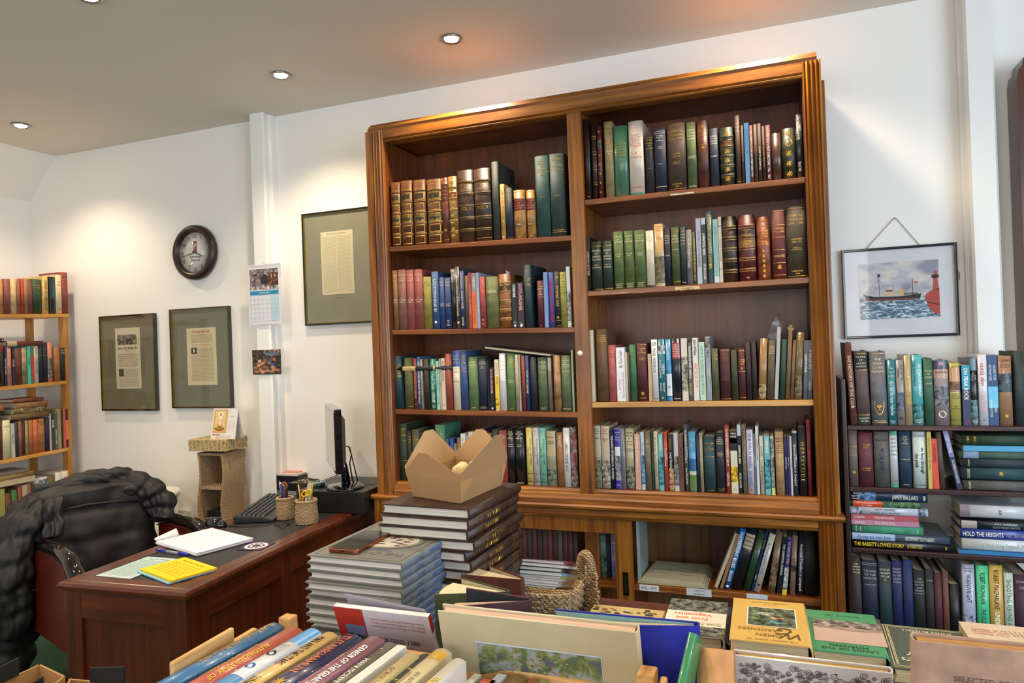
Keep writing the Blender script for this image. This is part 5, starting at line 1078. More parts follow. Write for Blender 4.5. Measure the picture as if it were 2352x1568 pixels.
t, x0, x1, z0, z1 = frame('framed_page', 'black framed prayer book page with red heading, right of two low frames', (388, 711), (533, 937), '1c1812', '6a6a56', group=GF)
s = MB(); s.box((fx(.27), -.0128, fz(.77)), (fx(.76), -.012, fz(.20)), 6, lin('c8bc94'))
s.text('At the Burial of the Dead.', fx(.51), fz(.235), .022, wt(Y), lin('b03428'), 6, (x1-x0)*.3, 'b')
textlines(s, fx(.34), fx(.70), fz(.35), fz(.26), 8, Y, '2c261c', seed=6); textlines(s, fx(.36), fx(.68), fz(.385), fz(.36), 2, Y, 'b84838', seed=7)
textlines(s, fx(.46), fx(.71), fz(.46), fz(.395), 5, Y, '1c1814', seed=8); textlines(s, fx(.34), fx(.71), fz(.73), fz(.465), 20, Y, '1c1814', seed=9)
quad(s, fx(.34), fx(.44), fz(.46), fz(.395), Y, I['pic'], lin('3c362e')); s.text('B', fx(.39), fz(.427), .026, wt(Y-.0003), lin('e0d4b4'), style='b')
s.text('BOOK OF COMMON PRAYER', fx(.5), fz(.805), .007, wt(-.0125), lin('3a3426')); s.build('printed_page', t)
t, x0, x1, z0, z1 = frame('framed_page', 'large black framed two-column old page partly behind the bookcase', (692, 492), (862, 740), '1c1812', '84826c', group=GF)
s = MB(); px0, px1 = onY(737, 560, -.012).x, onY(812, 600, -.012).x; pz1, pz0 = onY(775, 530, -.012).z, onY(780, 675, -.012).z
s.box((px0, -.0128, pz0), (px1, -.012, pz1), 6, lin('d0c8a4')); w = px1-px0; h = pz1-pz0
textlines(s, px0+w*.06, px0+w*.47, pz0+h*.03, pz0+h*.93, 44, Y, '8a8060', seed=11); textlines(s, px0+w*.53, px0+w*.94, pz0+h*.03, pz0+h*.93, 44, Y, '8a8060', seed=12)
s.text('The History of England', px0+w*.5, pz0+h*.965, .012, wt(Y), lin('5a5240'), 6, w*.6)
for u in (.03, .5, .97): s.box((px0+w*u, Y, pz0+h*.02), (px0+w*u+.0008, Y+.0002, pz0+h*.98), 6, lin('a09878'))
s.text('OLD STATUTE PAGE', px0+w*.55, pz0-.018, .006, wt(-.0125), lin('4a4434')); s.build('printed_page', t)

# ship picture hanging from a nail by a string
a = onY(1932, 575, -.022); b = onY(2206, 770, -.022)
SX0, SX1, SZ1, SZ0 = a.x, b.x, a.z, b.z
fw = .010; t = thing('ship_picture', 'black framed watercolour of a steamship beside a red lightship on white mount', 'picture')
tilt = math.atan2(.004, .39)
s = MB()
for A, B in (((SX0, -.024, SZ0), (SX0+fw, -.004, SZ1)), ((SX1-fw, -.024, SZ0), (SX1, -.004, SZ1)), ((SX0+fw, -.024, SZ1-fw), (SX1-fw, -.004, SZ1)), ((SX0+fw, -.024, SZ0), (SX1-fw, -.004, SZ0+fw))): s.bbox(A, B, .003, I['gloss'], lin('16181e'), ax=2 if B[0]-A[0] < .02 else 0)
s.build('frame', t)
s = MB(); s.box((SX0+fw*.8, -.012, SZ0+fw*.8), (SX1-fw*.8, -.004, SZ1-fw*.8), 6, lin('cfcfd4')); s.build('mount', t)
s = MB(); s.box((SX0+fw*.9, -.018, SZ0+fw*.9), (SX1-fw*.9, -.017, SZ1-fw*.9), 0); s.build('glass', t, [PANE])
p0 = onY(1972, 607, -.013); p1 = onY(2160, 727, -.013); PX0, PX1, PZ0, PZ1 = p0.x, p1.x, p1.z, p0.z
U = lambda u: PX0+(PX1-PX0)*u
V = lambda v: PZ1-(PZ1-PZ0)*v
def pic_sky():
    m, nt, bb = newmat('watercolour_sky'); mp = mapping(nt, (9, 9, 16)); n = N(nt, 'ShaderNodeTexNoise', Scale=1.3, Detail=5.0); nt.links.new(mp.outputs[0], n.inputs['Vector'])
    r = ramp(nt, [(.35, lin('8c8c9c')), (.5, lin('b4b4bc')), (.6, lin('d0c8c0')), (.75, lin('8ca0bc'))]); nt.links.new(n.outputs[0], r.inputs[0]); nt.links.new(r.outputs[0], bb.inputs['Base Color']); bb.inputs['Roughness'].default_value = .8; return m
def pic_sea():
    m, nt, bb = newmat('watercolour_sea'); mp = mapping(nt, (35, 35, 120)); n = N(nt, 'ShaderNodeTexNoise', Scale=1.4, Detail=6.0, Roughness=.6, Distortion=.8); nt.links.new(mp.outputs[0], n.inputs['Vector'])
    r = ramp(nt, [(.36, lin('2c4868')), (.47, lin('44687c')), (.54, lin('88a0b0')), (.62, lin('dce4ea'))]); nt.links.new(n.outputs[0], r.inputs[0]); nt.links.new(r.outputs[0], bb.inputs['Base Color']); bb.inputs['Roughness'].default_value = .8; return m
SKY, SEA = pic_sky(), pic_sea()
s = MB(); s.box((U(0), -.0132, V(1)), (U(1), -.0121, V(.62)), 0); s.build('painted_sea', t, [SEA])
s = MB(); s.box((U(0), -.0132, V(.62)), (U(1), -.0121, V(0)), 0); s.build('painted_sky', t, [SKY])
s = MB(); y = -.0135
P = lambda pts, c, yy=y: s.poly([(U(u), yy, V(v)) for u, v in reversed(pts)], 6, lin(c))
P([(.04, .55), (.2, .60), (.5, .61), (.78, .58), (.76, .66), (.62, .68), (.1, .67)], '1c2030'); P([(.06, .64), (.74, .645), (.74, .67), (.08, .67)], '7a3428', y-.0002)
P([(.32, .52), (.44, .52), (.46, .60), (.3, .60)], 'c8b090'); P([(.34, .49), (.42, .49), (.42, .52), (.34, .52)], '8a3c28'); P([(.50, .48), (.54, .48), (.55, .59), (.50, .59)], 'd8b048'); P([(.56, .55), (.74, .555), (.74, .59), (.56, .59)], '6a6458')
for u, v0, v1 in ((.25, .2, .6), (.67, .3, .6), (.43, .4, .5)): P([(u, v0), (u+.006, v0), (u+.006, v1), (u, v1)], '2c2c34')
for (ua, va), (ub, vb) in (((.25, .3), (.06, .55)), ((.25, .3), (.34, .5)), ((.67, .35), (.56, .56)), ((.67, .35), (.78, .58))): P([(ua, va), (ua+.004, va), (ub+.004, vb), (ub, vb)], '504c50')
P([(.235, .2), (.27, .2), (.27, .25), (.235, .25)], '1c1c28')
P([(.82, .62), (.88, .55), (1.0, .50), (1.0, .96), (.92, .92), (.85, .80)], 'a8443c'); P([(.84, .72), (1.0, .78), (1.0, .80), (.84, .74)], '5a2428', y-.0002); P([(.93, .3), (.98, .3), (.99, .52), (.92, .54)], 'b04c40'); P([(.91, .26), (1.0, .26), (1.0, .32), (.91, .32)], '3c2c34'); P([(.94, .2), (.98, .2), (.98, .26), (.94, .26)], 'a84438')
P([(.70, .36), (.74, .37), (.74, .40), (.70, .39)], 'c03028')
s.build('painted_ships', t)
nail = onY(2056, 501, -.006)
s = MB(); s.tube([(nail.x, -.002, nail.z), (nail.x, -.012, nail.z)], .0025, I['metal'], lin('9a9a98')); s.build('nail', t)
s = MB(); s.tube([(SX0+.085, -.005, SZ1-.004), (nail.x-.002, -.006, nail.z+.002), (nail.x+.002, -.006, nail.z+.002), (SX1-.115, -.005, SZ1-.004)], .0013, I['paper'], lin('a09078'), 6)
s.tube([(SX1-.002, -.006, SZ1-.10), (SX1+.008, -.008, SZ1-.115), (SX1+.006, -.008, SZ1-.14)], .0012, I['paper'], lin('5a4a3c'), 6)
s.build('hanging_string', t)

# clock
cc0 = onY(443, 579, -.035); R = .152
CT = lambda p: Vector((cc0.x+p.x, -.002-p.z, cc0.z+p.y))
t = thing('wall_clock', 'round dark brown wall clock with white printed face', 'clock')
s = MB(); s.lathe([(.0005, 0), (R-.01, 0), (R, .012), (R-.002, .030), (R-.016, .043), (R-.034, .042), (R-.041, .030), (R-.041, .016), (.0005, .016)], I['plastic'], lin('2c1812'), 64, T=CT); s.build('rim', t)
s = MB(); s.lathe([(.0005, .0165), (R-.0415, .0165), (R-.0415, .018), (.0005, .018)], I['paper'], lin('efebe0'), 64, T=CT); face = s.build('face', t)
s = MB(); yy = -.0205; r0 = .089; TH = math.radians(2)
for n in range(1, 13):
    a = math.radians(n*30); s.text(str(n), cc0.x+r0*math.sin(a), cc0.z+r0*math.cos(a)*1.02, .030, wt(yy), lin('3a342e'))
s.text('Birkenhead', cc0.x+.004, cc0.z-.022, .020, wt(yy), lin('14110f'), 6, .080, 'b'); s.text('Press Ltd.', cc0.x+.004, cc0.z-.040, .020, wt(yy), lin('14110f'), 6, .060, 'b'); s.text('QUARTZ', cc0.x, cc0.z-.104, .006, wt(yy), lin('14110f'))
s.build('numerals', t)
s = MB(); quad(s, cc0.x-.010, cc0.x+.014, cc0.z+.002, cc0.z+.062, yy, 6, lin('8c3c34')); s.text('P', cc0.x+.002, cc0.z+.036, .040, wt(yy-.0003), lin('d8d0c4'), style='b'); s.build('logo_panel', t)
for nm, deg, ln, w in (('minute_hand', 258.0, .094, .003), ('hour_hand', 112.0, .070, .004)):
    a = math.radians(deg); d = Vector((math.sin(a), 0, math.cos(a))); q = Vector((math.cos(a), 0, -math.sin(a))); c0 = Vector((cc0.x, -.024 if nm[0] == 'm' else -.0225, cc0.z)); s = MB()
    pts = [c0-d*.018-q*w, c0+d*ln-q*w*.4, c0+d*ln+q*w*.4, c0-d*.018+q*w]; s.loft([[tuple(p) for p in pts], [tuple(p+Vector((0, -.0008, 0))) for p in pts]], I['plastic'], lin('101010'), smooth=False); s.build(nm, t)
s = MB(); s.lathe([(.0005, .018), (.006, .018), (.006, .026), (.0005, .026)], I['plastic'], lin('141210'), 16, T=CT); s.build('hub', t)
s = MB(); s.lathe([(.0005, .034), (R-.0405, .034), (R-.0405, .035), (.0005, .035)], 0, (1, 1, 1), 48, T=CT); s.build('clock_glass', t, [PANE])

# wall calendar
a = onY(568, 611, -.098); b = onY(648, 743, -.098); t = thing('wall_calendar', 'white January wall calendar with street scene picture hanging on the pipe casing', 'calendar')
x0, x1, z0, z1 = a.x, b.x, b.z, a.z; yb = -.094
s = MB(); s.box((x0, yb-.004, z0), (x1, yb, z1), 6, lin('d4d4dc')); s.build('sheets', t)
s = MB(); Y = yb-.0045; fx2, fz2 = fx, fz
quad(s, fx(.06), fx(.93), fz(.355), fz(.07), Y, I['pic'], lin('8c7c80')); quad(s, fx(.62), fx(.93), fz(.355), fz(.14), Y-.0002, I['pic'], lin('6a4438')); s.poly([(fx(.40), Y-.0003, fz(.32)), (fx(.62), Y-.0003, fz(.32)), (fx(.62), Y-.0003, fz(.2)), (fx(.5), Y-.0003, fz(.15)), (fx(.40), Y-.0003, fz(.22))], 6, lin('2c2830'))
for i in range(5): quad(s, fx(.66+i*.055), fx(.69+i*.055), fz(.22), fz(.17), Y-.0004, 6, lin('c8b070' if i % 2 else '3a3034'))
quad(s, fx(.06), fx(.93), fz(.42), fz(.355), Y, I['pic'], lin('b8b0b4')); quad(s, fx(.06), fx(.93), fz(.50), fz(.435), Y, 6, lin('1c84b0')); s.text('J A N U A R Y', fx(.5), fz(.467), .011, wt(Y-.0003), lin('e8eef4'), style='b')
quad(s, fx(.69), fx(.93), fz(.94), fz(.505), Y, 6, lin('b0ccd8'))
for i in range(8):
    u = .06+.87*i/7; s.box((fx(u), Y-.0003, fz(.94)), (fx(u)+.0007, Y, fz(.505)), 6, lin('9cb0bc'))
for j in range(7):
    v = .505+.435*j/6
    s.box((fx(.06), Y-.0003, fz(v)), (fx(.93), Y, fz(v)+.0007), 6, lin('9cb0bc'))
n = 1
for j in range(1, 6):
    for i in range(7):
        if j == 1 and i < 2 or n > 31: continue
        s.text(str(n), fx(.075+.87*i/7)+.003, fz(.515+.435*j/6+.018), .006, wt(Y-.0003), lin('5a6470')); n += 1
s.build('printed_page', t)
s = MB()
for i in range(26):
    u = x0+.006+(x1-x0-.012)*i/25
    s.tube([(u, yb-.006, z1-.007), (u, yb-.008, z1+.001), (u, yb-.003, z1+.004), (u, yb+.001, z1)], .0008, I['plastic'], lin('dcdce0'), 5)
s.tube([(fx(.46), yb-.002, z1+.002), (fx(.47), yb-.002, z1+.014), (fx(.5), yb-.002, z1+.019), (fx(.53), yb-.002, z1+.014), (fx(.54), yb-.002, z1+.002)], .001, I['plastic'], lin('e4e4e4'), 6)
s.build('wire_binding', t)
# postcard below
a = onY(580, 804, -.095); b = onY(646, 859, -.095); s = MB(); nn = 8; x0, x1, z0, z1 = a.x, b.x, b.z, a.z
row0 = []
for i in range(nn+1):
    u = i/nn; bow = .004*math.sin(PI*u); row0.append((x0+(x1-x0)*u, -.0925-.005*(1-u)-bow*0))
for k, (yo, m, c) in enumerate(((0, 6, lin('c8c8c8')),)):
    s.loft([[(x, y, z0) for x, y in row0]+[(x, y-.0006, z0) for x, y in reversed(row0)], [(x, y, z1) for x, y in row0]+[(x, y-.0006, z1) for x, y in reversed(row0)]], 6, lin('c8c8c8'))
pc = s.build('postcard'); tag(pc, 'colour photo postcard of stacked boxes stuck to the pipe casing below calendar', 'postcard')
s = MB(); Y0 = lambda x: -.0925-.005*(1-(x-x0)/(x1-x0))-.0009
rr = random.Random(4)
def pq(u0, u1, v0, v1, c, m=5, o=0): s.poly([(x0+(x1-x0)*u, Y0(x0+(x1-x0)*u)-o, z1-(z1-z0)*v) for u, v in ((u0, v1), (u1, v1), (u1, v0), (u0, v0))], m, lin(c))
pq(0, 1, 0, 1, '4c3c34'); pq(.4, .95, 0, .25, '8c7468', 5, .0002); pq(.45, .9, .12, .22, '5a6a84', 6, .0003)
for k in range(34):
    u, v = rr.random()*.85, .35+rr.random()*.5; pq(u, u+.08+.05*v, v, v+.10, rr.choice(['b07858', 'c08c6c', '9c6a4c', 'd0b0a0', '3c5a9c', '8c5a44']), 6, .0003+k*.00002)
o = s.build('printed_picture', pc)

# socket and bin
s = MB(); q = onY(420, 1179, -.012); s.bbox((q.x-.045, -.022, q.z-.05), (q.x+.045, -.0005, q.z+.02), .006, I['plastic'], lin('d4d0c4'), ax=1); tag(s.build('wall_socket'), 'white plastic wall socket box low on the back wall', 'socket')
q = onY(353, 1150, -.17); t = thing('waste_bin', 'white plastic waste bin by the back wall behind the coat', 'bin', (q.x, -.175, 0)); zt = onY(365, 1128, -.17).z
s = MB(); s.lathe([(.0005, 0), (.10, 0), (.125, zt-.03), (.118, zt-.03), (.095, .01), (.0005, .01)], I['plastic'], lin('d4d4d0'), 36); s.build('body', t)
s = MB(); s.lathe([(.112, zt-.03), (.136, zt-.03), (.139, zt-.012), (.133, zt), (.118, zt-.002), (.112, zt-.02)], I['plastic'], lin('dcdcd6'), 36); s.build('rim', t)

# ================================================================ wicker shelf tower with box and desk calendar
def weave_mat():
    m, nt, b = newmat('woven_seagrass'); mp = mapping(nt, (1, 1, 1)); w = N(nt, 'ShaderNodeTexWave', Scale=60.0, Distortion=3.0, Detail=2.0); w.bands_direction = 'Z'; nt.links.new(mp.outputs[0], w.inputs['Vector'])
    w2 = N(nt, 'ShaderNodeTexWave', Scale=45.0, Distortion=4.0, Detail=2.0); w2.bands_direction = 'DIAGONAL'; nt.links.new(mp.outputs[0], w2.inputs['Vector'])
    mu = N(nt, 'ShaderNodeMath', operation='MULTIPLY'); nt.links.new(w.outputs['Fac'], mu.inputs[0]); nt.links.new(w2.outputs['Fac'], mu.inputs[1])
    r = ramp(nt, [(0, lin('86684a')), (.2, lin('b8986c')), (.7, lin('dcc4a0'))]); nt.links.new(mu.outputs[0], r.inputs[0]); nt.links.new(r.outputs[0], b.inputs['Base Color']); b.inputs['Roughness'].default_value = .8; bump(nt, b, mu.outputs[0], .9, .004); return m
WEAVE = weave_mat()
yf, yb2 = -.205, -.05
wx0 = onY(454, 1045, yf).x; wx1 = onY(511, 1045, yf).x; wz = onY(511, 1041, yf).z
t = thing('wicker_shelf_tower', 'tall narrow woven seagrass shelf tower with open cubbies against back wall', 'shelf')
wave = lambda z: .010*math.sin((wz-z)/.38*2*PI)
def wpanel(xc, th, nm):
    s = MB(); rings = []; nz = 40
    for i in range(nz+1):
        z = wz*i/nz; o = wave(z); bl = .010*math.cos((wz-z)/.19*2*PI)
        rings.append([(xc+o-th, yf, z), (xc+o+th, yf, z), (xc+o+th, yb2+bl, z), (xc+o-th, yb2+bl, z)])
    s.loft(rings, 0, smooth=False); return s.build(nm, t, [WEAVE])
wpanel(wx0+.006, .006, 'side_panel'); wpanel(wx1-.006, .006, 'side_panel')
zs = [wz-.006-k*.175 for k in range(6)]
for z in zs:
    s = MB(); o = wave(z); s.box((wx0+o+.0125, yf+.002, z-.008), (wx1+o-.0125, yb2-.004, z+.004), 0); s.build('shelf', t, [WEAVE])
s = MB(); s.box((wx0-.004, yb2-.006, .01), (wx1+.004, yb2+.0, wz-.01), 0); s.build('back_panel', t, [WEAVE])
s = MB()
for xc in (wx0+.006, wx1-.006):
    for sd in (-1, 1): s.tube([(xc+wave(z)+sd*.003+.0008*math.sin(z*700), yf-.002+.0008*math.cos(z*700), z) for z in [wz*k/150 for k in range(151)]], .0036, 0, seg=6)
s.build('plaited_edges', t, [WEAVE])
s = MB(); zz = zs[2]+.0046; rr = random.Random(3)
for k in range(4):
    s.bbox((wx0+.035+rr.random()*.008, yf+.01, zz+k*.013), (wx1-.012+wave(zz)-.003, yb2-.02, zz+k*.013+.012), .005, I['fabric'], lin('15161c' if k else '2a3444'), ax=1)
tag(s.build('folded_cloth'), 'folded dark cloth pouches lying in the second wicker cubby', 'cloth')
# floral gift box
def floral_mat():
    m, nt, b = newmat('kraft_paper'); mp = mapping(nt, (1, 1, 1)); n = N(nt, 'ShaderNodeTexNoise', Scale=90.0, Detail=3.0); nt.links.new(mp.outputs[0], n.inputs['Vector'])
    r = ramp(nt, [(.3, lin('a89060')), (.7, lin('bca674'))]); nt.links.new(n.outputs[0], r.inputs[0]); nt.links.new(r.outputs[0], b.inputs['Base Color']); b.inputs['Roughness'].default_value = .7; return m
KRAFT = floral_mat()
bx0 = onY(431, 1015, -.23).x; bx1 = onY(512, 1020, -.23).x; bz0 = wz+.012; bz1 = bz0+.062
t = thing('floral_gift_box', 'kraft cardboard box printed with purple flowers on the wicker tower', 'box', ((bx0+bx1)/2, -.14, bz0)); t.rotation_euler = (0, 0, math.radians(3)); hw = (bx1-bx0)/2; hd = .085
s = MB(); s.box((-hw, -hd, 0), (hw, hd, .060), 0); bevel(s.build('box_body', t, [KRAFT]), .0015)
s = MB(); rr = random.Random(12)
def flower(f, u, v, r, c):
    for q in range(5):
        a = q*2*PI/5+.3; s.poly([f(u, v), f(u+r*math.cos(a-.5), v+r*math.sin(a-.5)), f(u+1.25*r*math.cos(a), v+1.25*r*math.sin(a)), f(u+r*math.cos(a+.5), v+r*math.sin(a+.5))], 6, lin(c))
for f, W in ((lambda u, v: (-hw+u, -hd-.0006, v), 2*hw), (lambda u, v: (hw+.0006, -hd+u, v), 2*hd), (lambda u, v: (-hw+u, -hd+v*2.6, .0607), 2*hw)):
    k = 0
    for i in range(9):
        u = W*(i+.5)/9; top = (i % 2 == 0)
        pts = [(u+.006*math.sin(v*130+i), v) for v in [.004+.052*q/6 for q in range(7)]]
        for q in range(6): (a, b), (c, d) = pts[q], pts[q+1]; s.poly([f(a, b), f(a+.0014, b), f(c+.0014, d), f(c, d)], 6, lin('6c5c2c'))
        flower(f, u+.002, .046 if top else .018, .0052, 'a060a0' if i % 3 else 'b878a8')
        for q in range(3):
            lu, lv = u+rr.uniform(-.008, .008), rr.uniform(.008, .054); s.poly([f(lu, lv), f(lu+.004, lv+.003), f(lu+.003, lv+.009), f(lu-.002, lv+.005)], 6, lin('5a8c3c'))
s.build('flower_print', t)
# tent calendar on the box
cz = bz0+.0606; p0 = onY(484, 990, -.19); p1 = onY(542, 992, -.19); cw = p1.x-p0.x; chh = .155
t = thing('desk_calendar', 'small standing tent calendar with seated figure picture on the floral box', 'calendar', (p0.x+cw/2, -.165, cz)); t.rotation_euler = (0, 0, math.radians(-2))
T2 = lambda u, v, o=0: (u, -.030+.030*(v/chh)-.0008-o, v)
s = MB(); h2 = cw/2
s.loft([[(-h2, -.030, 0), (-h2, 0, chh), (-h2, .032, 0), (-h2, .030, 0), (-h2, 0, chh-.006), (-h2, -.028, 0)], [(h2, -.030, 0), (h2, 0, chh), (h2, .032, 0), (h2, .030, 0), (h2, 0, chh-.006), (h2, -.028, 0)]], 6, lin('d8d4d0'), smooth=False); s.build('card_stand', t)
s = MB()
def tq(u0, u1, v0, v1, c, m=6, o=.0003): s.poly([T2(u0*cw-h2, v0*chh, o), T2(u1*cw-h2, v0*chh, o), T2(u1*cw-h2, v1*chh, o), T2(u0*cw-h2, v1*chh, o)], m, lin(c))
tq(.06, .60, .2, .95, 'c8a05c'); tq(.12, .54, .26, .9, 'd8bc84', o=.0004)
def te(u, v, ru, rv, c, o): s.poly([T2((u+ru*math.cos(q*PI/8))*cw-h2, (v+rv*math.sin(q*PI/8))*chh, o) for q in range(16)], 6, lin(c))
te(.33, .80, .11, .085, 'e8e0d0', .0005); te(.33, .33, .2, .07, 'a03c20', .0005); te(.33, .36, .15, .05, '8c9428', .0006); te(.33, .50, .11, .13, 'c8543c', .0006); te(.33, .52, .07, .11, 'e4ccb0', .0007); te(.33, .70, .075, .065, 'e8d8c4', .0008); te(.33, .79, .05, .05, 'c09030', .0009); te(.21, .52, .04, .06, 'dcc0a0', .0007); te(.45, .50, .04, .06, 'dcc0a0', .0007)
for j in range(6):
    for i in range(7): s.text(str((j*7+i) % 31+1), (.65+.045*i)*cw-h2, (.58-.06*j)*chh, .0045, lambda a, b: T2(a, b, .0005), lin('8c7878'))
s.text('APRIL', .8*cw-h2, .74*chh, .007, lambda a, b: T2(a, b, .0005), lin('6c5450')); s.text("MAYYA'S", .22*cw-h2, .135*chh, .012, lambda a, b: T2(a, b, .0005), lin('a02c24'), style='b')
for j in range(3): textlines_c = s.text('importers and wholesale suppliers of fine foods', 0, (.10-.03*j)*chh, .005, lambda a, b: T2(a, b, .0005), lin('b86460'), 6, cw*.85)
s.build('printed_page', t)
s = MB()
for i in range(16): u = -h2+.005+(cw-.01)*i/15; s.tube([(u, -.004, chh-.004), (u, 0, chh+.003), (u, .004, chh-.004)], .0006, I['metal'], lin('c0c0c0'), 5)
s.build('wire_binding', t)

# ================================================================ desk
DZ = .76; c0 = onZ(426, 1361, DZ); c1 = onZ(799, 1184, DZ); cl = onZ(152, 1330, DZ)
rz = math.atan2(-(c1.x-c0.x), c1.y-c0.y); DW = .505; DL = 1.31
DK = thing('pedestal_desk', 'dark mahogany pedestal desk with black leather inset top', 'desk', (c0.x, c0.y, 0), (0, 0, rz))
def desk_part(name, m, boxes, bev=.002, prof=None):
    s = MB()
    for a, b in boxes: s.box(a, b, 0)
    o = s.build(name, DK, [m]);
    if bev: bevel(o, bev)
    return o
def rim(m):   # rounded moulded edge running round the top
    prof = [(0, DZ-.030), (.004, DZ-.030), (.006, DZ-.024), (.012, DZ-.022), (.014, DZ-.012), (.010, DZ-.003), (.004, DZ), (-.012, DZ), (-.015, DZ-.002), (-.018, DZ), (-.060, DZ), (-.060, DZ-.030)]
    s = MB(); ins = .014
    cor = [(-DW+ins, ins, -1, -1), (-ins, ins, 1, -1), (-ins, DL-ins, 1, 1), (-DW+ins, DL-ins, -1, 1)]
    s.loft([[(x+sx*o, y+sy*o, z) for o, z in prof] for x, y, sx, sy in cor]+[[(cor[0][0]+cor[0][2]*o, cor[0][1]+cor[0][3]*o, z) for o, z in prof]], 0, caps=False, smooth=False)
    return s.build('moulded_top_edge', DK, [m])
rim(MAHX)
desk_part('leather_inset', LEATHD, [((-DW+.070, .070, DZ-.02), (-.070, DL-.07, DZ-.0012))], bev=0)
s = MB()
for k in range(2):
    i0 = .0755+k*.004
    for a, b in (((-DW+i0, i0, DZ-.0012), (-i0, i0+.001, DZ-.0010)), ((-DW+i0, DL-i0, DZ-.0012), (-i0, DL-i0+.001, DZ-.0010)), ((-DW+i0, i0, DZ-.0012), (-DW+i0+.001, DL-i0, DZ-.0010)), ((-i0-.001, i0, DZ-.0012), (-i0, DL-i0, DZ-.0010))): s.box(a, b, I['leather'], lin('2c2622'))
s.build('tooled_border', DK)
# near end panel: frame and sunk panel
e = .016; zt = DZ-.031
for nm, a, b in (('end_stile', (-DW+e, e, .0), (-DW+e+.065, e+.02, zt)), ('end_stile', (-e-.085, e, .0), (-e, e+.02, zt)), ('end_rail', (-DW+e+.065, e+.0005, zt-.085), (-e-.085, e+.02, zt)), ('end_rail', (-DW+e+.065, e+.0005, 0), (-e-.085, e+.02, .09))):
    desk_part(nm, MAHZ if 'stile' in nm else MAHX, [(a, b)])
desk_part('end_panel', MAHZ, [((-DW+e+.06, e+.012, .08), (-e-.08, e+.02, zt-.08))], bev=0)
# long front towards the aisle
ys = [e+.0205, .20, .62, .70, 1.10, DL-e]
for y0, y1 in ((e+.0205, .115), (.50, .56), (.93, .99), (DL-.09, DL-e)): desk_part('front_stile', MAHZ, [((-e-.02, y0, 0), (-e-.0002, y1, zt))])
for y0, y1 in ((.115, .50), (.56, .93), (.99, DL-.09)):
    desk_part('front_rail', MAHY, [((-e-.02, y0+.0002, zt-.085), (-e-.001, y1-.0002, zt))]); desk_part('front_rail', MAHY, [((-e-.02, y0+.0002, 0), (-e-.001, y1-.0002, .09))])
    desk_part('front_panel', MAHZ, [((-e-.02, y0, .085), (-e-.012, y1, zt-.08))], bev=0)
desk_part('rear_end_panel', MAHX, [((-DW+e, DL-e-.02, 0), (-e-.0205, DL-e, zt))])
desk_part('drawer_side', MAHY, [((-DW+e, e+.0205, 0), (-DW+e+.02, .45, zt)), ((-DW+e, .88, 0), (-DW+e+.02, DL-e-.021, zt)), ((-DW+e+.005, .45, zt-.11), (-DW+e+.02, .88, zt))])
def onD(px, py, h=0): return onZ(px, py, DZ+h)
# papers
def sheet(name, label, cat, P, thick, col, mesh=True, z=DZ+.0004, parent=None, m='paper'):
    pts = [Vector((p[0], p[1], 0)) for p in P]; s = MB()
    if (pts[1]-pts[0]).cross(pts[2]-pts[1]).z < 0: pts.reverse()
    s.loft([[(p.x, p.y, z) for p in pts], [(p.x, p.y, z+thick) for p in pts]], I[m], lin(col), smooth=False)
    o = s.build(name, parent)
    if label: tag(o, label, cat)
    return o
def rect(px_corner, w, l, ang, z=DZ):   # near-left corner, width, length, heading
    c = onZ(*px_corner, z); a = Vector((math.cos(ang), math.sin(ang), 0)); b = Vector((-math.sin(ang), math.cos(ang), 0))
    return [c, c+a*w, c+a*w+b*l, c+b*l], a, b, c
P, a, b, c = rect((220, 1322), .146, .21, math.radians(2)); A5 = sheet('leaflet', 'pale blue printed leaflet lying at the near end of the desk', 'leaflet', P, .0006, 'a8c0c0')
def on_sheet(s, a, b, c, w, l, z, rows, col, seed=1, u0=.08, u1=.92, v0=.08, v1=.9, size=None, rot=False):
    f = lambda u, v: tuple(c+a*u+b*v+Vector((0, 0, z-c.z)))
    rr = random.Random(seed); W = 'books wanted and rare maps prints of local history sea travel library sold bought here post free list'.split()
    h = l*(v1-v0)/rows
    for i in range(rows):
        st = ''
        while twidth(st)*h*.8 < w*(u1-u0): st += rr.choice(W)+' '
        s.text(st, w*u0, l*v1-(i+.5)*h, h*.8, f, lin(col), 6, w*(u1-u0), align='L')
s = MB(); on_sheet(s, a, b, c, .146, .21, DZ+.0012, 16, '4a5c60', 2, v1=.84); s.text('Open for Business', .073, .19, .012, lambda u, v: tuple(c+a*u+b*v+Vector((0, 0, .0012))), lin('30464c'), style='b'); s.build('print', A5)
ang = math.radians(-20)
P, a, b, c = rect((322, 1313), .215, .150, math.radians(-18), DZ+.0015)
t = thing('notepad', 'bright yellow printed pad on pale blue sheets on the desk', 'notepad', group=None)
sheet('blue_sheets', None, None, [p+Vector((-.004, -.008, 0)) for p in P], .004, '88b8cc', z=DZ+.0014, parent=t); P2 = [p+Vector((.0, .0, 0)) for p in P]
sheet('yellow_sheets', None, None, P2, .006, 'e8c010', z=DZ+.0058, parent=t)
s = MB(); f = lambda u, v: tuple(c+a*u+b*v+Vector((0, 0, DZ+.0122-c.z))); s.text('BOOK FAIR OF THE YEAR', .105, .128, .012, f, lin('6a5810'), 6, .15)
for k in range(7): s.text('first editions maps and prints bought and sold', .107, .108-.013*k, .009, f, lin('b08c10'), 6, .17)
s.build('print', t)
P, a, b, c = rect((358, 1250), .295, .222, math.radians(-17), DZ+.001)
t = thing('writing_pad', 'white spiral writing pad with curled pages on the desk', 'notepad')
for k in range(5): sheet('page', None, None, [p+Vector((.002*math.sin(k*2.1), .002*math.cos(k*1.7), 0)) for p in P], .0022, ['c8c4e0', 'd8d8e0', 'd0d0dc', 'dcdce4', 'e4e4ea'][k], z=DZ+.0005+k*.0026, parent=t)
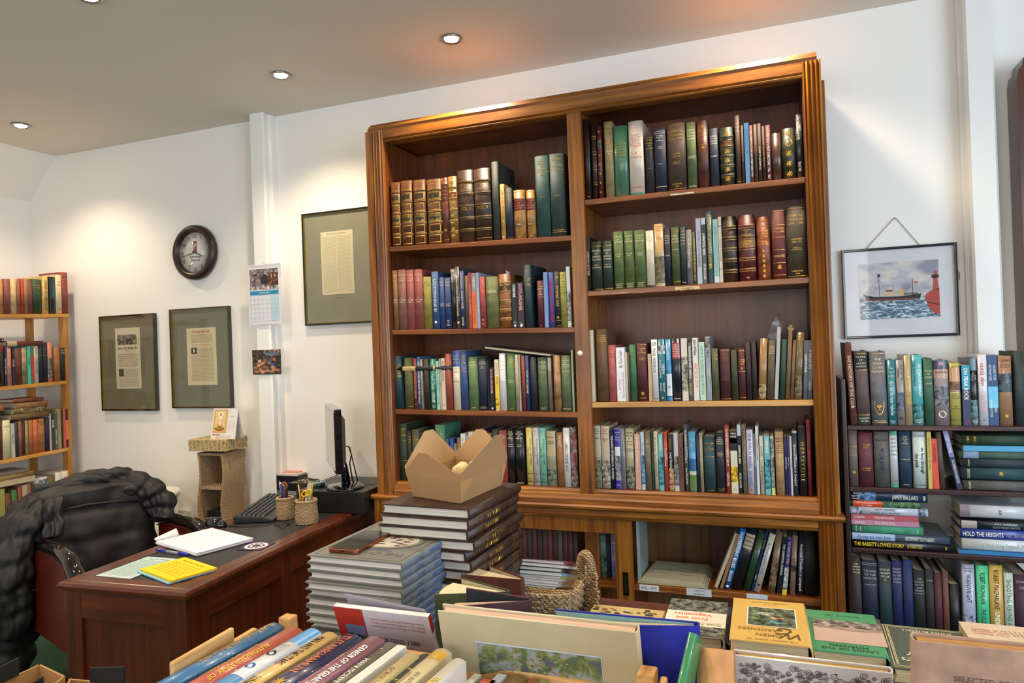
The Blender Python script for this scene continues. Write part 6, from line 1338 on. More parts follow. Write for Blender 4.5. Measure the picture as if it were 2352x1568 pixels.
s = MB(); zc = DZ+.0138; rr = random.Random(9); f = lambda u, v: tuple(c+a*u+b*v+Vector((0, 0, zc-c.z+.0002)))
for k in range(9):
    u = .03
    while u < .2+rr.random()*.06:
        w = rr.uniform(.006, .02); s.text(rr.choice(['order', 'paid', 'vol 2', 'maps', 'tel', 'ring', 'books', 'Sat', '24', 'post']), u, .19-.02*k, .0085, f, lin('8088a8'), align='L', shear=.3); u += w+.016
s.build('handwriting', t)
s = MB()
for k in range(34): p = c+a*(.005+.285*k/33)+b*.219; s.tube([(p.x, p.y, DZ+.001), (p.x+b.x*.005, p.y+b.y*.005, DZ+.008), (p.x, p.y, DZ+.0165), (p.x-b.x*.004, p.y-b.y*.004, DZ+.014)], .0006, I['metal'], lin('c8c8cc'), 5)
s.build('wire_spiral', t)
s = MB(); rings = []
for k in range(9):
    q = k/8; p = c+b*(.09*q)+a*.0; rings.append([tuple(p+Vector((0, 0, zc-c.z))), tuple(p+a*(-.012-.01*q)+Vector((0, 0, zc-c.z+.006+.012*q))), tuple(p+a*(-.008-.012*q)+Vector((0, 0, zc-c.z+.010+.016*q))), tuple(p+a*.002+Vector((0, 0, zc-c.z+.001)))])
s.loft(rings, 6, lin('d8d8e0')); s.build('curled_corner', t)
# pen in front of the pad
pa = onD(357, 1262, .006); pb_ = onD(432, 1273, .006); t = thing('ballpoint_pen', 'blue and clear ballpoint pen beside the white pad', 'pen'); d = (pb_-pa)
s = MB(); s.tube([pa, pa+d*.04, pa+d*.35], [.002, .0045, .005], I['plastic'], lin('20208c'), 10); s.build('grip', t)
s = MB(); s.tube([pa+d*.35, pa+d*.72], [.0048, .0048], I['plastic'], lin('8c8c94'), 10); s.build('barrel', t)
s = MB(); s.tube([pa+d*.72, pa+d*.96, pa+d*1.0], [.005, .005, .003], I['plastic'], lin('1c28a8'), 10); s.build('cap', t)
# purple card with round badge
P, a, b, c = rect((542, 1262), .10, .10, math.radians(7)); o = sheet('business_card', 'purple card with white round badge at the desk edge', 'card', P, .0008, '3c2450', z=DZ+.0005)
s = MB(); cm = (P[0]+P[2])/2; s.poly([(cm.x+.042*math.cos(q*PI/16), cm.y+.042*math.sin(q*PI/16), DZ+.0016) for q in range(32)], 6, lin('d8d0dc'))
for q in range(3): s.poly([(cm.x+(.034-.008*q)*math.cos(k*PI/10+q)*(1 if k % 2 else .8), cm.y+(.034-.008*q)*math.sin(k*PI/10+q)*(1 if k % 2 else .8), DZ+.0018+q*.0001) for k in range(20)], 6, lin('3c3044' if q % 2 == 0 else 'd8d0dc'))
s.build('round_badge', o)
# mouse
m0 = onD(494, 1208); t = thing('computer_mouse', 'glossy black computer mouse on the leather desk top', 'mouse', (m0.x, m0.y+.005, DZ), (0, 0, math.radians(-8)))
s = MB(); rings = []
for k in range(11):
    q = k/10; x = -.056+.112*q; w = .031*math.sqrt(max(0, 1-(2*q-1)**2*.92)); h = .036*math.sqrt(max(0, 1-(1.7*q-.75)**2*.85)) if q < 1 else .008
    w = max(w, .004); h = max(h, .006); rings.append([(x, w*math.cos(a), .001+max(0, h*math.sin(a))) for a in [PI*i/10 for i in range(11)]])
s.loft(rings, I['gloss'], lin('0c0c10')); s.build('shell', t)
s = MB(); s.tube([(.02, .001, .036), (.03, .001, .0345)], .004, I['plastic'], lin('28282c'), 8); s.build('scroll_wheel', t)
s = MB(); pts = [onD(524, 1208, .002), onD(570, 1209, .002), onD(610, 1205, .002), onD(640, 1196, .002), onD(652, 1193, .002), onD(664, 1203, .002), onD(650, 1212, .002), onD(630, 1203, .002)]
s.tube(pts, .0017, I['plastic'], lin('18181a'), 6); s.build('cable', t)
bpy.context.view_layer.update()
t2 = bpy.data.objects['cable']; t2.parent = t; t2.matrix_parent_inverse = t.matrix_world.inverted()
# keyboard
ka = onD(536, 1203); kb = onD(622, 1142); kd = (kb-ka); L = min(kd.length, .455); kd.normalize(); kang = math.atan2(kd.y, kd.x)
t = thing('keyboard', 'black computer keyboard lying behind the pen baskets', 'keyboard', (ka.x, ka.y, DZ), (0, 0, kang))
KW = .165
s = MB(); s.loft([[(0, -KW, .0005), (0, 0, .0005), (0, 0, .030), (0, -KW*.75, .020), (0, -KW, .010)], [(L, -KW, .0005), (L, 0, .0005), (L, 0, .030), (L, -KW*.75, .020), (L, -KW, .010)]], I['plastic'], lin('121214'), smooth=False); bevel(s.build('case', t), .003)
s = MB()
for r in range(6):
    for k in range(20):
        if k in (15,): continue
        x = .012+k*(L-.024)/20; y = -.012-r*.0195; z = .0298-r*.0016
        s.loft([[(x+.001, y-.0165, z-.003), (x+.0195, y-.0165, z-.003), (x+.0195, y, z-.002), (x+.001, y, z-.002)], [(x+.003, y-.0145, z+.006), (x+.0175, y-.0145, z+.006), (x+.0175, y-.002, z+.007), (x+.003, y-.002, z+.007)]], I['plastic'], lin('1c1c1f'), smooth=False)
        if r: s.text('QWERTYUIOPASDFGHJKLZXCVBNM'[(r*20+k) % 26], x+.008, y-.006, .006, lambda u, v, z=z: (u, v, z+.0073), lin('a8a8a8'))
o = s.build('keys', t)
# woven pencil pots
def pot(name, label, px, py, r, h, group):
    q = onD(px, py); q.y += r; q.x += 0
    t = thing(name, label, 'pot', (q.x, q.y, DZ), group=group)
    s = MB(); rings = []; nz = 26; ns = 72
    for i in range(nz+1):
        z = h*i/nz; rad = r*(1+.03*math.sin(z*60)); ring = []
        for k in range(ns):
            a = k*2*PI/ns; w = .0022*math.sin(a*18+(PI if (i//2) % 2 else 0))+.0012*math.sin(i*PI/1.0*.9); ring.append(((rad+w)*math.cos(a), (rad+w)*math.sin(a), z))
        rings.append(ring)
    for i in range(3, -1, -1):
        z = h*(.25+i*.25) if i else .006; rings.append([((r-.006)*math.cos(k*2*PI/ns), (r-.006)*math.sin(k*2*PI/ns), z) for k in range(ns)])
    s.loft(rings, 0, smooth=True); s.build('woven_body', t, [WEAVE])
    s = MB(); s.tube([((r-.002)*math.cos(k*2*PI/60), (r-.002)*math.sin(k*2*PI/60), h+.0015*math.sin(k*1.9)) for k in range(61)], .005, 0, seg=7); s.build('plaited_rim', t, [WEAVE])
    return q
K2 = 'woven pencil pots'
qa = pot('pencil_pot', 'left woven pencil pot holding pens, scissors tips and pencils', 643, 1195, .035, .088, K2)
qb = pot('pencil_pot', 'right woven pencil pot holding yellow scissors and a ruler', 690, 1206, .043, .092, K2)
def stick(name, label, cat, q, dx, dy, h, r, col, lean=(0, 0), m='plastic', tip=None, parts=True):
    t = thing(name, label, cat); z0 = DZ+.012
    A = Vector((q.x+dx, q.y+dy, z0)); B = A+Vector((lean[0], lean[1], h)); D = B-A; s = MB()
    s.tube([A, A+D*.86, B], [r, r, r*.8], I[m], lin(col), 8); s.build('barrel', t)
    if tip: s = MB(); s.tube([B, B+D*.06], [r*.8, r*.25], I['plastic'], lin(tip), 8); s.build('tip', t)
stick('pencil', 'yellow pencil leaning left out of the right woven pot', 'pencil', qb, -.012, -.004, .145, .0038, 'c88c28', (-.022, 0), tip='4a3c28')
stick('pencil', 'dark red pencil in the middle of the right woven pot', 'pencil', qb, -.004, .004, .125, .0036, '5c1c14', (-.012, .004), tip='4a3c28')
stick('pen', 'blue pen leaning left in the left woven pot', 'pen', qa, .006, 0, .135, .0042, '2038a0', (-.024, 0), tip='d0d0d4')
stick('pen', 'red pen beside blue pen in the left woven pot', 'pen', qa, .013, .003, .13, .004, 'a82420', (-.018, 0), tip='c8c8cc')
stick('pen', 'silver pen leftmost in the left woven pot', 'pen', qa, -.006, .002, .14, .0036, '9c9ca0', (-.02, 0), m='metal', tip='707074')
stick('marker_pen', 'black marker pen at the right of the left woven pot', 'pen', qa, .018, -.004, .13, .006, '121214', (-.006, 0))
stick('highlighter_pen', 'clear yellow capped pen leaning right in right pot', 'pen', qb, .0, .010, .150, .0055, 'a8901c', (.020, .01), m='gloss')
# ruler
t = thing('wooden_spatula', 'flat pale wooden stick standing in the right woven pot', 'stick'); s = MB(); zb = DZ+.012; s.loft([[(qb.x+.004+x, qb.y+y, zb) for x, y in ((-.010, -.001), (.010, -.001), (.010, .001), (-.010, .001))], [(qb.x+.016+x, qb.y+.004+y, zb+.145) for x, y in ((-.010, -.001), (.010, -.001), (.010, .001), (-.010, .001))], [(qb.x+.017+x, qb.y+.004+y, zb+.152) for x, y in ((-.006, -.001), (.006, -.001), (.006, .001), (-.006, .001))]], 6, lin('b8b098'), smooth=False); s.build('blade', t)
def scissors(name, label, q, dx, dy, z, r, col, lean):
    t = thing(name, label, 'scissors'); s = MB(); c = Vector((q.x+dx, q.y+dy, z))
    s.tube([(q.x+dx*.3, q.y+dy, DZ+.012), (c.x-.004, c.y, z-.014)], [.002, .005], I['metal'], lin('b8b8bc'), 6); s.build('blades', t)
    for k in (-1, 1):
        s = MB(); cc_ = c+Vector((k*r*.9, 0, abs(k)*.004+(r*.5 if k > 0 else 0))); s.tube([(cc_.x+r*1.25*math.cos(a)*math.cos(lean)-r*.8*math.sin(a)*math.sin(lean), cc_.y-.002*k, cc_.z+r*1.25*math.cos(a)*math.sin(lean)+r*.8*math.sin(a)*math.cos(lean)) for a in [i*2*PI/20 for i in range(21)]], .0036, I['gloss'], lin(col), 8, caps=False); s.build('finger_loop', t)
scissors('scissors', 'yellow handled scissors in the right woven pot', qb, .012, -.010, DZ+.118, .013, 'd8b414', .5)
scissors('scissors', 'amber brown handled scissors in the left woven pot', qa, -.008, .004, DZ+.132, .011, '8c4a10', -.9)
# computer tower and monitor
h_t = CAM.z-(DZ+.094); TZ = DZ+.094
fr = onZ(841, 1131, TZ); fl = onZ(655, 1131, TZ); dz_ = .3; TW = .335; TD = .37
tr = math.radians(4); t = thing('desktop_computer', 'black desktop computer lying flat at the far end of the desk', 'computer', (fr.x-.012, fr.y, DZ+.0008), (0, 0, tr))
s = MB(); s.box((-TW, 0, 0), (0, TD-.03, .093), I['plastic'], lin('111113')); bevel(s.build('case', t), .003)
s = MB()
for k in range(12): s.box((.0003, .05+k*.013, .03), (.0012, .058+k*.013, .072), I['plastic'], lin('050506'))
for k in range(4): s.box((.0003, .23+k*.022, .035+.006*(k % 2)), (.004, .243+k*.022, .058), I['metal'], lin('6c6c70'))
s.box((.0003, .21, .02), (.007, .228, .035), I['plastic'], lin('2c2c9c')); s.build('rear_ports', t)
s = MB(); s.box((-.08, .16, .0932), (-.04, .20, .0936), I['plastic'], lin('1c1c1f')); s.box((-.078, .162, .0936), (-.042, .198, .0939), I['plastic'], lin('0a0a0c')); s.build('lid_latch', t)
s = MB(); pts = [(.005, .22, .028), (.03, .24, .02), (.06, .27, .004)]; s.tube(pts, .0035, I['plastic'], lin('2c2c90'), 6); s.build('usb_cable', t)
# monitor, seen almost edge-on
p1 = onY(769, 1000, -.52); p2 = onY(743, 985, -.13); dirv = (p2-p1); dirv.z = 0; MWd = min(dirv.length, .41); dirv.normalize()
mz0 = onY(766, 1090, p1.y).z; mz1 = onY(770, 941, p1.y).z; mz0 = max(mz0, TZ+.03)
mang = math.atan2(dirv.y, dirv.x)
t = thing('computer_monitor', 'black flat computer monitor seen edge-on standing on desktop computer', 'monitor', (p1.x, p1.y, 0), (0, 0, mang))
Hm = mz1-mz0  # local x along the screen width (away), local y+ = screen side
s = MB(); s.bbox((0, -.030, mz0), (MWd, 0, mz1), .006, I['gloss'], lin('0c0c0e'), ax=1)
s.loft([[(.02, -.030, mz0+.02), (MWd-.02, -.030, mz0+.02), (MWd-.02, -.030, mz1-.02), (.02, -.030, mz1-.02)], [(.07, -.052, mz0+.05), (MWd-.07, -.052, mz0+.05), (MWd-.07, -.052, mz1-.05), (.07, -.052, mz1-.05)]], I['plastic'], lin('141416'), smooth=False); s.build('housing', t)
s = MB(); s.box((.014, .0002, mz0+.022), (MWd-.014, .0014, mz1-.016), I['gloss'], lin('5c5a54')); s.build('screen', t)
s = MB(); xm = MWd*.42; s.tube([(xm, -.035, mz0+.06), (xm, -.055, mz0+.0), (xm, -.06, TZ+.012)], [.018, .016, .022], I['gloss'], lin('0c0c0e'), 14); s.build('stand_neck', t)
s = MB(); s.lathe([(.0005, 0), (.105, 0), (.106, .004), (.09, .009), (.03, .014), (.0005, .016)], I['gloss'], lin('0c0c0e'), 40, T=lambda p: Vector((xm+p.x, -.055+p.y*.8, TZ+.0012+p.z))); s.build('stand_base', t)
s = MB(); s.tube([(.16, -.05, mz0+.10), (.16, -.075, mz0+.095), (.15, -.085, mz0+.06), (.14, -.075, mz0+.02), (.17, -.09, TZ+.02), (.26, -.11, TZ+.004)], .0032, I['plastic'], lin('0c0c0c'), 6)
s.tube([(.20, -.05, mz0+.10), (.20, -.085, mz0+.085), (.20, -.095, mz0+.03), (.24, -.12, TZ+.01)], .0028, I['plastic'], lin('0c0c0c'), 6); s.build('cables', t)
s = MB(); pts = [onZ(x, y, TZ+.004) for x, y in ((798, 1088), (770, 1092), (740, 1104), (700, 1096), (670, 1093))]; s.tube(pts, .0018, I['plastic'], lin('0c0c0c'), 6); tag(s.build('thin_cable'), 'thin black cable lying across the top of the desktop computer', 'cable')
# leaflet, tape and sheet on the computer
q = onZ(690, 1108, TZ+.001); s = MB(); s.box((q.x-.05, q.y-.03, TZ+.0014), (q.x+.045, q.y+.09, TZ+.0024), 6, lin('1c1c1c')); o = tag(s.build('dark_leaflet'), 'dark leaflet with yellow floral print on the desktop computer', 'leaflet')
s = MB(); rr = random.Random(8)
for k in range(22): u, v = rr.uniform(-.045, .03), rr.uniform(-.02, .08); s.poly([(q.x+u+.007*math.cos(j*PI/3), q.y+v+.007*math.sin(j*PI/3)*(1 if j % 2 else .5), TZ+.0026) for j in range(6)], 6, lin('a8983c' if k % 2 else 'b0b0a0'))
s.build('floral_print', o)
q = onZ(717, 1120, TZ); t = thing('sticky_tape_roll', 'roll of clear tape lying on the front of the desktop computer', 'tape', (q.x, q.y+.035, TZ+.001))
s = MB(); s.lathe([(.026, 0), (.038, 0), (.038, .018), (.026, .018), (.026, 0)], I['gloss'], lin('1c2c34'), 32); s.build('outer_roll', t); s = MB(); s.lathe([(.0005, .002), (.0255, .002), (.0255, .016), (.0005, .016)], I['paper'], lin('7c9c8c'), 32); s.build('inner_disc', t)
q = onD(668, 1125); 
t = thing('card_stack', 'small black card tray with white and pink cards behind pots', 'tray', (q.x+.0, q.y, DZ+.001)); q2 = onZ(680, 1118, DZ+.1)
s = MB(); s.box((-.08, -.02, 0), (.06, .09, .075), I['plastic'], lin('141416')); s.build('tray', t); s = MB(); s.box((-.075, -.015, .0752), (.055, .06, .084), 6, lin('c8c4b8')); s.build('white_cards', t); s = MB(); s.box((-.06, .01, .0842), (.03, .085, .088), 6, lin('d0907c')); s.build('pink_cards', t)

# ================================================================ armchair with the puffer coat
aN0, aN1 = onZ(96, 1248, .68), onZ(203, 1306, .66); aF0, aF1 = onZ(372, 1186, .68), onZ(452, 1222, .66)
ch_c = (aN0+aN1+aF0+aF1)/4; hd_ = math.atan2((aN1-aN0).y+(aF1-aF0).y, (aN1-aN0).x+(aF1-aF0).x)
CH = thing('office_armchair', 'brown leather armchair with glossy dark wooden arms behind the desk', 'chair', (ch_c.x, ch_c.y, 0), (0, 0, hd_))
# local +x = towards the desk, y across
hwid = .27
for sy in (-1, 1):
    y = sy*hwid; s = MB()
    top = [(-.26, .66), (-.12, .685), (.06, .69), (.17, .672), (.235, .62), (.262, .54), (.262, .44), (.25, .33)]
    s.tube([(x, y, z) for x, z in top], [.026, .028, .03, .032, .033, .031, .028, .024], I['gloss'], lin('160c08'), 14); s.build('wooden_arm', CH)
    s = MB(); prof = [(-.26, .30), (-.26, .655), (-.12, .672), (.06, .675), (.16, .655), (.215, .60), (.235, .52), (.235, .30)]
    s.loft([[(x, y-.022, z) for x, z in prof], [(x, y+.022, z) for x, z in prof]], I['plastic'], lin('5a1c0c'), smooth=False); bevel(s.build('arm_upholstery', CH), .008, 3)
    s = MB(); s.tube([(x-.006, y-.024, z-.012) for x, z in prof[1:]], .003, I['leather'], lin('4c1a0c'), 6); s.build('piping', CH)
s = MB(); s.bbox((-.27, -hwid+.024, .36), (.24, hwid-.024, .48), .04, I['plastic'], lin('561a0c'), ax=1); s.build('seat_cushion', CH)
s = MB(); rings = []
for k in range(13):
    z = .44+.41*k/12; b_ = -.27-.09*(k/12); w = hwid-.03-.03*(k/12)**3; rings.append([(b_+.05*math.cos(a)*(1 if k < 12 else .5), w*math.sin(a) if abs(math.sin(a)) < .9 else w*math.copysign(.97, math.sin(a)), z) for a in [i*2*PI/24 for i in range(24)]])
s.loft(rings, I['plastic'], lin('4c180c')); s.build('backrest', CH)
s = MB(); s.tube([(0, 0, .36), (0, 0, .12)], .035, I['plastic'], lin('101010'), 16); s.build('gas_column', CH)
s = MB()
for k in range(5): a = k*2*PI/5; s.tube([(0, 0, .12), (.28*math.cos(a), .28*math.sin(a), .075)], [.03, .02], I['plastic'], lin('141414'), 8)
s.build('star_base', CH)
for k in range(5): a = k*2*PI/5; s = MB(); s.lathe([(.001, -.02), (.028, -.02), (.03, 0), (.028, .02), (.001, .02)], I['plastic'], lin('0c0c0c'), 16, T=lambda p, a=a: Vector((.28*math.cos(a)+p.x, .28*math.sin(a)+p.z, .031+p.y))); s.build('caster', CH)
# coat: a quilted shell over the backrest, with hanging sleeves
COAT = thing('puffer_coat', 'black quilted puffer coat draped over the back of the armchair', 'coat')
bpy.context.view_layer.update()
MW = CH.matrix_world.copy()
def W_(x, y, z): return MW @ Vector((x, y, z))
from mathutils import noise
def puff(v, per, amp): return amp*(1-abs(math.cos(v*PI/per))**6)
def coat_shell():
    s = MB(); rings = []; nk = 100; na = 110
    for k in range(nk+1):
        q = k/nk; zc = .915-.62*q; f = math.sqrt(min(1, q/.07)+.0004); ring = []
        for i in range(na):
            a = i*2*PI/na; ca, sa = math.cos(a), math.sin(a)
            hw_ = .265*(.35+.65*f)*(1+.12*q); th = (.006+.075*f)+.03*q
            x = -.325+th*math.copysign(abs(ca)**.7, ca)+.05*q*(ca > 0); y = -.035+hw_*math.copysign(abs(sa)**.75, sa)
            drop = .045*max(0, (y-.10)/.16)**2+.02*max(0, (-y-.18)/.14)**2
            zz = zc-drop*(1-q)
            if ca > 0: zz = max(zz, .50+.02*math.sin(y*30))
            w = noise.noise(Vector((y*9, zc*7, ca)))*.020+noise.noise(Vector((y*24, zc*16, ca*2)))*.008
            d = puff(zc+.05*y+.03*noise.noise(Vector((y*4, zc*3, 0))), .13, .007)*f+w*f+.010*math.sin(y*38+3*math.sin(zc*9))*q
            ring.append(W_(x+ca*d, y+sa*d*.6, zz))
        rings.append(ring)
    s.loft(rings, I['fabric'], lin('17171a')); return s.build('quilted_body', COAT)
coat_shell()
def limb(pts, rad, nm, seed=0, col='17171a', per=.10):
    s = MB(); n = 70; rings = []; P = [Vector(p) for p in pts]; ln = sum((P[i+1]-P[i]).length for i in range(len(P)-1))
    def sp(t):
        m = len(P)-1; i = min(int(t*m), m-1); u = t*m-i; p0, p1, p2, p3 = P[max(i-1, 0)], P[i], P[i+1], P[min(i+2, m)]
        return .5*((2*p1)+(-p0+p2)*u+(2*p0-5*p1+4*p2-p3)*u*u+(-p0+3*p1-3*p2+p3)*u**3)
    def rd(t):
        m = len(rad)-1; i = min(int(t*m), m-1); u = t*m-i; u = u*u*(3-2*u); return rad[i]*(1-u)+rad[i+1]*u
    for k in range(n+1):
        t = k/n; c = sp(t); d = (sp(min(t+.01, 1))-sp(max(t-.01, 0))).normalized(); a = d.cross(Vector((0.2, 1, 0.1))).normalized(); b = d.cross(a).normalized(); ring = []
        end = min(1, math.sqrt(max(.01, min(t, 1-t)/.05)))
        for i in range(48):
            an = i*2*PI/48; r = rd(t)*end; sk = t*ln+.02*math.sin(an+seed)
            r += puff(sk, per, .011)*end+noise.noise(Vector((math.cos(an)*1.3+seed, t*ln*7, math.sin(an)*1.3)))*.024*end+noise.noise(Vector((math.cos(an)*3.5+seed, t*ln*22, math.sin(an)*3.5)))*.014*end
            ring.append(c+a*r*math.cos(an)+b*r*math.sin(an))
        rings.append(ring)
    s.loft(rings, I['fabric'], lin(col)); return s.build(nm, COAT)
limb([W_(-.33, -.26, .865), W_(-.31, -.08, .89), W_(-.31, .06, .895), W_(-.32, .16, .875)], [.035, .042, .042, .035], 'collar_fold', 2, per=.3)
limb([W_(-.31, .10, .86), W_(-.27, .20, .82), W_(-.23, .245, .745), W_(-.20, .225, .67)], [.055, .068, .060, .035], 'far_sleeve', 5, per=.07)
limb([W_(-.30, -.24, .85), W_(-.25, -.33, .75), W_(-.22, -.37, .60), W_(-.23, -.37, .45), W_(-.27, -.37, .28)], [.055, .068, .062, .058, .045], 'near_sleeve', 9)
limb([W_(-.34, -.25, .84), W_(-.37, -.34, .66), W_(-.39, -.38, .44), W_(-.38, -.38, .22), W_(-.36, -.37, .06)], [.065, .10, .12, .12, .07], 'coat_skirt', 12, per=.12)
limb([W_(-.235, -.20, .86), W_(-.19, -.22, .78), W_(-.17, -.23, .70)], [.02, .028, .022], 'lapel_fold', 15)
s = MB(); s.tube([W_(-.232, -.20, .80), W_(-.218, -.08, .81), W_(-.218, .06, .80), W_(-.222, .14, .785)], .006, I['fabric'], lin('18181a'), 8); s.build('seam_piping', COAT)
s = MB()
for p in ((-.165, -.205, .775), (-.165, -.175, .778)): c_ = W_(*p); s.tube([c_, c_+Vector((.004, 0, 0))], .006, I['metal'], lin('c0c0bc'), 12)
s.build('snap_buttons', COAT)

# ================================================================ book table in the foreground
TBZ = .78
TT = thing('display_table', 'low wooden display table carrying book stacks in the foreground', 'table')
s = MB(); s.box((-.985, -2.75, TBZ-.03), (-.20, -1.195, TBZ), 0); s.box((-.20, -2.75, TBZ-.03), (1.05, -1.37, TBZ), 0); bevel(s.build('tabletop', TT, [MAHX]), .004)
for x in (-.95, .95):
    for y in (-2.68, -1.44): s = MB(); s.box((x, y, 0), (x+.05, y+.05, TBZ-.0305), 0); s.build('leg', TT, [MAHZ])
def basis_mat(o, ex, ey, ez):
    M = Matrix((ex, ey, ez)).transposed().to_4x4(); M.translation = o; return M
def lying(label, corner, head, w, h, d, ztop, sty, col, deco='', group=None, pages='d0c8b8', **k):
    """flat, front cover up; corner = spine/tail corner (x, y); head = direction towards the head of the book"""
    hv = Vector((head[0], head[1], 0)).normalized(); ex = Vector((0, 0, 1)); ey = hv.cross(ex)
    o = Vector((corner[0], corner[1], ztop-w/2))
    return book(w, h, d, sty, col, deco, mat=basis_mat(o, ex, ey, hv), label=label, group=group, pages=pages, **k)
def cover_map(root, w, d, side=1, off=.0007):
    return (lambda u, v, o=0: (side*(w/2+off+o), u if side > 0 else d-u, v))
def cover_poly(s, f, u0, u1, v0, v1, col, m=6, o=0): s.poly([f(u0, v0, o), f(u1, v0, o), f(u1, v1, o), f(u0, v1, o)], m, lin(col))
# grey stack
GZ = 1.0486; fr = onZ(925, 1294, GZ); br = onZ(1069, 1209, GZ); hd2 = (fr-br); hd2.z = 0; hd2.normalize(); perp = Vector((hd2.y, -hd2.x, 0))
ttl = ['TENTING TONIGHT', 'GETTYSBURG', 'FIRST BLOOD', 'FIRST BLOOD', 'GETTYSBURG', "SHERMAN'S MARCH", 'PURSUIT TO APPOMATTOX', 'FORWARD TO RICHMOND', 'THE KILLING GROUND', 'REBELS RESURGENT']
ng = 16; gw = (GZ-TBZ)/ng; rr = random.Random(21); cov = None
for k in range(ng):
    off = Vector((0, 0, 0)) if k == 0 else perp*rr.uniform(-.004, .004)+hd2*rr.uniform(-.006, .012)
    if k: off = off+perp*-.002
    an = 0 if k == 0 else rr.uniform(-.025, .02); h2_ = Vector((hd2.x*math.cos(an)-hd2.y*math.sin(an), hd2.x*math.sin(an)+hd2.y*math.cos(an), 0))
    if k > 5: off = off+hd2*.0-perp*.002*(k-5)*.4
    c = br+off; tt = ttl[k % len(ttl)]
    L_ = 'topmost grey hardback of the grey stack, embossed cover under the phone' if k == 0 else 'grey silver hardback with blue spine lettering, %s from top of grey stack' % ORD[k]
    r = lying(L_, (c.x, c.y), h2_, gw-.0004, .285, .228, GZ-k*gw, 'J', '6c6c66', 'r .0 1.0 6c7884;l .80 b;l .70 b;v .2 .68 b %s;h .86 .92 b #;h .03 .06 b T;v .71 .79 n CIVIL' % tt, 'grey time series hardbacks in the front stack', pages='d4d0cc')
    if k == 0:
        f = cover_map(r, gw-.0004, .228); s = MB(); cu, cv = .114, .150
        def ell(cu, cv, ru, rv, col, o, m=6): s.poly([f(cu+ru*math.cos(q*PI/24), cv+rv*math.sin(q*PI/24), o) for q in range(48)], m, lin(col))
        ell(cu, cv, .086, .060, '5c5c56', 0, 0); ell(cu, cv, .080, .055, '74746c', .0002, 0); ell(cu, cv, .072, .048, 'b8b0a4', .0004)
        for q in range(26):
            u, v = cu+rr.uniform(-.055, .05), cv+rr.uniform(-.03, .036); s.poly([f(u+.008*math.cos(j*PI/3+q)*rr.uniform(.5, 1.5), v+.004*math.sin(j*PI/3+q)*rr.uniform(.5, 1.5), .0006+q*.00001) for j in range(6)], 6, lin(rr.choice(['5c3c2c', '6c4a38', '4c3024'])))
        s.text('THE CIVIL WAR', cu, .238, .026, lambda u, v: f(u, v, .0002), lin('65655f'), 0, .18); s.text('TENTING TONIGHT', cu, .218, .011, lambda u, v: f(u, v, .0002), lin('2c3ca0'), 6, .12); s.text("THE SOLDIER'S LIFE", cu, .085, .010, lambda u, v: f(u, v, .0002), lin('2c3ca0'), 6, .1)
        ell(cu, .045, .038, .018, '60605a', 0, 0); ell(cu, .045, .033, .014, '7a7a72', .0002, 0); s.text('T-L', cu, .045, .022, lambda u, v: f(u, v, .0004), lin('56564f'), 0, style='b')
        for sx in (.012, .216): cover_poly(s, f, sx, sx+.0014, .01, .275, '5c5c56', 0)
        for sy in (.01, .274): cover_poly(s, f, .012, .217, sy, sy+.0014, '5c5c56', 0)
        s.build('embossed_cover', r)
# brown stack
BZ = 1.1193; fr = onZ(1079, 1170, BZ); br = onZ(1197, 1110, BZ); hd3 = (fr-br); hd3.z = 0; hd3.normalize(); perp3 = Vector((hd3.y, -hd3.x, 0))
tt2 = ['THE RIVERMEN', 'THE TEXANS', 'THE PIONEERS', 'THE SCOUTS', 'THE GAMBLERS', 'THE TOWNSMEN', 'THE TEXANS', 'THE MINERS']
nb = 15; bw = (BZ-TBZ)/nb; rr = random.Random(5)
for k in range(nb):
    off = Vector((0, 0, 0)) if k == 0 else perp3*rr.uniform(-.006, .008)+hd3*rr.uniform(-.004, .012); c = br+off
    an = 0 if k == 0 else rr.uniform(-.02, .025); h2_ = Vector((hd3.x*math.cos(an)-hd3.y*math.sin(an), hd3.x*math.sin(an)+hd3.y*math.cos(an), 0))
    L_ = 'topmost brown leatherette hardback of brown stack, under the takeaway box' if k == 0 else 'brown leatherette hardback with gilt spine bars, %s from top of brown stack' % ORD[k]
    lying(L_, (c.x, c.y), h2_, bw-.0004, .285, .225, BZ-k*bw, 'L', '3c2218', ('l .86 g;l .83 g;l .78 g;l .75 g;l .2 g;l .17 g;l .12 g;v .42 .70 g %s' % tt2[k % 8]) if k else 'l .86 g;l .8 g', 'brown leatherette hardbacks in the rear stack', pages='c8c4bc')
# phone
a = onZ(750, 1256, GZ+.009); b = onZ(822, 1267, GZ+.009); c_ = onZ(872, 1217, GZ+.009); m1 = (a+b)/2; ax_ = (c_-m1); ax_.z = 0; ax_.normalize()
t = thing('smartphone', 'copper-framed smartphone lying on the grey book stack', 'phone', (m1.x, m1.y, GZ+.0008), (0, 0, math.atan2(ax_.y, ax_.x)-PI/2))
s = MB(); s.bbox((-.036, 0, 0), (.036, .150, .0082), .009, I['metal'], lin('a06048'), ax=2, seg=5); o = s.build('copper_frame', t); bevel(o, .0018)
s = MB(); s.bbox((-.0335, .003, .0083), (.0335, .147, .0088), .008, I['gloss'], lin('101012'), ax=2, seg=5); s.build('screen', t)
s = MB(); s.box((-.005, -.0004, .0025), (.005, .0002, .0055), I['plastic'], lin('0a0806')); s.build('charging_port', t)
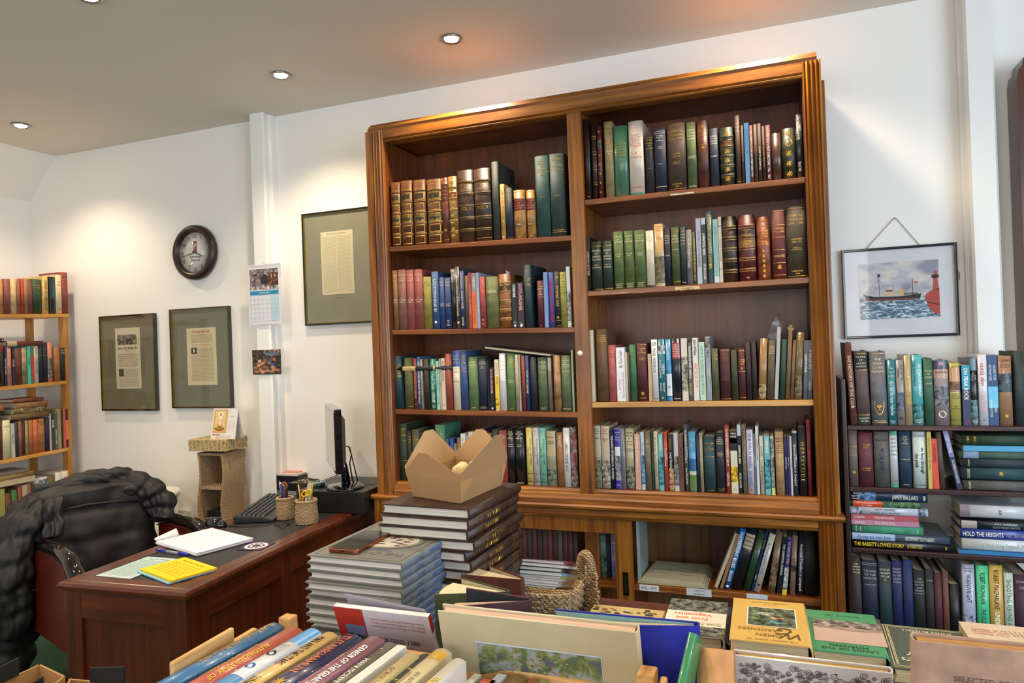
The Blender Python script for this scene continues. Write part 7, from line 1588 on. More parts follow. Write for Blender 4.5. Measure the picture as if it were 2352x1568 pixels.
# takeaway box
A, B, C_ = onZ(949, 1139, BZ+.001), onZ(1057, 1156, BZ+.001), onZ(1151, 1114, BZ+.001); D_ = A+C_-B
t = thing('takeaway_box', 'brown cardboard takeaway food box with four open flaps on brown book stack', 'food box')
cen = (A+B+C_+D_)/4; H_ = .052; lo = [A, B, C_, D_]; hi = [cen+(p-cen)*1.13+Vector((0, 0, H_)) for p in lo]
KB = 'a27c54'
def slab(pts, th, s, col, m=6):
    n = (pts[1]-pts[0]).cross(pts[2]-pts[0]).normalized()*th; k = [p-n*.5 for p in pts]; j = [p+n*.5 for p in pts]; s.loft([k, j], m, lin(col), smooth=False)
s = MB(); slab(lo, .0008, s, KB)
for i in range(4): slab([lo[i], lo[(i+1) % 4], hi[(i+1) % 4], hi[i]], .0008, s, KB)
for i, (g_, hh) in enumerate(((0, 1), (1, 0), (2, 3), (3, 2))):
    pass
# folded corner gussets
for i in (1, 2):
    o1 = lo[i]; u1 = hi[i]; nxt = lo[(i+1) % 4] if i == 1 else lo[(i+3) % 4]; out = ((lo[2]-lo[1]).cross(Vector((0, 0, 1))).normalized())*.0012
    if out.dot(lo[1]-cen) < 0: out = -out
    dd = (nxt-o1)*.28 if i == 1 else (lo[1]-lo[2])*.12
    slab([o1+out, u1+dd*1.1+out, u1+out], .0006, s, 'b08452')
s.build('body', t)
for i, (h_f, pk, lean_) in enumerate(((.056, .36, .006), (.082, .64, .02), (.080, .5, .010), (.088, .42, .016))):
    p, q = hi[i], hi[(i+1) % 4]; e_ = (q-p); mid = (p+q)/2; outv = Vector((e_.y, -e_.x, 0)).normalized()
    if outv.dot(mid-cen) < 0: outv = -outv
    up = Vector((0, 0, h_f))+outv*lean_; s = MB()
    pts = [p, q, q+up*.22, p+e_*(pk+.10)+up, p+e_*(pk-.06)+up, p+up*.22]
    slab(pts, .0008, s, KB if i in (0, 1) else 'b8966a'); s.build('flap', t)
rr = random.Random(3)
for k, (u, v, z, r) in enumerate(((.68, .36, .052, .019), (.80, .60, .058, .018), (.5, .62, .046, .019), (.35, .35, .030, .018), (.75, .75, .03, .017))):
    c = lo[0]+(lo[1]-lo[0])*u+(lo[3]-lo[0])*v+Vector((0, 0, z)); s = MB(); rings = []
    for i in range(15):
        ph = PI*i/14; ring = []
        for j in range(20):
            th = j*2*PI/20; rd = r*(1+.13*noise.noise(Vector((math.cos(th)*1.6*math.sin(ph)+k*3, math.sin(th)*1.6*math.sin(ph), math.cos(ph)*1.6)))); ring.append(c+Vector((rd*math.sin(ph)*math.cos(th)+1e-5*math.cos(th), rd*math.sin(ph)*math.sin(th)+1e-5*math.sin(th), rd*math.cos(ph))))
        rings.append(ring[::-1])
    s.loft(rings, I['paper'], lin('e0cc98'))
    tag(s.build('bun'), ['pale round bun nearest the camera inside takeaway box', 'pale round bun resting highest by the right flap inside box', 'pale round bun in the middle of the takeaway box', 'pale round bun hidden low at the left in box', 'pale round bun at the back right inside takeaway box'][k], 'bun', 'pale buns in the takeaway box')

# standing books
def standing(label, ptl, ptr, dist, w, h, sty, col, deco='', spine='R', tilt=15, kind=None, pages='d8cfc0', art=None, dist2=None, width=None, clampz=None):
    L = onY(ptl[0], ptl[1], CAM.y+dist); Rr = onY(ptr[0], ptr[1], CAM.y+(dist2 or dist)); e_ = Rr-L; e_.z = 0; d = width or e_.length; e_.normalize()
    n = Vector((e_.y, -e_.x, 0)); t_ = math.radians(tilt); ez = Vector((0, 0, 1))*math.cos(t_)+n*math.sin(t_)
    if spine == 'R': ey = -e_; S = Rr if not width else L+e_*d
    else: ey = e_; S = L
    ex = ey.cross(ez); ztop = (L.z+Rr.z)/2
    hh = h if h else (ztop-TBZ-.002)/math.cos(t_)
    o = Vector((S.x, S.y, ztop))-ez*hh+(ex*w/2 if spine == 'R' else -ex*w/2)
    low = min(o.z-abs(ex.z)*w/2, 9)
    if clampz and low < clampz: pass
    r = book(w, hh, d, sty, col, deco, mat=basis_mat(o, ex, ey, ez), label=label, pages=pages)
    f = cover_map(r, w, d, -1 if spine == 'R' else 1)
    if art:
        s = MB(); art(s, f, d, hh); s.build('cover_print', r)
    return r
def art_kul(s, f, d, h):
    cover_poly(s, f, 0, d*.31, h*.4, h*.999, 'b02c1c'); cover_poly(s, f, d*.09, d*.30, h*.69, h*.86, '6c7cb0', o=.0002)
    rr = random.Random(2)
    for q in range(9): u = d*(.11+.02*q); cover_poly(s, f, u, u+d*.025, h*.69, h*(.74+.05*rr.random()), '2c2024', o=.0004)
    s.text('CAMPAIGN - 332', d*.17, h*.93, .0055, f, lin('d8b0a0'))
    for q, l in enumerate(('Accounts of history\'s greatest conflicts detailing the command', 'strategies, tactics and battle experiences of the opposing', 'forces throughout the crucial stages of each campaign')): s.text(l, d*.66, h*(.93-.028*q), .0062, f, lin('b06858'), 6, d*.56)
    s.text('KULIKOVO 1380', d*.60, h*.76, .013, f, lin('1c1820'), 6, d*.5); s.text('The battle that made Russia', d*.60, h*.71, .006, f, lin('a85848'), 6, d*.4)
    for q in range(9): s.text('The battle of Kulikovo was fought near the River Don against', d*.66, h*(.66-.03*q), .0055, f, lin('8c8490'), 6, d*.56)
standing('white paperback with red side band reading KULIKOVO 1380', (765, 1396), (983, 1412), 1.02, .009, .245, 'P', 'c8c4d4', 'r .86 1.0 b02c1c', tilt=20, art=art_kul, pages='f0ece8')
A_ = onY(790, 1362, CAM.y+1.06); B_ = onY(975, 1399, CAM.y+1.03)
s = MB(); s.loft([[tuple(A_), tuple(B_), (B_.x+.01, B_.y+.11, .83), (A_.x+.01, A_.y+.11, .83)], [tuple(A_+Vector((0, .0006, 0))), tuple(B_+Vector((0, .0006, 0))), (B_.x+.01, B_.y+.1106, .83), (A_.x+.01, A_.y+.1106, .83)]], 6, lin('b8b4c0'), smooth=False)
tag(s.build('loose_sheet'), 'loose white sheet standing up behind the KULIKOVO paperback', 'paper')
def paint_mat():
    m, nt, b = newmat('hedgerow_painting'); mp = mapping(nt, (45, 45, 45)); n = N(nt, 'ShaderNodeTexNoise', Scale=1.0, Detail=6.0, Distortion=.5); nt.links.new(mp.outputs[0], n.inputs['Vector'])
    r = ramp(nt, [(.32, lin('52607a')), (.42, lin('5c6c48')), (.5, lin('7c8858')), (.57, lin('8c98a4')), (.66, lin('a8946c')), (.75, lin('94a4bc'))]); nt.links.new(n.outputs[0], r.inputs[0]); nt.links.new(r.outputs[0], b.inputs['Base Color']); b.inputs['Roughness'].default_value = .4; return m
PAINT = paint_mat()
def art_cream(s, f, d, h):
    cover_poly(s, f, d*.185, d*.82, h*.30, h*.842, 'c8ccdc')
    s.loft([[f(d*.19, h*.31, .0003), f(d*.815, h*.31, .0003), f(d*.815, h*.835, .0003), f(d*.19, h*.835, .0003)], [f(d*.19, h*.31, .0005), f(d*.815, h*.31, .0005), f(d*.815, h*.835, .0005), f(d*.19, h*.835, .0005)]], I['paper'], lin('8c9cac'), smooth=False)
r = standing('large cream jacketed art book with a painted hedgerow panel, standing in front', (1005, 1404), (1466, 1452), .95, .020, .275, 'J', 'b8ac88', '', tilt=13, art=art_cream, pages='e0b8a0')
dC = [o for o in r.children if o.name.startswith('cover_print')][0]
f = cover_map(r, .020, 0, -1); dd = (onY(1466, 1452, CAM.y+.95)-onY(1005, 1404, CAM.y+.95)); dd.z = 0; dW = dd.length; f = cover_map(r, .020, dW, -1)
s = MB(); h = .275; cover_poly(s, f, dW*.19, dW*.815, h*.31, h*.835, 'ffffff', 0, .0008); s.build('painting', r, [PAINT])
s = MB(); rr = random.Random(6)
for q in range(260):
    u, v = dW*rr.uniform(.2, .62)+rr.random()*.03, h*rr.uniform(.45, .81); k = rr.random(); col = '8c2c24' if k < .25 else ('7a8a50' if k < .6 else ('566840' if k < .85 else 'a89c68')); rdd = .0011 if k < .25 else rr.uniform(.0008, .0024)
    s.poly([f(u+rdd*1.4*math.cos(j*PI/3+k*9), v+rdd*.8*math.sin(j*PI/3+k*9), .0011+q*.000004) for j in range(6)], 6, lin(col))
for q in range(7):
    u, v = dW*rr.uniform(.2, .5), h*rr.uniform(.55, .8); s.poly([f(u, v, .0016), f(u+.05, v-.0203, .0016), f(u+.05, v-.0199, .0016), f(u, v+.0005, .0016)], 6, lin('5c4038'))
s.build('painted_leaves', r)

def fanbook(label, sp, dist, e_pf, e_pb, h, col, inner, pages='d8c8a4', sw=.014, pattern=None, back_edge=None, thick=.003, npg=16, frac=1.0, width=.14):
    """a book standing half open, spine on the right; e_pf / e_pb = (pixel x, pixel y, distance) of the outer top corner of front and back boards"""
    S = onY(sp[0], sp[1], CAM.y+dist); F_ = onZ(e_pf[0], e_pf[1], S.z); Bk = onZ(e_pb[0], e_pb[1], S.z); F_ = S+(F_-S).normalized()*min(width, (F_-S).length); Bk = S+(Bk-S).normalized()*min(width, (Bk-S).length)
    t = thing('cloth_book', label, 'book'); zt = S.z; zb = max(TBZ+.001, zt-h)
    for P_ in (F_, Bk): P_.z = zt
    df = (F_-S); db = (Bk-S); nf = df.cross(Vector((0, 0, 1))).normalized(); 
    if nf.y > 0: nf = -nf
    nb_ = -nf
    S2 = S+Vector((.0, sw*.6, 0))
    s = MB()
    def board(a, b, thv, dz0=0):
        s.loft([[a+Vector((0, 0, zb-zt)), b+Vector((0, 0, zb-zt)), b+thv+Vector((0, 0, zb-zt)), a+thv+Vector((0, 0, zb-zt))], [a, b, b+thv, a+thv]], I['cloth'], lin(col), smooth=False)
    board(S, F_, Vector((0, -thick, 0))); board(S2, Bk, Vector((0, thick, 0)))
    # rounded spine
    prof = []
    for i in range(7): q = i/6; an = -PI/2+PI*q; prof.append(((S.x+S2.x)/2+.005*math.cos(an), (S.y+S2.y)/2+(sw*.3+thick)*math.sin(an)))
    prof2 = [(x-.003, y) for x, y in prof][::-1]
    s.loft([[(x, y, zb) for x, y in prof+prof2], [(x, y, zt) for x, y in prof+prof2]], I['cloth'], lin(col), smooth=False)
    s.build('cover', t)
    s = MB(); z0, z1 = zb+.004, zt-.004; F2 = S+df*.96+Vector((0, .0015, 0)); B2 = S2+(Bk-S2)*.96-Vector((0, .0015, 0)); B2 = F2*(1-frac)+B2*frac; B2 = S2+(B2-S2).normalized()*df.length*.96
    ring = [(S.x-.003, S.y+.001), (F2.x, F2.y)]
    for i in range(1, npg): q = i/npg; p = F2*(1-q)+B2*q; p = S+(p-S).normalized()*df.length*.95; k = 1+.02*math.sin(q*PI)+(.012 if i % 2 else 0); p = S+(p-S)*k; ring.append((p.x, p.y))
    ring += [(B2.x, B2.y), (S2.x-.003, S2.y-.001)]
    s.loft([[(x, y, z0) for x, y in ring], [(x, y, z1) for x, y in ring]], I['pages'], lin(pages), smooth=False)
    s.build('page_block', t)
    if inner:
        s = MB(); s.loft([[S2+Vector((-.004, -.0006, zb-zt+.003)), Bk+Vector((0, -.0006, zb-zt+.003)), Bk+Vector((0, -.0001, zb-zt+.003)), S2+Vector((-.004, -.0001, zb-zt+.003))], [S2+Vector((-.004, -.0006, -.002)), Bk+Vector((0, -.0006, -.002)), Bk+Vector((0, -.0001, -.002)), S2+Vector((-.004, -.0001, -.002))]], I[pattern or 'paper'], lin(inner), smooth=False); s.build('endpaper', t)
    return t
fanbook('brown-red cloth book standing half open, rearmost of three open books', (1196, 1330), 1.36, (1060, 1318, 1.33), (1125, 1299, 1.55), .17, '5c2c20', 'c8b494', sw=.02, frac=.75)
fanbook('green cloth book standing half open, middle of three open books', (1162, 1358), 1.17, (1000, 1364, 1.22), (1060, 1327, 1.40), .20, '3c4422', 'c8b894', pages='dcd0ac', frac=.8)
fanbook('mauve cloth book standing half open, nearest of three open books', (1212, 1378), 1.08, (1036, 1392, 1.09), (1071, 1350, 1.25), .20, '4c3038', '1c2430', pages='c8a888', sw=.016, frac=.3)
fanbook('large royal blue book standing half open behind the cream art book', (1598, 1436), 1.02, (1290, 1432, 1.00), (1277, 1399, 1.10), .24, '10209a', '8cb4b0', pages='c8b09c', sw=.02, frac=.5, width=.235)

# crochet basket with magazines
bk0 = onY(1152, 1340, -1.40); bk1 = onY(1300, 1340, -1.40); cxb = (bk0.x+bk1.x)/2+.008; cyb = -1.33
KNIT = WEAVE
t = thing('rope_basket', 'crocheted natural rope basket with loop handles holding magazines', 'basket', (cxb, cyb, TBZ+.001))
def knit_ring(s, rx, ry, z0, z1, lean=0, amp=.0035, rows=12, lift=None):
    rings = []; ns = 120; nz = rows*4
    for i in range(nz+1):
        z = z0+(z1-z0)*i/nz; ring = []; row_ = i//4
        for k in range(ns):
            a = k*2*PI/ns; w = amp*math.sin(a*30+(PI if row_ % 2 else 0))+amp*.7*math.sin(i*PI/2)
            zz = z+(lift(a)*(i/nz)**1.5 if lift else 0); sx = abs(math.cos(a))**.6*math.copysign(1, math.cos(a)); sy = abs(math.sin(a))**.6*math.copysign(1, math.sin(a))
            fl = 1+lean*(i/nz); ring.append(((rx*fl+w)*sx, (ry*fl+w)*sy, zz))
        rings.append(ring)
    inner = [[(x*.9, y*.9, z-.001) for x, y, z in rings[-1]], [(x*.86, y*.86, z0+.008) for x, y, z in rings[0]]]
    s.loft(rings+inner, 0, smooth=True)
s = MB(); RX, RY = (bk1.x-bk0.x)/2+.022, .115
lift = lambda a: .020*math.exp(-((abs(math.atan2(math.sin(a), math.cos(a))))/.42)**2)+.03*math.exp(-((abs(math.atan2(math.sin(a-PI), math.cos(a-PI))))/.35)**2)
knit_ring(s, RX, RY, 0, .088, .10, lift=lift); s.build('crochet_body', t, [KNIT])
for sg in (1, -1):
    ax2 = Vector((.80, -.60, 0)) if sg > 0 else Vector((.5, -.87, 0)); o0 = Vector((sg*(RX*1.10+.012), -.045 if sg > 0 else .02, 0)); s = MB(); pts = []
    for i in range(33):
        a = PI*1.25-PI*1.5*i/32; p = o0+ax2*(-.012+.021*math.cos(a)); pts.append((p.x, p.y, .128+.036*math.sin(a)))
    s.tube(pts, .0085, 0, seg=10)
    for i in range(32):
        p, q = Vector(pts[i]), Vector(pts[i+1]); n_ = Vector((.6, .8, 0)); d_ = (q-p).normalized(); c__ = d_.cross(Vector((.6, .8, 0))).normalized()
        ring = [p+(c__*math.cos(b)+n_*math.sin(b))*.0098+d_*.0035*(b/PI-1) for b in [k*2*PI/10 for k in range(11)]]; s.tube(ring, .0026, 0, seg=5)
    s.build('loop_handle', t, [KNIT])
    s = MB(); rk = random.Random(3)
    for r_ in range(15):
        z = .010+r_*.0082; w0, w1 = (-.040+.0012*r_, .034) if z < .10 else (-.004+.001*(r_-11), .034); 
        if z > .115: w0 = .014
        n_ = int((w1-w0)/.0078)
        for k in range(n_+1):
            u = w0+k*.0078; p = o0+ax2*u+Vector((0, 0, z+.001*math.sin(k*1.7))); dx = .0048*(1 if (k+r_) % 2 else -1); s.tube([p-ax2*.0035+Vector((0, 0, -dx*.8)), p+Vector((-.0022, -.0028, 0)), p+ax2*.0035+Vector((0, 0, dx*.8))], [.003, .0042, .003], 0, seg=6)
    s.build('handle_panel', t, [KNIT])
rr = random.Random(17)
mags = [('P', '14161a', .011, 'black'), ('P', 'c8ccdc', .012, 'pale lavender'), ('P', 'a89c8c', .014, 'grey-beige'), ('P', 'b4bcd8', .010, 'white and blue'), ('P', '9a9a30', .012, 'olive yellow'), ('P', '2c9cc0', .016, 'bright blue'), ('J', '14141c', .022, 'black'), ('P', 'c0c4cc', .013, 'white'), ('J', '5c1c2c', .020, 'maroon')]
tot = sum(m[2] for m in mags); ztp = onY(1297, 1288, cyb-.078).z; z = TBZ+.088; sc_ = (ztp-z)/tot
for i, (sy_, col, w, nm) in enumerate(mags):
    w *= sc_; z += w; xo = (i-4)*.004
    th_ = math.radians(19); jx = rr.uniform(-.03, .03); ez = Vector((jx, -math.cos(th_), math.sin(th_))).normalized(); ey = Vector((-1, 0, 0)); ey = (ey-ez*ey.dot(ez)).normalized(); ex = ey.cross(ez); hh = .150+rr.uniform(-.006, .003)
    front = Vector((bk1.x-.010+xo*.8, cyb-.078, z-w/2)); book(w-.0006, hh, (bk1.x-bk0.x)*.92, sy_, col, '', mat=basis_mat(front-ez*hh, ex, ey, ez), label='%s %s, %s in the pile inside the rope basket' % (nm, 'magazine' if sy_ == 'P' else 'hardback', 'topmost' if i == 8 else ('lowest' if i == 0 else ORD[8-i]+' from top')), group='magazines in the rope basket', pages='e4e0dc')

# flat books on the right half of the table
def flatcover(label, corner_px, w, d, h, ztop, col, sty='J', ang=0, art=None, deco='', pages='c0ac84'):
    c = onZ(corner_px[0], corner_px[1], ztop)      # far right corner of the top cover
    hv = (math.sin(ang), -math.cos(ang)); r = lying(label, (c.x, c.y), hv, w, h, d, ztop, sty, col, deco, pages=pages)
    f = cover_map(r, w, d, 1)
    if art: s = MB(); art(s, f, d, h); s.build('cover_print', r)
    return r
def art_women(s, f, d, h):
    cover_poly(s, f, d*.12, d*.74, h*.33, h*.86, 'e8e0d0'); 
    f2 = lambda a, b, o=0: f(a, b, o)
    cover_poly(s, f, d*.14, d*.72, h*.345, h*.845, '3a4438', I['pic'], .0002)
    for u, v, r, c in ((.35, .6, .014, 'a87c60'), (.5, .52, .02, 'b8b8a8'), (.42, .7, .016, '5c8c94'), (.6, .66, .015, '4c6c3c'), (.3, .45, .014, '6c7c3c')): s.poly([f(d*u+r*math.cos(q*PI/5), h*v+r*.6*math.sin(q*PI/5), .0004) for q in range(10)], I['pic'], lin(c))
    s.text('THE VIRAGO BOOK OF', d*.48, h*.95, .008, lambda u, v: f(u, v, .0003), lin('8c6a20'), 6, d*.7); 
def art_women2(s, f, d, h):
    g = lambda u, v: f(u, v, .0003)
    s.text('THE VIRAGO BOOK OF', d*.48, h*.955, .009, g, lin('7a5a1c'), 6, d*.7); s.text('W', d*.22, h*.84, .040, g, lin('5c3c14'), shear=.3); s.text('OMEN', d*.52, h*.85, .018, g, lin('7a5a1c'), 6, d*.4); s.text('G', d*.30, h*.74, .046, g, lin('5c3c14'), shear=.3); s.text('ARDENERS', d*.66, h*.74, .017, g, lin('7a5a1c'), 6, d*.5)
    cover_poly(s, f, d*.16, d*.80, h*.20, h*.66, 'e8e0d0'); cover_poly(s, f, d*.175, d*.785, h*.21, h*.65, '5c6850', I['pic'], .0002)
    for u, v, r, c in ((.4, .45, .014, 'b08468'), (.55, .36, .018, 'b8b8a8'), (.42, .55, .014, '5c8c94'), (.65, .5, .013, '5c7c44')): s.poly([f(d*u+r*math.cos(q*PI/5), h*v+r*.6*math.sin(q*PI/5), .0004) for q in range(10)], I['pic'], lin(c))
    s.text('EDITED BY', d*.5, h*.12, .006, g, lin('7a5a1c')); s.text('DEBORAH KELLAWAY', d*.5, h*.075, .0085, g, lin('7a5a1c'), 6, d*.5)
def art_lands(s, f, d, h):
    g = lambda u, v: f(u, v, .0003)
    s.text('LANDS OF THE', d*.5, h*.93, .016, g, lin('14301c'), 6, d*.72); s.text('MORNING', d*.5, h*.86, .016, g, lin('14301c'), 6, d*.5); cover_poly(s, f, 0, d*.93, h*.25, h*.79, 'b89c8c'); cover_poly(s, f, 0, d*.93, h*.25, h*.42, '8a8078', I['pic'], .0002)
    for q in range(3): s.poly([f(0, h*(.42+.02*q), .0003), f(d*.4, h*(.45+.02*q), .0003), f(d*.93, h*(.40+.02*q), .0003), f(d*.93, h*(.41+.02*q), .0003), f(d*.4, h*(.457+.02*q), .0003), f(0, h*(.427+.02*q), .0003)], 6, lin('7c6c64'))
    s.text('Laurence D. Hills', d*.5, h*.12, .010, g, lin('1c3c24'), 6, d*.5, shear=.2)
def art_fruit(s, f, d, h):
    g = lambda u, v: f(u, v, .0003)
    cover_poly(s, f, 0, d, h*.60, h, '6c6c60', I['pic']); cover_poly(s, f, 0, d*.999, h*.0, h*.36, '6c6c64', I['pic']); cover_poly(s, f, 0, d, h*.36, h*.76, 'd8d0c0', o=.0001); s.text('Grow Your Own', d*.42, h*.70, .015, g, lin('6c7c24'), 6, d*.7, 'b'); cover_poly(s, f, d*.06, d*.8, h*.655, h*.66, 'c85c40', o=.0003); s.text('Fruit and', d*.56, h*.56, .019, g, lin('d0582c'), 6, d*.6, 'b'); s.text('Vegetables', d*.56, h*.45, .019, g, lin('d0582c'), 6, d*.7, 'b')
def art_country(s, f, d, h):
    rr = random.Random(4)
    for q in range(70): u, v, rd = rr.uniform(.05, .95)*d, rr.uniform(.05, .6)*h, rr.uniform(.003, .011); s.poly([f(u+rd*math.cos(j*PI/4)*rr.uniform(.5, 1.3), v+rd*.5*math.sin(j*PI/4)*rr.uniform(.5, 1.3), .0003+q*.000005) for j in range(8)], 6, lin(rr.choice(['3c3024', '2c2820', 'a87c2c', '5c4c34', '94502c', '1c1c18'])))
    s.text('THE COUNTRY GARDEN', d*.5, h*.85, .016, lambda u, v: f(u, v, .0004), lin('2c241c'), 6, d*.8)
def art_russell(s, f, d, h):
    g = lambda u, v: f(u, v, .0004)
    for q, e in enumerate((.03, .06, .075)):
        for (a, b, c, dd_) in ((e, e+.008, e, 1-e), (1-e-.008, 1-e, e, 1-e)): cover_poly(s, f, d*a, d*b, h*c, h*dd_, 'c8b88c', o=.0002)
        for (a, b, c, dd_) in ((e, 1-e, e*.7, e*.7+.005), (e, 1-e, 1-e*.7-.005, 1-e*.7)): cover_poly(s, f, d*a, d*b, h*c, h*dd_, 'c8b88c', o=.0002)
    s.text("SHAKESPEARE'S", d*.5, h*.80, .020, g, lin('d8ccb0'), 6, d*.75, 'b', shear=.1); s.text('COUNTRY', d*.5, h*.68, .022, g, lin('d8ccb0'), 6, d*.6, 'b', shear=.1); s.text('-', d*.5, h*.4, .06, g, lin('d8ccb0')); s.text('JOHN RUSSELL', d*.5, h*.12, .014, g, lin('d8ccb0'), 6, d*.6)
def art_red(s, f, d, h):
    g = lambda u, v: f(u, v, .0004)
    for q, l in enumerate(('Cecil Beaton', 'with paintings', 'by A. Maude')): s.text(l, d*.72, h*(.20-.055*q)+.02, .012, g, lin('b85c50'), 6, d*.4, shear=.3)
    for q in range(6): s.poly([f(d*(.28+.04*q), h*.30, .0004), f(d*(.26+.05*q), h*.16, .0004), f(d*(.265+.05*q), h*.16, .0004), f(d*(.287+.04*q), h*.30, .0004)], 6, lin('2c2824'))
# lower books the visible ones rest on
flatcover('yellow jacketed WOMEN GARDENERS hardback lying topmost on the table pile', (1852, 1386), .036, .152, .228, .878, 'd8aa3c', ang=.02, art=art_women2)
flatcover('dark book with orange corner label lying under the yellow hardback', (1862, 1402), .028, .165, .235, .8405, '2c2c34', ang=.0, art=lambda s, f, d, h: cover_poly(s, f, d*.7, d*.97, h*.9, h*.99, 'd88c50'))
flatcover('navy cloth book lying lowest under the yellow WOMEN GARDENERS hardback', (1868, 1415), .030, .172, .235, .8115, '1c2440', 'C', ang=.0)
flatcover('green jacketed LANDS OF THE MORNING hardback lying on the table', (2014, 1413), .038, .142, .215, .850, '3c9460', ang=0, art=art_lands)
flatcover('brown cloth book lying under the green LANDS OF THE MORNING hardback', (2024, 1422), .030, .145, .222, .8111, '5c4428', 'C', ang=0)
flatcover('black and white illustrated Fruit and Vegetables hardback lying flat', (1672, 1384), .028, .130, .205, .845, 'c8c0ac', ang=.03, art=art_fruit)
flatcover('dark blue cloth book under the Fruit and Vegetables hardback', (1684, 1395), .034, .135, .21, .8160, '1c2848', 'C', ang=.03)
flatcover('cream countryside picture book with blue boards lying behind blue book', (1530, 1403), .020, .170, .23, .836, 'c8ac64', ang=.0, art=art_country)
flatcover('grey cloth book lying under the cream countryside picture book', (1532, 1415), .034, .172, .235, .8150, '4c4c50', 'C', ang=0)
flatcover('olive green jacketed book with cream line border lying flat', (2226, 1452), .030, .165, .215, .842, '4c5240', ang=-.02, art=art_russell)
flatcover('cream book with striped edge under the olive green bordered book', (2236, 1462), .030, .175, .225, .8110, 'c8b488', 'C', ang=-.02)
flatcover('cream paperback with red handwritten title lying at far right', (2420, 1446), .034, .165, .20, .858, 'd8bc98', 'P', ang=0, art=art_red)
flatcover('maroon cloth book lying under the cream paperback at far right', (2430, 1460), .042, .168, .21, .8232, '4c2024', 'C', ang=0)

# upright books in the right crate
def art_scroll(s, f, d, h):
    rr = random.Random(31)
    def spiral(cu, cv, r, turns, sg=1, w=.00035):
        prev = None
        for i in range(int(turns*14)+1):
            a = sg*i*2*PI/14; rad = r*(1-i/(turns*14+4)); p = (cu+rad*math.cos(a), cv+rad*math.sin(a))
            if prev:
                du, dv = p[0]-prev[0], p[1]-prev[1]; L_ = math.hypot(du, dv) or 1; nx, ny = -dv/L_*w, du/L_*w; s.poly([f(prev[0]-nx, prev[1]-ny, .0002), f(p[0]-nx, p[1]-ny, .0002), f(p[0]+nx, p[1]+ny, .0002), f(prev[0]+nx, prev[1]+ny, .0002)], 6, lin('4c4048'))
            prev = p
    for q in range(230): spiral(rr.uniform(.006, d-.006), h-.008-abs(rr.gauss(0, .035)), rr.uniform(.0015, .0055), 1.9, rr.choice((-1, 1)))
    for q in range(160): u, v = rr.uniform(.02, d-.01), h*.93-rr.random()*.05-(rr.random()*.02); rd = rr.uniform(.0008, .0022); s.poly([f(u+rd*math.cos(j*PI/3), v+rd*math.sin(j*PI/3), .0004) for j in range(6)], 6, lin(rr.choice(['5c4c4c', '7c6c68', '3c3238'])))
standing('pale grey jacketed book with scrollwork drawing standing at the front right', (1684, 1500), (2054, 1552), .93, .014, .24, 'J', 'b4aeac', tilt=10, art=art_scroll, pages='d0a040')
def art_emb(s, f, d, h):
    g = lambda u, v: f(u, v, .0003)
    s.text('SELECTED BOOKS FROM - THE', d*.20, h*.845, .0085, g, lin('4c3c3c'), 6, d*.9, shear=.2, align='L'); cover_poly(s, f, d*.2, d*.95, h*.822, h*.8235, '6c5854', o=.0002); s.text('EMBROIDERY DESIGN', d*.32, h*.775, .0125, g, lin('2c2428'), 6, d*.62, align='L'); s.text('by Molly Booker', d*.5, h*.735, .007, g, lin('5c4c4c')); cover_poly(s, f, d*.2, d*.9, h*.3, h*.71, '8c7c74', I['pic'], .0002)
standing('pinkish beige book with EMBROIDERY lettering standing at the right edge', (2094, 1470), (2352, 1500), .86, .020, .24, 'C', 'a8826c', spine='L', tilt=8, art=art_emb, width=.19, pages='c08c50')
# tan and green spines
def spine_front(label, px0, px1, py, dist, h, d, sty, col, deco='', lean=0, fwd=8, pages='cfc0a0'):
    a = onY(px0, py, CAM.y+dist); b = onY(px1, py, CAM.y+dist); w = b.x-a.x; ln, fw_ = math.radians(lean), math.radians(fwd)
    ez = Vector((math.sin(ln), -math.sin(fw_), math.cos(ln)*math.cos(fw_))).normalized(); ex = Vector((1, 0, 0)); ex = (ex-ez*ex.dot(ez)).normalized(); ey = ez.cross(ex)
    hh = min(h, (a.z-TBZ-.003)/ez.z); o = Vector(((a.x+b.x)/2, a.y, a.z))-ez*hh
    return book(w, hh, d, sty, col, deco, mat=basis_mat(o, ex, ey, ez), label=label, pages=pages)
spine_front('thick tan cloth book with rounded spine standing beside green book', 1600, 1684, 1484, .90, .23, .13, 'C', 'c88848', fwd=-24)
spine_front('thin bright green book spine leaning beside the thick tan book', 1582, 1603, 1452, .86, .24, .07, 'J', '1c7c48', 'v .3 .8 G THE GARDEN', lean=12, fwd=-30)

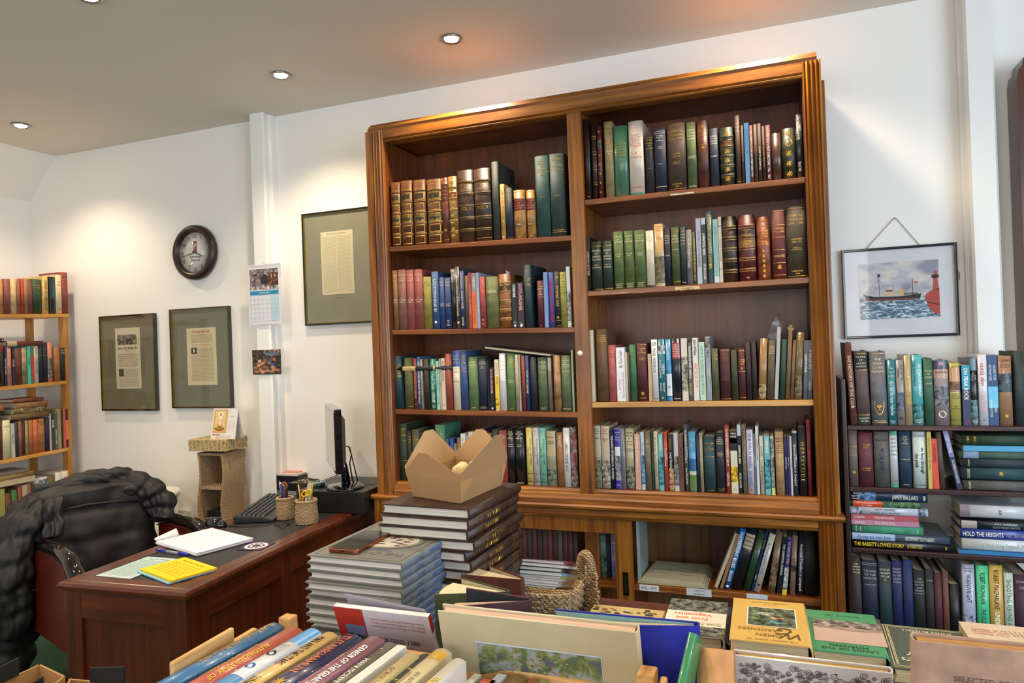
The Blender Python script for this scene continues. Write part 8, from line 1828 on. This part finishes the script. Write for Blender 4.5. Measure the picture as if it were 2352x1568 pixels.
# crate of spine-up books at the front
def spineup(label, pfarL, pfarR, z, h, col, deco, sty='J', ang=-3, depth=.16, pages='cfc0a0'):
    """spine upwards, head pointing away from the camera"""
    a = onZ(pfarL[0], pfarL[1], z); b = onZ(pfarR[0], pfarR[1], z); w = abs(b.x-a.x); an = math.radians(ang)
    ez = Vector((-math.sin(an), math.cos(an), 0)); ey = Vector((0, 0, -1)); ex = ey.cross(ez)
    m_ = (a+b)/2; sg = min(.16*w, .008) if sty != 'P' else 0; o = Vector((m_.x, m_.y, z))-ez*h
    d_ = min(depth, z-TBZ-.022)
    return book(w, h, d_, sty, col, deco, mat=basis_mat(o, ex, ey, ez), label=label, pages=pages)
CZ = 1.02
row_ = [
 ((612, 1427), (652, 1432), .24, 'J', '2c6c9c', 'v .35 .8 g How to understand the Lunar calendar;v .83 .97 g Rudolf', 'shiny blue jacketed hardback with gilt lettering, leftmost in front crate'),
 ((656, 1436), (698, 1441), .245, 'J', 'b8503c', 'v .0 .97 y AUTOBIOGRAPHY OF|BERTRAND RUSSELL', 'rust red jacketed hardback with orange lettering in front crate'),
 ((702, 1440), (738, 1445), .235, 'J', 'c8c8cc', 'r .78 1.0 3a88c0;r .0 .3 3a7cb0;o .6 n .5;o .42 b .5;v .63 .74 s DANTE', 'white jacketed hardback with blue top in the front crate'),
 ((741, 1449), (778, 1452), .24, 'J', 'd0a850', 'v .5 .92 k MAN AND THE STARS;v .2 .34 k LUNAN', 'yellow jacketed hardback lettered MAN AND THE STARS'),
 ((782, 1452), (838, 1458), .25, 'J', '1c2050', 'v .45 .96 o TUTANKHAMUN;O .26 .42 1;v .05 .22 o DUTTON', 'navy jacketed hardback with orange sun emblem and orange lettering'),
 ((842, 1456), (882, 1464), .24, 'J', '8a5660', 'vB .1 .97 w GENESIS OF THE GRAIL KINGS|;v .1 .9 p |LAURENCE GARDNER', 'mauve jacketed hardback lettered GENESIS OF THE GRAIL KINGS'),
 ((886, 1472), (910, 1476), .24, 'J', '6c6858', 'v .1 .75 w MANUSCRIPT DISCOVERIES;h .86 .93 w #', 'grey-green jacketed hardback with white emblem in the front crate'),
 ((913, 1480), (934, 1483), .235, 'P', 'd8d4cc', '', 'slim white paperback right of grey-green hardback in crate'),
 ((937, 1494), (962, 1498), .22, 'J', 'c8b070', 'v .4 .9 e SCROLLS', 'pale yellow worn jacketed hardback in the front crate'),
 ((965, 1498), (998, 1503), .23, 'C', '2c3438', 'h .55 .85 y HISTORY|OF', 'dark slate cloth hardback in the front crate'),
 ((1001, 1484), (1036, 1492), .24, 'J', 'd8c898', 'r .86 .96 c09434;v .1 .82 e AN INTRODUCTION TO|WESTERN PHILOSOPHY', 'cream jacketed hardback with gold band in the front crate'),
 ((1039, 1508), (1070, 1514), .23, 'J', 'd0ccc4', 'vB .1 .95 y Philby of Arabia', 'white jacketed hardback with golden yellow lettering, rightmost of tall crate books'),
]
for i, (a, b, h, sty, col, deco, L_) in enumerate(row_): spineup(L_, a, b, CZ+(.004*(i % 3)), h, col, deco, sty)
for i, (a, b, h, sty, col, deco, L_) in enumerate([
 ((1090, 1546), (1106, 1548), .12, 'P', 'c8c4b0', '', 'thin cream paperback low in the front crate near centre'),
 ((1110, 1558), (1140, 1562), .12, 'P', 'd8582c', '', 'orange-red paperback low in front crate, only its top showing'),
 ((1144, 1546), (1164, 1549), .12, 'P', 'c8c8d4', 'v .4 .9 k WALES', 'white paperback with black mark low in the front crate'),
 ((1167, 1546), (1212, 1550), .12, 'C', 'b08440', 'h .6 .9 e STORIES', 'ochre cloth book low in the front crate'),
 ((1216, 1556), (1240, 1560), .12, 'C', 'c87c44', '', 'orange-tan rounded cloth book low in the front crate'),
 ((1243, 1560), (1258, 1562), .12, 'P', '8c9458', '', 'thin sage green book rightmost low in the front crate')]): spineup(L_, a, b, .99, h, col, deco, sty, depth=.15)
t = thing('wooden_crate', 'raw pine wooden crate holding spine-up books at front', 'crate')
cl = onZ(606, 1424, CZ+.012); crn = onZ(1500, 1556, CZ); fl_ = onZ(672, 1412, CZ+.015)
def plank(name, p, q, thk, z0, z1, m):
    p = Vector((p[0], p[1], 0)); q = Vector((q[0], q[1], 0)); n = (q-p).normalized(); n = Vector((-n.y, n.x, 0))*thk; s = MB()
    s.loft([[tuple(v+Vector((0, 0, z0))) for v in (p, q, q+n, p+n)], [tuple(v+Vector((0, 0, z1))) for v in (p, q, q+n, p+n)]], 0, smooth=False); o = s.build(name, t, [m]); bevel(o, .003); return o
dn = Vector((.052, -1, 0)).normalized(); c_fl = onZ(650, 1424, CZ+.008); c_fl.x = onZ(612, 1427, CZ).x-.026
plank('side_plank', c_fl, c_fl+dn*.5, .012, TBZ+.001, CZ-.01, CRATE)
pk = onZ(600, 1448, CZ+.012); pk2 = onZ(556, 1512, CZ+.012); 
plank('top_slat', (onZ(612, 1427, CZ).x-.022, pk.y+.0), (onZ(612, 1427, CZ).x-.022+dn.x*.13, pk.y+dn.y*.13), .008, CZ-.03, CZ+.012, CRATE)
ce = onZ(664, 1418, CZ+.008); s = MB(); s.box((ce.x-.020, ce.y-.004, TBZ+.001), (ce.x+.004, ce.y+.018, CZ+.008), 0); bevel(s.build('corner_post', t, [CRATE]), .003)
r0 = onZ(1062, 1524, CZ-.03); r1 = onZ(1490, 1572, CZ-.03)
plank('end_plank', (r0.x-.30, r0.y+.028), (r1.x, r0.y-.012), .010, TBZ+.001, CZ-.03, CRATEX)
plank('crate_floor', (c_fl.x+.02, c_fl.y-.48), (r1.x, r0.y-.45), .36, TBZ+.002, TBZ+.010, CRATEX)
pr = onZ(1495, 1516, CZ+.01); s = MB(); s.box((pr.x-.012, pr.y-.045, TBZ+.001), (pr.x+.012, pr.y-.014, CZ+.01), 0); bevel(s.build('corner_post', t, [CRATE]), .003)
plank('side_plank', (pr.x+.014, pr.y-.01), (pr.x+.014+.02, pr.y-.45), .010, TBZ+.001, CZ-.004, CRATE)

# ================================================================ small things
# envelope of pamphlets lying in the open cupboard
zs_ = onY(1160+1440/3.0154, 1170+545/3.0154, -.31).z+.001
cor = [onZ(1461, 1333, zs_), onZ(1628, 1353, zs_), onZ(1650, 1302, zs_+.006), onZ(1503, 1286, zs_+.006)]
x0, x1 = cor[0].x, cor[1].x; y0 = -.335; t = thing('pamphlet_sleeves', 'stack of large cream pamphlets in sleeves lying in the open cupboard', 'pamphlets')
for k in range(4):
    s = MB(); o = .006*k; rr = random.Random(k); zz = zs_+k*.0055
    P4 = [(x0+.01+o, y0+.012+.004*k), (x1-.004-o, y0+.01), (x1+.0-o, -.10), (x0+.03+o, -.10)]
    s.loft([[(x, y, zz) for x, y in P4], [(x, y, zz+.005) for x, y in P4]], 6, lin(['a8a080', 'b0a888', 'b8ae90', 'b4ac90'][k]), smooth=False); s.build('pamphlet', t)
s = MB(); zz = zs_+.0217
for k, (u, v, tx) in enumerate(((.3, -.2, 'Plan of the Port'), (.65, -.18, 'Souvenir and'), (.68, -.215, 'Pictorial'), (.28, -.24, 'Liverpool'), (.65, -.25, 'Guide'))): s.text(tx, x0+(x1-x0)*u, v, .016, lambda a, b: (a, b, zz), lin('5c5848'), shear=.3)
s.build('handwriting', t)
# tall pale sleeve standing beside the door
q = onY(1453, 1200, -.30); bb = book(.012, .262, .17, 'P', '8c9c9c', '', mat=Matrix.Translation((dx1+.016, -.318, zs_+.0)), label='tall pale blue-grey picture book standing beside the cupboard door', pages='b8b8b0')
# slanted music book on the third shelf of the left bay
a = onY(880+1185/5.113, 770+140/5.113, -.33); b = onY(880+1975/5.113, 770+232/5.113, -.33); dd_ = b-a; L_ = dd_.length; ang_ = math.atan2(dd_.z, dd_.x)
R_ = Matrix.Rotation(-ang_, 4, 'Y') @ Matrix.Rotation(PI/2, 4, 'X').inverted()
ex = Vector((-math.sin(ang_), 0, math.cos(ang_))); ez = Vector((0, -1, 0)); ey = ez.cross(ex)
# pages face the camera, cover on top: head towards the camera, spine at the left end
s_ = Vector((math.cos(ang_), 0, math.sin(ang_)))
ez = Vector((0, 1, 0)); ex = s_.cross(ez)
book(.0125, .17, L_, 'J', '1c1a1c', '', mat=basis_mat(Vector((a.x, -.334, a.z)), ex, s_, ez), label='black covered book with pale page edges lying slanted on left bay third shelf', pages='dcd0a8')
# torn paper scrap, bookmark and plastic sleeve
s = MB(); q = onY(880+1435/5.113, 580+205/5.113, -.28); s.poly([(q.x, -.28, q.z), (q.x+.014, -.26, q.z-.009), (q.x+.005, -.27, q.z-.03)], 6, lin('b8c0cc')); s.poly([(q.x+.005, -.2695, q.z-.03), (q.x+.014, -.2595, q.z-.009), (q.x, -.2795, q.z)], 6, lin('b8c0cc')); tag(s.build('paper_bookmark'), 'small pale paper slip sticking out of tan leather book', 'bookmark')
q = onY(1790, 745, -.30); s = MB(); rr = random.Random(2); P5 = [(-.045, -.03), (-.03, .02), (-.01, .045), (.004, .052), (.012, .03), (.030, .02), (.012, -.01), (.008, -.07), (-.012, -.06), (-.03, -.05)]
s.loft([[(q.x+u, -.30+.01*math.sin(k*2), q.z-.01+v) for k, (u, v) in enumerate(P5)], [(q.x+u*.9, -.27+.01*math.cos(k*3), q.z-.01+v*.9) for k, (u, v) in enumerate(P5)]], 0, smooth=False); tag(s.build('plastic_sleeve', None, [FILMM]), 'crumpled clear plastic sleeve around the silver grey pamphlet', 'sleeve')
s = MB(); q = onY(1817, 757, -.335)
for k in range(6): a_ = k*1.1; s.poly([(q.x+.006*math.cos(a_), -.335+.004*math.sin(a_), q.z-.002), (q.x+.016*math.cos(a_+.5), -.33+.01*math.sin(a_), q.z+.008+.004*(k % 2)), (q.x+.010*math.cos(a_+1.1), -.33+.006*math.sin(a_), q.z+.002)], 6, lin('b09468'))
o = s.build('torn_head')
ob = [x for x in bpy.data.objects if x.get('label', '').startswith('tall tan book with torn ragged head')][0]; bpy.context.view_layer.update(); o.parent = ob; o.matrix_parent_inverse = ob.matrix_world.inverted()
# cardboard boxes at the lower left
def cbox(label, pts_px, z, h, inner='141416'):
    t = thing('cardboard_box', label, 'box'); P = [onZ(px, py, z) for px, py in pts_px]; cen = sum(P, Vector())/4
    for i in range(4):
        a, b = P[i], P[(i+1) % 4]; d = (b-a).normalized(); n = Vector((-d.y, d.x, 0)); n = n if n.dot(cen-a) > 0 else -n; s = MB()
        s.loft([[a+Vector((0, 0, -h)), b+Vector((0, 0, -h)), b+n*.004+Vector((0, 0, -h)), a+n*.004+Vector((0, 0, -h))], [a, b, b+n*.004, a+n*.004]], 6, lin('a8804c'), smooth=False); s.build('side_wall', t)
        if i % 2 == 0:
            s = MB(); c0, c1 = a+n*.0045, b+n*.0045; m0, m1 = c0+(c1-c0)*.30, c0+(c1-c0)*.72; s.loft([[m0, m1, m1+Vector((0, 0, .035)), m0+Vector((0, 0, .028))], [m0+n*.004, m1+n*.004, m1+n*.004+Vector((0, 0, .035)), m0+n*.004+Vector((0, 0, .028))]], 6, lin('181818'), smooth=False); s.build('black_corner', t)
    s = MB(); s.loft([[p+Vector((0, 0, -h)) for p in P], [p+Vector((0, 0, -h+.004)) for p in P]], 6, lin('8c6c40'), smooth=False); s.build('base', t); return t
cbox('brown cardboard box with black inside at the lower left corner', [(-120, 1620), (92, 1524), (150, 1552), (-10, 1680)], .84, .838)
cbox('brown cardboard box with black corner in front of the desk end', [(160, 1558), (345, 1572), (330, 1700), (80, 1690)], .83, .828)
